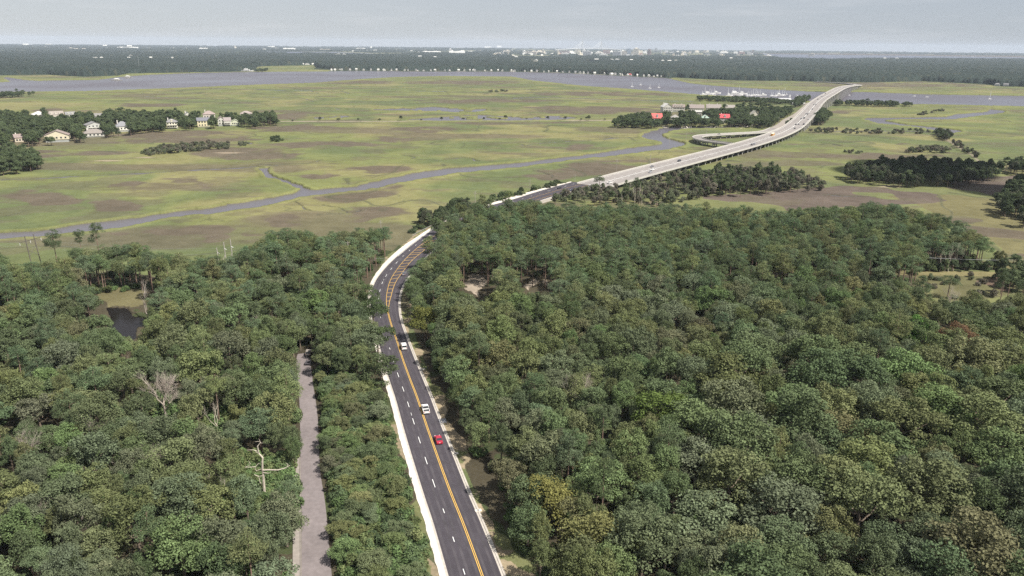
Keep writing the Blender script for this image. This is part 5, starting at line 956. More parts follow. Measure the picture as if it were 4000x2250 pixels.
for (u, v, h, r, p, c_) in ((1708, 936, 14, 3.6, 0, 'green'), (1738, 922, 16, 3.4, 5, 'dull green'), (1768, 908, 17, 3.6, 9, 'deep green'), (1800, 896, 17, 3.4, 3, 'olive'), (1836, 882, 16, 3.4, 7, 'green-grey'), (1872, 868, 14, 3.2, 10, 'fresh green'), (1905, 855, 12, 3.0, 4, 'dark olive')):
    single(u, v, h, r, p, {'green': (.1, .13, .062), 'dull green': (.1, .12, .068), 'deep green': (.085, .115, .058), 'olive': (.12, .135, .06), 'green-grey': (.105, .125, .075), 'fresh green': (.105, .145, .06), 'dark olive': (.09, .105, .055)}[c_], c_ + ' tree tight against the highway where it disappears behind the wood')
single(1440, 1235, 14, 4.4, 1, (.078, .104, .046), 'round green oak hiding the concrete strip below the bend')
for (u, v, h, r, p, lab) in ((228, 1050, 21, 3.0, 0, 'lone tall pine with a flat open top, first of three above the wood edge'), (326, 1035, 19, 2.6, 3, 'lone slim pine in the middle of three above the wood edge'), (395, 1050, 24, 3.2, 5, 'tallest ragged pine standing above the wood edge against the marsh'), (2340, 748, 13, 4.0, 1, 'round dark tree hiding the start of the concrete bridge deck'), (2443, 790, 17, 2.0, 2, 'sparse tall pine whose top stands against the bridge deck'), (2485, 792, 19, 2.6, 4, 'taller sparse pine with a flat top against the bridge deck'), (2610, 760, 15, 2.2, 6, 'sparse pine just below the bridge parapet'), (3590, 1200, 15, 3.0, 2, 'dark pine in front of the tan clearing'), (3700, 1165, 11, 3.4, 4, 'low flat-topped pine on the tan clearing'), (3900, 1205, 17, 2.8, 5, 'dark pine at the far end of the tan clearing'), (3975, 1230, 17, 2.8, 1, 'dark pine at the edge of the photo by the tan clearing')):
    single(u, v, h, r, p, (.085, .110, .058), lab, 'pine_tree', 'pine tree')
single(3206, 478, 17, 11, 2, (.052, .072, .036), 'large dark round tree beside the bridge where it begins to climb')
# standing dead trunks
for n_, (u, v, h) in enumerate(((2496, 795, 15), (2506, 800, 11), (2472, 770, 9), (2478, 800, 13), (2458, 760, 9), (2522, 760, 7), (2551, 800, 8), (2428, 802, 8), (2396, 770, 9), (2746, 730, 12), (2762, 738, 15), (2797, 715, 13), (3032, 735, 12), (3070, 745, 15), (3108, 890, 15), (3135, 880, 9), (3096, 905, 11))):
    o = barked('dead_tree', (lambda q: (q.tube([(0, 0, -.3), (.1, 0, h * .5), (.25 * (-1) ** n_, 0, h)], [.26, .2, .1], 6), q.tube([(.1, 0, h * .6), (.9 * (-1) ** n_, .3, h * .75)], [.09, .03], 4), q)[-1])(MB()), u, v, None, 'dead tree'); tag(o, 'bare standing dead trunk in the grey scrub by the bridge' if v < 803 else 'bare standing dead trunk at the marsh side of the pine wood', group='dead trunks in the scrub' if v < 803 else 'dead trunks at the marsh side')
for n_, (u, v, h) in enumerate(((3628, 1052, 18), (3668, 1060, 16), (3690, 1062, 15), (3704, 1062, 17), (3724, 1056, 18), (3760, 1050, 14))):
    o = barked('dead_tree', bare_mb(60 + n_, h, .22, 3, .2, 2, 1.6), u, v, 'pale dead pine with bare forked top at the edge of the pine block', 'dead tree', M_DEAD); tag(o, group='pale dead pines at the pine block')
# small trees along the old causeway
cz_ = [(1143, 476), (1250, 474), (1322, 473), (1400, 473), (1483, 473), (1566, 472), (1645, 472), (1725, 471.5), (1810, 471), (1890, 470.5), (1951, 470), (1975, 470), (2056, 468), (2140, 470), (2208, 468), (2290, 467), (2270, 471), (2300, 471), (2362, 471)]
for n_, (u, v) in enumerate(cz_):
    x, y = g1(u, v); o = empty('small_tree', (x, y, 0), n_ * 1.1, 'small dark tree on the old causeway across the marsh', 'tree', 'small trees along the old causeway'); s_ = .42 + .12 * (n_ % 3); o.scale = (s_ * .9, s_ * .9, s_ * (.8 if n_ % 2 else .5))
    cr_, tr_ = BL_CT[n_ % NB]; c = bpy.data.objects.new('crown', cr_); COL.objects.link(c); c.parent = o; c['tint'] = [.05, .062, .036]; t = bpy.data.objects.new('trunk', tr_); COL.objects.link(t); t.parent = o

# ------------------------------------------------------------------ far woods to the horizon (one rolling canopy, thousands of crowns)
def far_woods():
    nt = 1500; th = np.radians(np.linspace(-58, 58, nt)); r = 1 / np.linspace(1 / 2300, 1 / 21000, 420); nr = len(r); R_, T_ = np.meshgrid(r, th, indexing='ij'); x = (R_ * np.sin(T_)).ravel(); y = (R_ * np.cos(T_)).ravel(); Rr = R_.ravel()
    u, v = proj(np.column_stack([x, y, np.zeros_like(x)]))
    fl = sorted([p for p in RIVER_FAR if not (0 < p[0] < 140 and p[1] < 320)]); fl_u = [p[0] for p in fl]; fl_v = [p[1] for p in fl]
    edge = np.interp(u, [-900, 0, 60, 180, 260, 330, 460, 500, 1000, 1001, 1046, 1060, 1225, 1240, 1300, 1388, 2000, 2233, 2466, 2602, 2640, 2760, 2900, 3100, 3300, 3400, 3600, 3850, 3900, 4000, 4900], [292, 294, 292, 291, 296, 299, 294, 286, 278, 262, 258, 257, 253, 266, 272, 275, 278, 284, 296, 303, 303, 309, 314, 316, 321, 321, 317, 328, 336, 340, 352]) - 1.0
    inside = (v < edge + 2 * (fbm(x / 40, y / 40, 7, 2) - .5))
    for p in HARBOUR: inside &= ~inpoly(u, v, p)
    for pl in ([(2000, 246), (2080, 240), (2300, 240), (2340, 250), (2080, 253), (2010, 252)], [(2620, 239), (2710, 236), (2710, 246), (2630, 247)], [(3660, 234), (3870, 234), (3870, 239), (3700, 240)], [(1040, 202), (1300, 202), (1560, 210), (1550, 215), (1040, 209)], [(2740, 230), (3000, 232), (3060, 238), (2760, 236)]): inside &= ~inpoly(u, v, pl)
    gaps = fbm(x / 260, y / 420, 303, 4); inside &= ~((gaps > .60) & (v < 232)) & ~((v < 224) & (u > 2000) & (u < 3050) & (fbm(x / 150, y / 300, 404, 3) > .36)) & ~((v < 214) & (fbm(x / 300, y / 900, 505, 3) > .55))
    # crowns: nearest-feature cells of about 11 m near, wider far off
    cs = np.maximum(10.0, Rr / 330); gx, gy = x / cs, y / (cs * 1.2); lvl = np.floor(np.log2(cs / 10)); cs = 10 * 2.0 ** lvl; gx, gy = x / cs, y / cs
    best = np.full(x.shape, 9.0); hv = np.zeros_like(x); cv = np.zeros_like(x); ix, iy = np.floor(gx), np.floor(gy)
    for a in (-1, 0, 1):
        for c in (-1, 0, 1):
            jx, jy = ix + a, iy + c; fx = jx + h2(jx, jy, 1); fy = jy + h2(jx, jy, 2); d = (gx - fx) ** 2 + (gy - fy) ** 2; m_ = d < best; best = np.where(m_, d, best); hv = np.where(m_, h2(jx, jy, 3), hv); cv = np.where(m_, h2(jx, jy, 4), cv)
    z = 6.5 + 7.5 * hv + 5.0 * np.sqrt(np.clip(1 - best * 1.6, 0, 1)) + 2.5 * (fbm(x / 5, y / 5, 21, 2) - .5) + 5 * (fbm(x / 130, y / 130, 23, 3) - .5)
    z = np.where(inside, z, -1.2)
    ins2 = inside.reshape(nr, nt); cell = ins2[:-1, :-1] | ins2[1:, :-1] | ins2[:-1, 1:] | ins2[1:, 1:]; I, J = np.where(cell); q = np.stack([I * nt + J, I * nt + J + 1, (I + 1) * nt + J + 1, (I + 1) * nt + J], -1)[:, ::-1]
    # small buildings keep their own clearings by standing taller or on the shore
    used = np.unique(q); re = np.full(nr * nt, -1); re[used] = np.arange(len(used)); q = re[q]; V = np.column_stack([x, y, z])[used]
    me = bpy.data.meshes.new('far_woods'); me.vertices.add(len(V)); me.vertices.foreach_set('co', V.astype(np.float32).ravel()); me.loops.add(q.size); me.polygons.add(len(q)); me.loops.foreach_set('vertex_index', q.ravel().astype(np.int32)); me.polygons.foreach_set('loop_start', (np.arange(len(q)) * 4).astype(np.int32)); me.update(calc_edges=True)
    base = np.array([.026, .036, .030]); t = base * (0.75 + 0.5 * cv[used])[:, None]; w_ = (cv[used] > .92); t[w_] = np.array([.048, .052, .036]); t = t * (.8 + .4 * fbm(x[used] / 200, y[used] / 200, 31, 3))[:, None]
    at_ = me.attributes.new('leaf_colour', 'FLOAT_COLOR', 'POINT'); at_.data.foreach_set('color', np.column_stack([t, np.ones(len(t))]).astype(np.float32).ravel())
    m = bpy.data.materials.new('far_canopy'); m.use_nodes = True; nn = m.node_tree; a_ = nn.nodes.new('ShaderNodeAttribute'); a_.attribute_name = 'leaf_colour'; nn.links.new(a_.outputs['Color'], nn.nodes['Principled BSDF'].inputs['Base Color']); nn.nodes['Principled BSDF'].inputs['Roughness'].default_value = .95; nn.nodes['Principled BSDF'].inputs['Specular IOR Level'].default_value = .05
    me.materials.append(m); o = bpy.data.objects.new('far_woods', me); COL.objects.link(o); tag(o, 'dark woods beyond the river stretching to the horizon', 'woods', kind='stuff')
far_woods()

# ------------------------------------------------------------------ far shore, suburbs and city
rc_ = np.random.default_rng(91)
CW = {'cream': (.80, .73, .60), 'white': (.85, .83, .78), 'grey': (.52, .52, .52), 'brick': (.42, .29, .25), 'glass': (.32, .38, .46), 'sand': (.56, .50, .42), 'brown': (.34, .27, .25)}
def block(u, v, wpx, hpx, c, label, cat='building', group=None, name='city_building', style=0, dr=0.7):
    x, y = g1(u, v); m = pxm(u, v); w, h = max(6, wpx * m), max(4, hpx * m * 1.25); d = max(8, w * dr); a = -math.atan2(x, y); o = empty(name, (x, y, 0), a + rc_.uniform(-.15, .15), label, cat, group)
    mw = mat('city_' + c, CW[c], .85, var=.06, scale=.03); b = MB()
    if style == 0: b.box((0, 0, -2), (w, d, h + 2)); b.box((w * .12, 0, h + .01), (w * .3, d * .4, max(2.0, h * .12)))
    elif style == 1: b.box((-w * .2, 0, -2), (w * .6, d, h + 2)); b.box((w * .303, 0, -2), (w * .4, d * .8, h * .68 + 2)); b.box((-w * .2, 0, h + .01), (w * .22, d * .4, h * .1))
    elif style == 2: b.box((0, 0, -2), (w, d, h * .7 + 2)); b.box((0, 0, h * .7 + .01), (w * .66, d * .8, h * .3))
    elif style == 3: b.box((0, 0, -2), (w, d, h + 2)); b.box((-w * .3, 0, h + .01), (w * .1, d * .3, 2.5)); b.box((w * .25, d * .1, h + .01), (w * .16, d * .3, 2.0))
    b.build('wall', mw, o)
    if hpx >= 8:
        nb = max(2, int(h / 5)); wb = MB()
        for k in range(nb): wb.box((0, -d / 2 - .25, h * (k + .3) / nb), (w * (.92 if style != 1 else .55), .4, h / nb * .42))
        if style == 1:
            wb = MB()
            for k in range(nb): wb.box((-w * .2, -d / 2 - .25, h * (k + .3) / nb), (w * .54, .4, h / nb * .42))
        wb.build('window_band', mat('city_window', (.16, .18, .20), .3), o)
    return o
CITY = [(2181, 215, 8, 15, 'cream', 1, 'slim cream tower block at the west end of the skyline'), (2206, 217, 27, 8, 'white', 3, 'long low white block in front of the brown one'), (2203, 212, 40, 10, 'brown', 3, 'wide brownish block behind the long low white one'), (2256, 206, 22, 9, 'cream', 3, 'cream block right under the first cable tower'), (2263, 221, 12, 16, 'cream', 1, 'narrow cream tower with dark bands under the first cable tower'), (2281, 206, 14, 9, 'white', 0, 'small white block next to the narrow cream tower'), (2293, 220, 32, 15, 'grey', 0, 'broad grey block between the two cable towers'), (2368, 211, 27, 12, 'brick', 3, 'reddish block below the second cable tower'), (2340, 216, 32, 8, 'white', 3, 'bright white low block left of the white factory'), (2357, 222, 30, 10, 'white', 2, 'stepped bright white building nearest the trees'), (2410, 218, 32, 13, 'grey', 3, 'long grey block east of the second cable tower'), (2438, 216, 20, 13, 'sand', 2, 'stepped sand-coloured block below the water tower'), (2457, 211, 12, 16, 'glass', 0, 'bluish glass building beside the twin-winged slab'), (2492, 214, 36, 19, 'cream', 1, 'largest cream slab with two wings in the skyline'), (2471, 215, 12, 10, 'cream', 2, 'small cream annex at the foot of the largest slab'), (2535, 220, 14, 22, 'brick', 2, 'tall reddish stepped building east of the cream slab'), (2562, 204, 11, 13, 'grey', 2, 'grey round-shouldered tower behind the reddish one'), (2580, 207, 9, 9, 'grey', 0, 'short grey block next to the grey tower'), (2519, 208, 14, 5, 'white', 3, 'low white block between slab and reddish tower'), (2076, 213, 40, 9, 'sand', 3, 'long sand-coloured block west of the skyline'), (2124, 212, 12, 14, 'cream', 1, 'isolated cream tower west of the skyline'), (2751, 210, 11, 10, 'cream', 2, 'isolated cream block east of the skyline'), (2827, 211, 30, 7, 'white', 3, 'long white block in the eastern suburbs'), (2939, 212, 12, 13, 'sand', 2, 'pale church-like building in the eastern suburbs'), (2897, 212, 22, 7, 'brick', 3, 'reddish block in the eastern suburbs'), (3169, 220, 20, 9, 'cream', 0, 'lone cream apartment block by the harbour'), (1685, 208, 70, 6, 'white', 3, 'very long white campus hall, west part'), (1763, 208, 14, 13, 'white', 1, 'slim white tower rising from the campus'), (1785, 209, 62, 7, 'white', 3, 'long white campus hall beside the tower'), (1640, 208, 18, 4, 'white', 3, 'low white shed at the west end of the campus'), (1836, 206, 18, 5, 'white', 3, 'low white shed at the east end of the campus'), (1980, 208, 26, 9, 'cream', 0, 'cream block between campus and skyline'), (1963, 208, 14, 4, 'white', 3, 'low shed beside the cream block'), (410, 181, 14, 4, 'white', 3, 'small white flat-roofed store near the horizon'), (500, 189, 74, 4, 'white', 3, 'very long white warehouse near the horizon'), (505, 182, 18, 4, 'white', 3, 'white hall behind the very long warehouse'), (795, 194, 30, 5, 'white', 3, 'white domed-looking hall among far trees'), (190, 176, 24, 3, 'white', 3, 'white shed at the horizon near the photo edge'), (100, 175, 20, 3, 'white', 3, 'pale shed at the horizon corner'), (920, 192, 8, 10, 'cream', 1, 'slim cream tower among far trees'), (1060, 186, 26, 4, 'white', 3, 'white warehouse west of the pale water strip'), (1130, 193, 46, 4, 'white', 3, 'long warehouse above the pale water strip'), (1270, 197, 40, 4, 'sand', 3, 'long sand-coloured warehouse above the strip'), (1410, 193, 34, 4, 'white', 3, 'white halls in the middle of the far plain'), (1450, 190, 6, 6, 'white', 0, 'small white tower in the middle of the far plain'), (1905, 186, 26, 3, 'white', 3, 'pale port sheds at the horizon'), (1950, 184, 18, 4, 'white', 3, 'pale port building at the horizon')]
for n_, (u, v, w, h, c, st, lab) in enumerate(CITY): block(u, v, w, h, c, lab, style=st)
for k in range(95):
    u = rc_.uniform(1930, 3020); v = rc_.uniform(203, 222); c = ('white', 'cream', 'grey', 'sand', 'brick')[int(rc_.choice(5, p=[.36, .2, .2, .14, .1]))]
    block(u, v + .4, rc_.uniform(5, 22), rc_.uniform(3, 7), c, f'low {c} building in the hazy city plain', group=f'low {c} city buildings', style=int(rc_.integers(0, 4)))
for k in range(70):
    u = rc_.uniform(0, 2000); v = 176 + .009 * u + rc_.uniform(3, 16); c = ('white', 'sand')[int(rc_.uniform() < .3)]
    block(u, v, rc_.uniform(5, 20), rc_.uniform(1.6, 3), c, f'pale {c} shed on the far plain', group=f'pale {c} sheds on the far plain', name='far_shed', style=3)
for k in range(26):
    u = rc_.uniform(3330, 4000); v = 204 + (u - 3300) * .0095 + rc_.uniform(-1, 1.5); block(u, v, rc_.uniform(5, 16), rc_.uniform(1.6, 3), 'white', 'pale building on the far harbour shore', group='pale buildings on the far harbour shore', name='far_shed', style=3)
# houses among the trees of the far bank
FB = [(263, 288, 12, 'r'), (168, 263, 14, 'w'), (376, 237, 22, 'w'), (398, 237, 12, 'w'), (505, 237, 9, 'w'), (512, 226, 12, 'k'), (532, 262, 14, 'w'), (590, 236, 10, 'w'), (675, 236, 10, 'w'), (716, 277, 16, 'w'), (742, 276, 22, 'w'), (796, 260, 10, 'w'), (852, 258, 10, 'w'), (448, 286, 12, 'w'), (90, 254, 8, 'w'), (1070, 252, 10, 'w'), (1090, 252, 14, 'w'), (1138, 253, 16, 'w'), (1160, 252, 12, 'w'), (1178, 253, 16, 'w'), (1200, 253, 18, 'w'), (1224, 253, 14, 'w'), (1255, 253, 14, 'w'), (1382, 266, 9, 'w'), (1460, 274, 10, 'k'), (1500, 252, 9, 'w'), (1500, 276, 12, 'w'), (1700, 232, 14, 'w'), (1640, 229, 14, 'w'), (1320, 219, 18, 'w'), (1345, 220, 14, 'w'), (1668, 274, 12, 'k'), (1720, 275, 8, 'w'), (1850, 277, 10, 'w'), (1853, 272, 8, 'k'), (1960, 255, 10, 'w'), (2053, 276, 9, 'w'), (2066, 276, 8, 'w'), (2092, 245, 14, 'w'), (2016, 229, 14, 'w'), (2330, 242, 16, 'w'), (2385, 243, 22, 'w'), (2410, 242, 18, 'w'), (2466, 244, 12, 'w'), (2548, 245, 8, 'w'), (2588, 247, 12, 'w'), (2614, 248, 14, 'w'), (2640, 244, 12, 'w'), (2725, 302, 20, 't'), (2390, 293, 10, 'w'), (2420, 294, 9, 'w'), (2460, 296, 14, 'r'), (2323, 289, 9, 'w'), (2265, 287, 9, 'w'), (2212, 281, 12, 'w'), (2855, 234, 10, 'w'), (3405, 234, 10, 'w'), (3503, 235, 14, 'w'), (3455, 235, 10, 'w'), (3180, 303, 26, 'k'), (3895, 335, 18, 'k'), (3930, 336, 18, 'k'), (3960, 337, 16, 'k')]
_r5 = np.random.default_rng(5)
for u in np.arange(1290, 2600, 26.0):
    FB.append((u + _r5.uniform(-8, 8), float(np.interp(u, [1272, 1388, 1621, 2000, 2233, 2466, 2602], [278, 275.4, 278.4, 279.4, 285.4, 297.4, 303.4])) - _r5.uniform(.2, 1.6), _r5.uniform(5, 9), 'w' if _r5.uniform() < .6 else 'k'))
for n_, (u, v, w, c) in enumerate(FB):
    x, y = g1(u, v); m = pxm(u, v); W_ = w * m; wc, rcol = {'w': (WHITE, RWHITE), 'k': ((.5, .48, .44), RGREY), 'r': ((.5, .45, .42), RRED), 't': ((.55, .5, .42), (.42, .39, .33))}[c]
    vis_ = 5.0 if not (v > 250) else 1.0
    lab, gr = {'w': ('small white house among the trees of the far river bank', 'white houses on the far bank'), 'k': ('grey-roofed house among the trees of the far river bank', 'grey-roofed houses on the far bank'), 'r': ('red-roofed house on the far river bank', None), 't': ('stone-coloured house at the far marsh edge beyond the moored sailing boats', None)}[c]
    if (u, v) == (263, 288): lab = 'red-roofed house on the grassy far bank near the photo edge'
    if (u, v) == (2460, 296): lab = 'small red-roofed boathouse on the far bank by the moored boats'
    o = house(x, y, -math.atan2(x, y) + rc_.uniform(-.4, .4), W_, W_ * .6, .1, 11 if v < 250 else 4.5, 3.5, ('hip', 'side', 'front')[n_ % 3], wc, rcol, lab, simple=True, group=gr)
    if v < 250: o.location.z = 6
# docks and piers along the far bank
for n_, (u0, u1, v) in enumerate(((1300, 1335, 273.5), (1860, 1895, 278.5), (1900, 1925, 278.8), (940, 1000, 279), (1240, 1260, 277), (1520, 1560, 277.5), (1600, 1640, 278.8), (1700, 1730, 279.2), (1780, 1820, 279.5), (1990, 2010, 280.5), (2060, 2100, 282), (2150, 2190, 284.5), (2240, 2290, 289), (2320, 2360, 292.5), (2430, 2470, 296.5), (2530, 2560, 301))):
    x0, y0 = g1(u0, v); x1, y1 = g1(u1, v); m = pxm(u0, v); o = empty('dock', ((x0 + x1) / 2, (y0 + y1) / 2, 0), math.atan2(y1 - y0, x1 - x0), 'pale wooden dock along the wooded far bank', 'dock', 'docks along the far bank'); w = math.hypot(x1 - x0, y1 - y0)
    b = MB(); b.box((0, 0, .8), (w, 4, .5)); b.build('deck', mat('dock_wood', (.42, .38, .33), .9, var=.1, scale=.3), o); b = MB()
    for k in range(7): b.box(((k / 6 - .5) * w * .96, -1, -2.5), (.5, .5, 3.298))
    b.build('piling', mat('dock_wood', (.42, .38, .33)), o)
    if n_ % 3 == 0:
        b = MB(); b.box((w * .3, 0, 1.302), (6, 3.6, 2.4)); b.box((w * .3, 0, 3.704), (7, 4.4, 1.2), top=.2); b.build('boathouse', wallmat(WHITE), o)

# cable-stayed bridge on the skyline
def cable_bridge():
    p0 = np.array(g1(2274, 183)); dirr = p0 / np.linalg.norm(p0); p0 = dirr * 12800; q = G(2348, 184); dq = q / np.linalg.norm(q); p1 = dq * 13160; ax = (p1 - p0); sp = np.linalg.norm(ax); ax /= sp; nrm = np.array([-ax[1], ax[0]])
    br = empty('cable_bridge', (0, 0, 0), 0, 'faint white cable-stayed bridge with two diamond towers on the skyline', 'bridge'); mw = mat('cable_white', (.55, .55, .54), .6)
    dk = lambda s: 57 - 40 * max(0, (abs(s - sp / 2) - sp * .55) / (sp * 1.9)) ** 1.1
    S = np.linspace(-sp * 1.35, sp * 2.35, 60); C_ = p0 + ax * S[:, None]; Z = np.array([dk(s) for s in S]); b = MB(); b.ribbon(C_ + nrm * 15, C_ - nrm * 15, Z - 5.5, Z); b.build('deck', mw, br)
    for k, s in enumerate((0.0, sp)):
        c = p0 + ax * s; t = MB()
        for sg in (1, -1):
            P = [(*(c + nrm * sg * 16), -2), (*(c + nrm * sg * 24), 52), (*(c + nrm * sg * 3), 125), (*(c + nrm * sg * 1.5), 168)]; t.tube(P, [5.0, 4.4, 3.6, 3.0], 6)
        to = t.build('tower', mw, br)
        for sg in (1, -1):
            for q_ in range(1, 15):
                e = c + ax * sg * (14 + q_ * 15.5); cb = MB(); cb.tube([(*c, 112 + q_ * 3.7), (*e, dk(s + sg * (14 + q_ * 15.5)) + .5)], .42, 4); cb.build('stay_cable', mw, to)
    for s in np.arange(-sp * 1.3, sp * 2.3, sp * .16):
        if -60 < s < sp + 60: continue
        c = p0 + ax * s; b = MB(); z = dk(s) - 5.6
        for sg in (1, -1): b.box((*(c + nrm * sg * 8), -2), (4, 4, z + 2))
        b.build('pier', mw, br)
cable_bridge()
x, y = g1(2439, 192); m = pxm(2439, 192); o = empty('water_tower', (x, y, 0), 0, 'white water tower with a round tank beyond the skyline', 'water tower'); b = MB(); R0 = 2.3 * m; zt = 7 * m
b.tube([(0, 0, zt - R0 * 1.1), (0, 0, zt - R0 * .8), (0, 0, zt), (0, 0, zt + R0 * .7), (0, 0, zt + R0)], [R0 * .3, R0 * .85, R0, R0 * .7, R0 * .1], 14); b.build('tank', mat('cable_white', (.8, .8, .78)), o, True); b = MB()
for a in range(5): b.tube([(math.cos(a * 1.257) * R0 * .9, math.sin(a * 1.257) * R0 * .9, -1), (math.cos(a * 1.257) * R0 * .5, math.sin(a * 1.257) * R0 * .5, zt - R0 * .7)], m * .25, 5)
b.build('leg', mat('cable_white', (.8, .8, .78)), o)
for n_, (u, v, h, lab) in enumerate(((1423, 224, 11, 'white church spire among the far trees'), (2234, 250, 16, 'white mast with a platform in the far woods'), (545, 272, 60, 'tall thin lattice mast on the far bank'), (845, 232, 20, 'white cell mast in the far woods'), (2124, 252, 22, 'thin mast in the far woods'), (1940, 245, 20, 'thin grey mast west of the field in the far woods'), (3340, 250, 16, 'pale mast in the woods behind the bridge'), (2845, 252, 13, 'first of five pale poles in the far woods'), (2875, 256, 14, 'third of five pale poles in the far woods'), (2893, 257, 15, 'fifth and tallest of five pale poles in the far woods'))):
    x, y = g1(u, v); m = pxm(u, v); o = empty('mast', (x, y, 0), 0, lab, 'mast'); b = MB(); r_ = (.9 if h < 30 else .4) * m * .55; b.tube([(0, 0, -1), (0, 0, h * m * .6), (0, 0, h * m)], [r_, r_ * .7, r_ * .35], 6); b.box((0, 0, h * m * .72), (r_ * 3, r_ * 3, m)); b.build('shaft', mat('mast_white', (.68, .68, .66), .6), o)

# ------------------------------------------------------------------ boats
M_HULL = mat('white_hull', (.66, .65, .63), .35, var=.04, scale=.3); M_TEAK = mat('boat_deck', (.60, .55, .47), .7); M_MAST = mat('boat_mast', (.75, .75, .73), .4)
def hull_mb(Ln, Wd, dep, b=None):
    b = b or MB(); xs = np.array([-.5, -.3, 0, .25, .42, .5]) * Ln; hw = np.array([.40, .48, .5, .42, .2, .02]) * Wd; top = np.array([0, .0, .02, .10, .22, .30]) * dep + dep; ring = []
    for i in range(6): ring += [(xs[i], -hw[i], top[i]), (xs[i], -hw[i] * .72, -.4), (xs[i], hw[i] * .72, -.4), (xs[i], hw[i], top[i])]
    f = [(i * 4 + j, i * 4 + (j + 1) % 4, (i + 1) * 4 + (j + 1) % 4, (i + 1) * 4 + j)[::-1] for i in range(5) for j in range(4)] + [(0, 1, 2, 3), (20, 23, 22, 21)]
    b.add(ring, f); return b
def yacht(u, v, lpx, rz, label, group=None, big=True):
    x, y = g1(u, v, -1.0); m = pxm(u, v); Ln = lpx * m; Wd = Ln * .26; dp = Ln * .085 + .5; o = empty('motor_yacht' if big else 'motor_boat', (x, y, -1.0), rz, label, 'boat', group)
    hull_mb(Ln, Wd, dp).build('hull', M_HULL, o); b = MB(); b.box((-Ln * .06, 0, dp + .02), (Ln * .52, Wd * .72, Ln * .075 + .5), top=.88); b.build('cabin', M_HULL, o); hz = dp + Ln * .075 + .5
    b = MB(); b.box((-Ln * .06, 0, dp + .35 + Ln * .02), (Ln * .50, Wd * .74, Ln * .03 + .2), top=.95); b.build('cabin_window', M_GLASS, o)
    if big:
        b = MB(); b.box((-Ln * .10, 0, hz + .03), (Ln * .30, Wd * .56, Ln * .055 + .3), top=.85); b.box((-Ln * .12, 0, hz + Ln * .055 + 1.3), (Ln * .24, Wd * .5, .15)); b.box((-Ln * .2, Wd * .2, hz + Ln * .055 + .33), (.15, .15, .97)); b.box((-Ln * .2, -Wd * .2, hz + Ln * .055 + .33), (.15, .15, .97)); b.build('flybridge', M_HULL, o)
        b = MB(); b.tube([(-Ln * .12, 0, hz + Ln * .055 + 1.4), (-Ln * .12, 0, hz + Ln * .055 + 4.5)], .14, 5); b.build('antenna', M_MAST, o)
    return o
def sailboat(u, v, lpx, mpx, rz, label, group=None):
    x, y = g1(u, v, -1.0); m = pxm(u, v); Ln = max(8, lpx * m); Wd = Ln * .28; o = empty('sailing_boat', (x, y, -1.0), rz, label, 'boat', group); hull_mb(Ln, Wd, 1.3).build('hull', M_HULL, o); hm = mpx * m
    b = MB(); b.box((-Ln * .02, 0, 1.32), (Ln * .34, Wd * .5, .7), top=.85); b.build('cabin', M_HULL, o)
    b = MB(); b.tube([(Ln * .06, 0, 1.0), (Ln * .06, 0, hm * .6), (Ln * .06, 0, hm)], [.40, .34, .24], 6); b.tube([(Ln * .05, -hm * .05, hm * .62), (Ln * .05, hm * .05, hm * .62)], .08, 4); b.build('mast', M_MAST, o)
    b = MB(); b.tube([(Ln * .05, 0, 2.6), (-Ln * .34, 0, 2.6)], [.16, .14], 6); b.tube([(Ln * .03, 0, 2.85), (-Ln * .32, 0, 2.82)], [.24, .16], 6); b.build('boom', mat('sail_cover', (.55, .56, .6), .8), o); return o
for a in ((2468, 340, 13, 17, .1, 'white sailing boat moored alone at the west end of the four'), (2502, 333, 10, 11, .1, 'smallest moored sailing boat, farthest out of the four'), (2538, 346, 13, 18, .15, 'moored sailing boat nearest the marsh bank'), (2573, 343, 12, 16, .1, 'easternmost of the four moored sailing boats'), (3865, 388, 14, 32, 0, 'white sailing boat with a tall mast alone on the eastern river')): sailboat(*a)
for a in ((3571, 376.5, 13, .1, 'small white motor boat anchored on the river, first of a pair', None, False), (3620, 380, 14, .1, 'small white motor boat anchored on the river, nearer of a pair', None, False), (3317, 373, 11, .2, 'white motor boat beside the bridge piers', None, False), (966, 279.5, 46, 0, 'long white barge-like yacht at the far bank', None, True), (3310 - 60, 227, 8, 0, 'white ship on the harbour water with a dark smaller one beyond', None, True), (3298, 219, 5, 0, 'small white ship farther out on the harbour', None, False), (3798, 222, 11, 0, 'pale ship on the eastern harbour', None, False)): yacht(*a)
for a in ((2765, 370, 46, .25, 'large white motor yacht at the west end of the marina'), (2748, 373.5, 30, .3, 'white motor yacht moored in front of the largest western one'), (2799, 366, 36, .2, 'white motor yacht on the outer western berth'), (2785, 374, 26, .3, 'white motor yacht tucked behind the marina trees'), (2872, 373, 66, .2, 'longest white motor yacht in the middle of the marina'), (2848, 375, 32, .3, 'white motor yacht alongside the longest one'), (2900, 369, 40, .15, 'white motor yacht on the outer middle berth'), (2982, 373, 28, .3, 'white motor yacht with high bow beside the sailing masts'), (2945, 374, 16, .4, 'short white motor boat among the sailing masts'), (3044, 374, 36, .2, 'white motor yacht at the eastern sailing berths'), (3085, 381, 32, 1.2, 'white motor yacht hauled beside the grey boat shed'), (3114, 383, 34, .9, 'white sportfishing yacht nearest the access road'), (3073, 370, 10, .2, 'small white launch off the eastern berths')): yacht(*a)
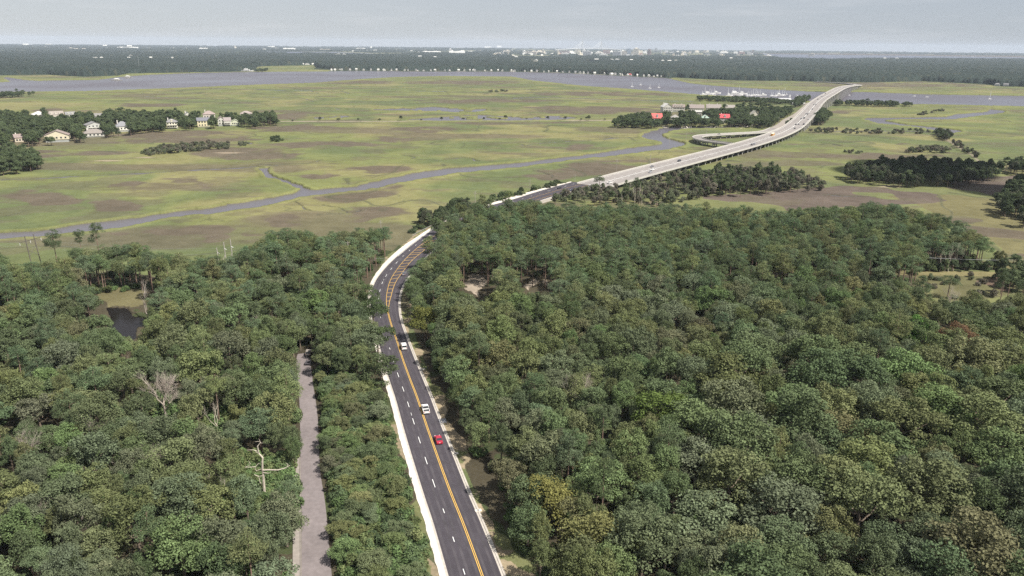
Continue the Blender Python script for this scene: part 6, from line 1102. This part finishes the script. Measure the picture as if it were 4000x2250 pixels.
for n_, (u, v, h) in enumerate(((2742, 371, 16), (2752, 369, 30), (2771, 369, 24), (2778, 367, 18), (2788, 367, 24), (2843, 371, 28), (2861, 370, 26), (2885, 369, 34), (2920, 374, 20), (2927, 374, 17), (2934, 375, 22), (2941, 373, 26), (2950, 374, 28), (2956, 373, 22), (2962, 374, 20), (2968, 374, 24), (3012, 376, 16), (3018, 376, 18), (3027, 377, 16), (3033, 375, 20), (3041, 374, 26), (3055, 374, 25), (3063, 373, 30))):
    sailboat(u, v, 16, h, .2 + .1 * (n_ % 3), 'white sailing boat with bare mast berthed in the marina', 'sailing boats berthed in the marina')
x, y = g1(3062, 398); house(x, y, .1, 26, 14, .1, 4.5, 3, 'side', GREYW, (.40, .40, .40), 'grey boat shed behind the marina trees', simple=True)
x, y = g1(3118, 410); house(x, y, -.1, 24, 8, .1, 3.2, 1.6, 'side', (.45, .42, .38), RWHITE, 'low shed with white roof at the marina road', simple=True)
for n_, (u0, u1, v) in enumerate(((2735, 2830, 374), (2835, 2910, 377), (2912, 3000, 379))):
    x0, y0 = g1(u0, v); x1, y1 = g1(u1, v + .6); o = empty('dock', ((x0 + x1) / 2, (y0 + y1) / 2, -.6), math.atan2(y1 - y0, x1 - x0), ('western', 'middle', 'eastern')[n_] + ' floating dock of the marina', 'dock'); w = math.hypot(x1 - x0, y1 - y0); b = MB(); b.box((0, 0, 0), (w, 3, .5)); b.build('deck', mat('dock_wood', (.42, .38, .33)), o); b = MB()
    for k in range(6): b.tube([((k / 5 - .5) * w * .96, 1.3, -2), ((k / 5 - .5) * w * .96, 1.3, 2.2)], .18, 5)
    b.build('piling', mat('dock_wood', (.42, .38, .33)), o)
# private docks on the creek island
for n_, ((ua, va), (ub, vb), wpx, lab) in enumerate((((2545, 489), (2602, 500), 20, 'private dock below the coral-red roof'), ((2640, 497), (2660, 499), 12, 'small private dock with posts below the grey-brown hip roof'), ((2676, 488), (2686, 502), 32, 'private dock with steep gangway and long float'), ((2803, 486), (2790, 502), 26, 'private dock with a small boat lift below the deep red roof'), ((2925, 494), (2893, 504), 30, 'private dock nearest the ramp loop'))):
    pa, pb = np.array(g1(ua, va)), np.array(g1(ub, vb)); m = pxm(ub, vb); o = empty('private_dock', (0, 0, 0), 0, lab, 'dock'); t = (pb - pa) / np.linalg.norm(pb - pa); n = np.array([-t[1], t[0]]); mk = mat('dock_wood', (.42, .38, .33)); b = MB(); b.ribbon(np.array([pa + n * .8, pb + n * .8]), np.array([pa - n * .8, pb - n * .8]), [.7, .4], [.95, .65]); b.build('walkway', mk, o)
    b = MB(); b.box((*pb, -.1), (wpx * m, 2.6, .45)); b.build('float', mk, o)
    for sg in (-1, 1):
        b = MB()
        for q in (-1, 1): b.tube([(pb[0] + sg * wpx * m * .4 + q * 1.4, pb[1] + 3, -2), (pb[0] + sg * wpx * m * .4 + q * 1.4, pb[1] + 3, 3.2)], .16, 5)
        b.box((pb[0] + sg * wpx * m * .4, pb[1] + 3, 2.4), (3.2, .15, .2)); b.build('post_frame', mk, o)
for n_, (u, v, lab) in enumerate(((456, 314, 'pale pier house on the river off the grassy far bank'), (499, 303, 'pale square dock house close to the grassy far bank'))):
    x, y = g1(u, v); o = empty('pier_house', (x, y, 0), 0, lab, 'pier'); b = MB(); b.box((0, 0, .6), (30, 7, .5)); b.build('deck', mat('dock_wood', (.42, .38, .33)), o); b = MB(); b.box((0, 0, 1.102), (13, 6, 3)); b.build('wall', wallmat(WHITE), o); b = MB(); b.box((0, 0, 4.104), (15, 7.4, 2), top=.3); b.build('roof', roofmat(RWHITE), o); b = MB()
    for k in range(6): b.box(((k / 5 - .5) * 28, 0, -2.5), (.5, 4, 3.098))
    b.build('piling', mat('dock_wood', (.42, .38, .33)), o)

# ------------------------------------------------------------------ vehicles
def vehicle(kind, col, label, group=None, name=None):
    Ls, Ws = {'sedan': (4.6, 1.82), 'suv': (4.8, 1.92), 'van': (5.0, 1.98), 'pickup': (5.6, 2.0), 'bus': (11.0, 2.5)}[kind]; hl, hw = Ls / 2, Ws / 2
    o = empty(name or {'sedan': 'car', 'suv': 'car', 'van': 'van', 'pickup': 'pickup_truck', 'bus': 'bus'}[kind], (0, 0, 0), 0, label, {'pickup': 'pickup', 'bus': 'bus', 'van': 'van'}.get(kind, 'car'), group)
    mb_ = mat('car_paint_%02d%02d%02d' % tuple(int(99 * c) for c in col), col, .3, spec=.5); b = MB(); g = MB()
    def low(prof, t=.94):
        p = np.array(prof, float); n = len(p); zc = p[:, 1]; k = np.where(zc > .85, t, 1.0)
        v = np.concatenate([np.column_stack([-hw * k, p[:, 0], zc]), np.column_stack([hw * k, p[:, 0], zc])]); b.add(v, [tuple(range(n)), tuple(range(n, 2 * n))[::-1]] + [(i, n + i, n + (i + 1) % n, (i + 1) % n) for i in range(n)])
    def cab(y0, y1, y2, y3, z0, z1, wi=.86):
        g.add(np.array([(-hw * .95, y0, z0), (hw * .95, y0, z0), (hw * .95, y3, z0), (-hw * .95, y3, z0), (-hw * wi * .93, y1, z1), (hw * wi * .93, y1, z1), (hw * wi * .93, y2, z1), (-hw * wi * .93, y2, z1)]), [(0, 3, 2, 1), (4, 5, 6, 7), (0, 1, 5, 4), (1, 2, 6, 5), (2, 3, 7, 6), (3, 0, 4, 7)])
        b.box((0, (y1 + y2) / 2, z1 + .004), (hw * 2 * wi * .96, (y2 - y1) * 1.02, .07), top=.93)
        for sx in (-1, 1):
            for (ya, yb) in ((y0 + .04, y1), (y3 - .04, y2), ((y0 + y3) / 2, (y1 + y2) / 2)):
                b.tube([(sx * hw * .95, ya, z0), (sx * hw * wi * .95, yb, z1 + .02)], .06, 4)
    if kind == 'sedan': low([(-hl, .32), (-hl, .72), (-hl + .12, .90), (-hl + .9, .95), (.95, .92), (hl - .25, .78), (hl, .62), (hl, .32)]); cab(-1.45, -.75, .35, 1.05, .93, 1.40)
    elif kind == 'suv': low([(-hl, .40), (-hl, .95), (-hl + .1, 1.05), (1.1, 1.05), (hl - .2, .95), (hl, .75), (hl, .40)]); cab(-hl + .08, -hl + .45, .45, 1.15, 1.05, 1.68, .88)
    elif kind == 'van': low([(-hl, .40), (-hl, 1.02), (-hl + .06, 1.1), (1.4, 1.1), (hl - .25, .95), (hl, .75), (hl, .40)]); cab(-hl + .06, -hl + .22, .6, 1.45, 1.1, 1.88, .90)
    elif kind == 'pickup':
        low([(-hl, .50), (-hl, .78), (-.55, .78), (-.55, 1.12), (1.35, 1.12), (hl - .2, 1.02), (hl, .8), (hl, .50)]); cab(-.5, -.35, .75, 1.4, 1.12, 1.80, .88)
        for sx in (-1, 1): b.box((sx * (hw - .06), (-hl - .55) / 2, .782), (.12, hl - .55, .36))
        b.box((0, -hl + .06, .782), (Ws - .25, .1, .36)); t = MB(); t.box((0, (-hl - .55) / 2, .79), (Ws - .3, hl - .75, .04)); t.build('cargo_bed', mat('bed_liner', (.05, .05, .055), .8), o)
    else:
        b.box((0, -.7, .55), (Ws, Ls - 1.5, 2.35), top=.97); b.box((0, hl - .78, .55), (Ws * .85, 1.55, 1.15), top=.9)
        r = MB(); r.box((0, -.7, 2.904), (Ws * .98, Ls - 1.6, .22), top=.86); r.build('roof', mat('bus_roof', (.70, .66, .55), .6), o)
        g.box((0, -.7, 1.75), (Ws + .02, Ls - 2.2, .62)); g.box((0, -.7, 1.75), (Ws * .8, Ls - 1.46, .7))
    b.build('body', mb_, o); g.build('window', M_GLASS, o)
    R_ = .34 if kind != 'bus' else .5
    for sx in (-1, 1):
        for yy in (hl * .62, -hl * .6):
            w = MB(); w.tube([(sx * (hw - .11), yy, R_), (sx * (hw + .015), yy, R_)], R_, 14); wo_ = w.build('wheel', M_TYRE, o); w = MB(); w.tube([(sx * (hw + .016), yy, R_), (sx * (hw + .03), yy, R_)], R_ * .6, 10); w.build('rim', M_RIM, wo_)
        zl = {'sedan': .72, 'suv': .85, 'van': .9, 'pickup': .9, 'bus': 1.1}[kind]
        q = MB(); q.box((sx * hw * .72, hl - .02, zl - .12), (.36, .08, .16)); q.build('headlight', mat('lamp_clear', (.7, .7, .68), .2), o)
        q = MB(); q.box((sx * hw * .80, -hl - .01, zl - .05), (.26, .06, .22)); q.build('tail_light', mat('lamp_red', (.5, .05, .04), .3), o)
        if kind in ('sedan', 'suv', 'van', 'pickup'): q = MB(); q.box((sx * (hw + .11), .85 if kind != 'van' else 1.2, 1.02 if kind != 'sedan' else .95), (.2, .1, .15)); q.build('wing_mirror', mb_, o)
    if kind != 'bus': q = MB(); q.box((0, -hl - .012, .55 if kind != 'sedan' else .62), (.42, .03, .13)); q.build('number_plate', mat('plate_white', (.65, .65, .62), .5), o)
    return o
def on_road(o, u, v, toward=False):
    x, y = g1(u, v, .5); i = int(np.argmin(np.hypot(RC[:, 0] - x, RC[:, 1] - y))); t = RT[i] * (-1 if toward else 1); o.location = (x, y, RZ[i] + .065); o.rotation_euler = (0, 0, math.atan2(t[1], t[0]) - math.pi / 2)
C_WHITE = (.78, .77, .74); C_RED = (.36, .02, .045); C_DK = (.035, .037, .045); C_GREY = (.16, .16, .17); C_SIL = (.40, .40, .41); C_BLUE = (.05, .06, .10)
on_road(vehicle('van', C_WHITE, 'white passenger van driving up the highway before the bend'), 1577, 1355)
on_road(vehicle('pickup', C_WHITE, 'white pickup with open bed behind the white van'), 1662, 1600)
on_road(vehicle('sedan', C_RED, 'dark red car at the tail of the three cars on the near highway'), 1713, 1718)
on_road(vehicle('sedan', C_GREY, 'dark grey car half hidden by trees at the bend beside the hatching'), 1579, 1070)
on_road(vehicle('sedan', C_DK, 'dark car on the fresh asphalt just before the bridge, in the oncoming lanes'), 2184, 747, True)
on_road(vehicle('sedan', C_BLUE, 'dark blue car on the fresh asphalt just before the bridge, heading for it'), 2234, 757)
SB = []
for i in range(0, len(BC), 1):
    for q in np.linspace(-.86, .86, 29): SB.append((i, q * BHW[i], BC[i, 0] + BN[i, 0] * q * BHW[i], BC[i, 1] + BN[i, 1] * q * BHW[i], BC[i, 2] + .6))
SB = np.array(SB); SBu, SBv = proj(SB[:, 2:5])
for (u, v, k, c, tw, lab) in ((2382, 715, 'pickup', C_WHITE, 0, 'white pickup at the start of the concrete deck'), (2547, 652, 'sedan', C_GREY, 1, 'grey car in the oncoming lanes beside the white and grey pair'), (2548, 664, 'suv', C_WHITE, 1, 'white car side by side with a grey car on the lower bridge'), (2541, 673, 'sedan', C_SIL, 0, 'silver-grey car side by side with the white one on the lower bridge'), (2652, 629, 'suv', C_DK, 1, 'black car alone on the lower bridge before the ramp fork'), (2938, 565, 'suv', C_GREY, 0, 'grey car first of a close pair near the ramp fork'), (2949, 563, 'suv', C_SIL, 0, 'silver car second of a close pair near the ramp fork'), (3019, 529, 'bus', (.62, .33, .08), 1, 'yellow-orange school bus with pale roof on the bridge'), (3104, 503, 'sedan', C_DK, 1, 'black car closest behind the school bus'), (3129, 496, 'sedan', C_WHITE, 0, 'white car on the outer lane beyond the bus'), (3140, 486, 'suv', C_DK, 0, 'large black car on the outer lane where the bridge straightens'), (3120, 485, 'sedan', C_GREY, 1, 'grey car second of the pair behind the bus'), (3108, 486.5, 'sedan', C_DK, 1, 'dark car in the innermost lane behind the bus'), (3158, 466, 'suv', C_WHITE, 0, 'white car alone on the outer side halfway up the bridge'), (3130, 465, 'sedan', C_DK, 1, 'black car leading the dense bunch on the rising bridge'), (3142, 462, 'suv', C_DK, 1, 'black car in the middle of the dense bunch'), (3136, 461, 'sedan', C_WHITE, 1, 'white car squeezed in the dense bunch'), (3148, 446, 'sedan', C_GREY, 1, 'grey car of a side-by-side pair behind the dense bunch'), (3155, 446, 'sedan', C_DK, 1, 'black car of a side-by-side pair behind the dense bunch'), (3161, 441, 'suv', C_WHITE, 1, 'white car following the side-by-side pair'), (3172, 427, 'sedan', C_DK, 1, 'single dark car in mid-climb of the bridge'), (3180, 409, 'sedan', C_DK, 1, 'dark car, inner of two abreast on the upper bridge'), (3187, 410, 'sedan', C_GREY, 1, 'grey car, outer of two abreast on the upper bridge'), (3194, 388, 'sedan', C_DK, 1, 'dark car alone high on the bridge'), (3207, 376, 'sedan', C_WHITE, 1, 'white car near the crest of the bridge'), (3211, 377.5, 'sedan', C_GREY, 1, 'grey car next to the white one near the crest'), (3224, 365, 'sedan', C_DK, 1, 'last dark car just below the crest of the bridge')):
    j = int(np.argmin((SBu - u) ** 2 + (SBv - v + .8) ** 2)); i = int(SB[j, 0]); o = vehicle(k, c, lab); t = BT[i] * (-1 if tw else 1); dz = (BC[min(i + 2, len(BC) - 1), 2] - BC[max(i - 2, 0), 2]) / (BS[min(i + 2, len(BC) - 1)] - BS[max(i - 2, 0)]) * (-1 if tw else 1)
    o.location = (SB[j, 2], SB[j, 3], BC[i, 2] + .02); o.rotation_euler = (math.atan(dz), 0, math.atan2(t[1], t[0]) - math.pi / 2)
j = int(np.argmin((lambda uv: (uv[0] - 2811) ** 2 + (uv[1] - 525) ** 2)(proj(np.column_stack([PC[:, :2], PC[:, 2] + .6]))))); o = vehicle('sedan', C_DK, 'dark car by itself on the curved ramp'); o.location = (PC[j, 0], PC[j, 1], PC[j, 2] + .01); o.rotation_euler = (0, 0, math.atan2(PT[j, 1], PT[j, 0]) - math.pi / 2)
# things at the end of the side lane
x, y = g1(1206, 1422); o = empty('utility_trailer', (x, y, .0), .05, 'dark flat trailer with posts at the end of the worn lane', 'trailer'); b = MB(); b.box((0, 0, .55), (1.9, 3.4, .16)); b.build('flatbed', mat('trailer_dark', (.05, .045, .05), .7), o)
for sx in (-1, 1): b = MB(); b.box((sx * .93, 0, .712), (.06, 3.3, .5)); b.build('side_rail', M_RIM, o)
for sx in (-1, 1): b = MB(); b.tube([(sx * .98, -.3, .34), (sx * 1.16, -.3, .34)], .34, 12); b.build('wheel', M_TYRE, o)
b = MB(); b.tube([(0, 1.7, .6), (0, 2.9, .55)], .05, 5); b.build('drawbar', M_STEEL, o)
x, y = g1(1206, 1383); o = vehicle('suv', (.30, .27, .24), 'dusty pale-roofed car parked at the end of the worn lane'); o.location = (x, y, .0); o.rotation_euler = (0, 0, .1)
# storm drains by the kerb
for n_, (u, v, w, d, c, lab) in enumerate(((1729, 1645, 2.2, 2.6, (.22, .22, .23), 'grey storm drain slab in the verge opposite the pickup'), (1648, 1443, 1.9, 1.0, (.60, .56, .48), 'pale concrete drain box in the verge below the white van'), (1779, 1772, 1.6, 1.0, (.60, .56, .48), 'pale concrete drain box in the verge behind the red car'), (1868, 1995, 1.6, 1.0, (.60, .56, .48), 'pale concrete drain box in the verge near the bottom edge'))):
    x, y = g1(u, v); i = int(np.argmin(np.hypot(RC[:, 0] - x, RC[:, 1] - y))); o = empty('storm_drain', (x, y, 0), math.atan2(RT[i, 1], RT[i, 0]) - math.pi / 2, lab, 'drain'); b = MB(); b.box((0, 0, -.2), (w, d, .36)); b.build('slab', mat('drain_%d' % int(c[0] * 100), c, .9, var=.1, scale=2), o); b = MB(); b.tube([(0, 0, .162), (0, 0, .19)], .32, 12); b.build('cover', mat('drain_cover', (.13, .13, .14), .7), o)

# ------------------------------------------------------------------ power line, poles
def height_at(u, v, vtop):
    x, y = g1(u, v); lo, hi = 0.0, 80.0
    for _ in range(40):
        md = (lo + hi) / 2
        if float(proj(np.array([x, y, md]))[1]) > vtop: lo = md
        else: hi = md
    return x, y, lo
def strut(pa, pb, r, n=6): q = MB(); q.tube([pa, pb], r, n); return q
x0, y0, h0 = height_at(127, 1046, 922); x1, y1, h1 = height_at(166, 1048, 914); o = empty('pylon', (0, 0, 0), 0, 'wooden H-frame pylon with cross-brace standing out against the marsh', 'pylon')
for (x, y, h, tx) in ((x0, y0, h0, -1.1), (x1, y1, h1, -1.6)): strut((x, y, -.5), (x + tx, y, h), .22).build('leg', mat('dark_timber', (.12, .105, .09), .9), o)
def lp(k, t): 
    x, y, h, tx = ((x0, y0, h0, -1.1), (x1, y1, h1, -1.6))[k]; return np.array([x + tx * t, y, h * t])
c = lp(1, .86) - lp(0, .84); strut(lp(0, .84) - c * .75, lp(1, .86) + c * .75, .13).build('crossarm', mat('dark_timber', (.12, .105, .09)), o); strut(lp(0, .55), lp(1, .40), .10).build('brace', mat('dark_timber', (.12, .105, .09)), o); strut(lp(0, .36), lp(1, .70), .10).build('brace', M_POLE, o)
INS = [lp(0, .84) - c * .72, lp(0, .84) + c * .5, lp(1, .86) + c * .72]
for p in INS: strut(p, p - np.array([0, 0, 1.5]), .09).build('insulator', mat('porcelain', (.72, .72, .70), .3), o)
W1 = [p - np.array([0, 0, 1.5]) for p in INS]
o = empty('pylon', (0, 0, 0), 0, 'three leaning timber poles of a pylon in a grassy gap of the wood', 'pylon'); W2 = []
for (u, v, vt, du) in ((858, 1046, 968, 0), (888, 1052, 946, 0), (915, 1056, 934, 0)):
    x, y, h = height_at(u, v, vt); strut((x, y, -.5), (x - .5, y, h), .2).build('pole', M_POLE, o); strut((x - 3.2, y - 2, 0), (x - .35, y, h * .55), .13).build('brace', M_POLE, o); p = np.array([x - .5, y, h * .78]); strut(p, p + np.array([1.2, 0, -.8]), .11).build('insulator', mat('porcelain', (.72, .72, .70), .3), o); W2.append(p + np.array([1.2, 0, -.8]))
o = empty('pylon', (0, 0, 0), 0, 'cluster of pale timber poles standing in the wood where the cables turn', 'pylon'); W3 = []
for (u, v, vt) in ((2301, 1066, 986), (2305, 1070, 978), (2309, 1066, 990), (2313, 1064, 1003)):
    x, y, h = height_at(u, v, vt); strut((x, y, -.5), (x, y, h), .22).build('pole', mat('pale_pole', (.50, .46, .42), .9, var=.1, scale=2), o); W3.append(np.array([x, y, h * .82 - len(W3) * 1.1]))
def sag(a, b, s, n=16): t = np.linspace(0, 1, n)[:, None]; q = a * (1 - t) + b * t; q[:, 2] -= (4 * t * (1 - t))[:, 0] * s; return q
x4, y4 = g1(3330, 1078); x5, y5 = g1(4300, 1100); xm, ym = g1(-500, 1050)
for k in range(3):
    b = MB(); pm = np.array([xm, ym, 12.0 - k]); P = np.concatenate([sag(pm, W1[k], 1.5), sag(W1[k], W2[k], 2.0)[1:], sag(W2[k], W3[k], 3.0, 30)[1:], sag(W3[k], np.array([x4, y4 + k * 2.2, 13.5 - k]), 3.0)[1:], sag(np.array([x4, y4 + k * 2.2, 13.5 - k]), np.array([x5, y5 + k * 2.2, 12.0]), 3)[1:]]); b.tube(P, .022, 4)
    tag(b.build('power_cable', M_WIRE), ('upper', 'middle', 'lower')[k] + ' of three power cables strung over the wood and the highway', 'cable')
o = empty('pylon', (0, 0, 0), 0, 'twin timber poles of a pylon half hidden in the eastern cable clearing', 'pylon')
for dy_ in (-.3, 4.7): strut((x4, y4 + dy_, -.5), (x4, y4 + dy_, 14.2), .2).build('pole', M_POLE, o)
def upole(u, v, vt, label, arms=1, rack=0, r=.16, group=None):
    x, y, h = height_at(u, v, vt); o = empty('utility_pole', (x, y, 0), 0, label, 'utility pole', group); strut((0, 0, -.5), (0, 0, h), r).build('pole', M_POLE, o)
    for k in range(arms): q = MB(); q.box((0, 0, h - .5 - k * 1.1), (2.4, .14, .16)); q.build('crossarm', M_POLE, o)
    if rack:
        q = MB(); q.box((0, -.3, h * .42), (3.4, .5, .3)); q.box((0, -.3, h * .26), (3.4, .5, .3)); q.build('rack', mat('rack_white', (.68, .67, .62), .7), o)
        for sx in (-1, 0, 1): q = MB(); q.tube([(sx * 1.1, -.3, h * .45), (sx * 1.1, -.3, h * .58)], .28, 8); q.build('transformer', mat('rack_white', (.68, .67, .62)), o)
    return h
upole(1364, 1050, 944, 'white utility pole with transformer rack in the gap beside the wood', 1, 1, .18)
for a in ((1488, 893, 861, 'thin pole on the brown marsh nearest the highway bend', 2), (1663, 838, 812, 'short thin pole in the marsh by the highway trees', 1), (1856, 797, 748, 'pole with two crossarms in the marsh beside the highway', 2), (2070, 738, 701, 'pole in the marsh where the asphalt meets the bridge', 1), (2245, 718, 682, 'pole at the start of the bridge with a small lamp', 1), (2408, 668, 623, 'pole in the marsh beside the lower bridge, by the brown flat', 2), (2539, 645, 604, 'pole in the marsh beside the lower bridge, near the creek', 1), (2613, 585, 537, 'pole on the creek bank at its bend', 2), (2679, 556, 520, 'pole on the marsh west of the ramp loop', 1), (2758, 530, 505, 'pole behind the ramp loop', 1), (2835, 566, 535, 'lamp pole at the ramp fork', 1), (2950, 563, 543, 'lamp pole at the bridge edge beyond the fork', 1), (2936, 513, 486, 'pole with wide crossarm south of the island docks', 2), (2985, 498, 468, 'pole with wide crossarm near the ramp road', 2), (3040, 485, 458, 'pole at the ramp road among bushes', 1), (3143, 416, 388, 'pole on the marina road', 1), (3085, 1090, 1070, 'short stub pole', 0)):
    if a[4]: upole(*a)
gp, gs_ = smooth_path(polyw([(1612, 922), (1650, 902), (1700, 878), (1790, 838), (1893, 800), (1990, 772)]), 2.0); o = empty('guard_rail', (0, 0, 0), 0, 'steel guard rail on posts outside the concrete strip past the bend', 'guard rail'); gn_, _t = normals(gp); b = MB(); b.ribbon(gp + gn_ * .04, gp - gn_ * .04, .45, .80); b.build('rail', M_STEEL, o)
b = MB()
for i in range(0, len(gp), 2): b.box((gp[i, 0] + gn_[i, 0] * .14, gp[i, 1] + gn_[i, 1] * .14, -.3), (.14, .14, 1.05))
q_ = b.build('post', M_POLE, o); q_['kind'] = 'stuff'
def make_cloud_at(cx_, cy_, alt, rx, ry, seed, label):
    r = np.random.default_rng(seed); b = MB()
    import bmesh
    bm = bmesh.new()
    for q in range(26):
        a = r.uniform(0, 6.28); t = math.sqrt(r.uniform(0, 1)); rad_ = r.uniform(.16, .34) * min(rx, ry); M_ = Matrix.Translation((cx_ + math.cos(a) * t * rx, cy_ + math.sin(a) * t * ry, alt + r.uniform(0, 1) * min(rx, ry) * .35)) @ Matrix.Diagonal((rad_, rad_, rad_ * .6, 1)); bmesh.ops.create_icosphere(bm, subdivisions=3, radius=1.0, matrix=M_)
    me = bpy.data.meshes.new('cloud'); bm.to_mesh(me); bm.free(); me.materials.append(mat('cloud_white', (.8, .8, .8), 1.0)); o = bpy.data.objects.new('cloud', me); COL.objects.link(o); tag(o, label, 'cloud', kind='structure')
def shade_cloud(cx0, cy0, alt, rx, ry, seed, label):
    make_cloud_at(cx0 + SD.x * alt / SD.z, cy0 + SD.y * alt / SD.z, alt, rx, ry, seed, label)
shade_cloud(470, 640, 700, 120, 165, 5, 'white cumulus cloud drifting above the eastern marsh, out of the frame')
HZ = MB(); HZ.box((0, 0, -5), (47000, 47000, 197)); hz = HZ.build('haze', None); hz.data.materials.clear()
m = bpy.data.materials.new('thin_summer_haze'); m.use_nodes = True; nt = m.node_tree; nt.nodes.clear(); pv = nt.nodes.new('ShaderNodeVolumePrincipled'); ou = nt.nodes.new('ShaderNodeOutputMaterial'); nt.links.new(pv.outputs[0], ou.inputs['Volume'])
pv.inputs['Color'].default_value = (.76, .86, 1.0, 1); pv.inputs['Density'].default_value = 3.5e-5; pv.inputs['Anisotropy'].default_value = 0.0
hz.data.materials.append(m); tag(hz, 'thin pale summer haze over the whole landscape', 'haze', kind='stuff')
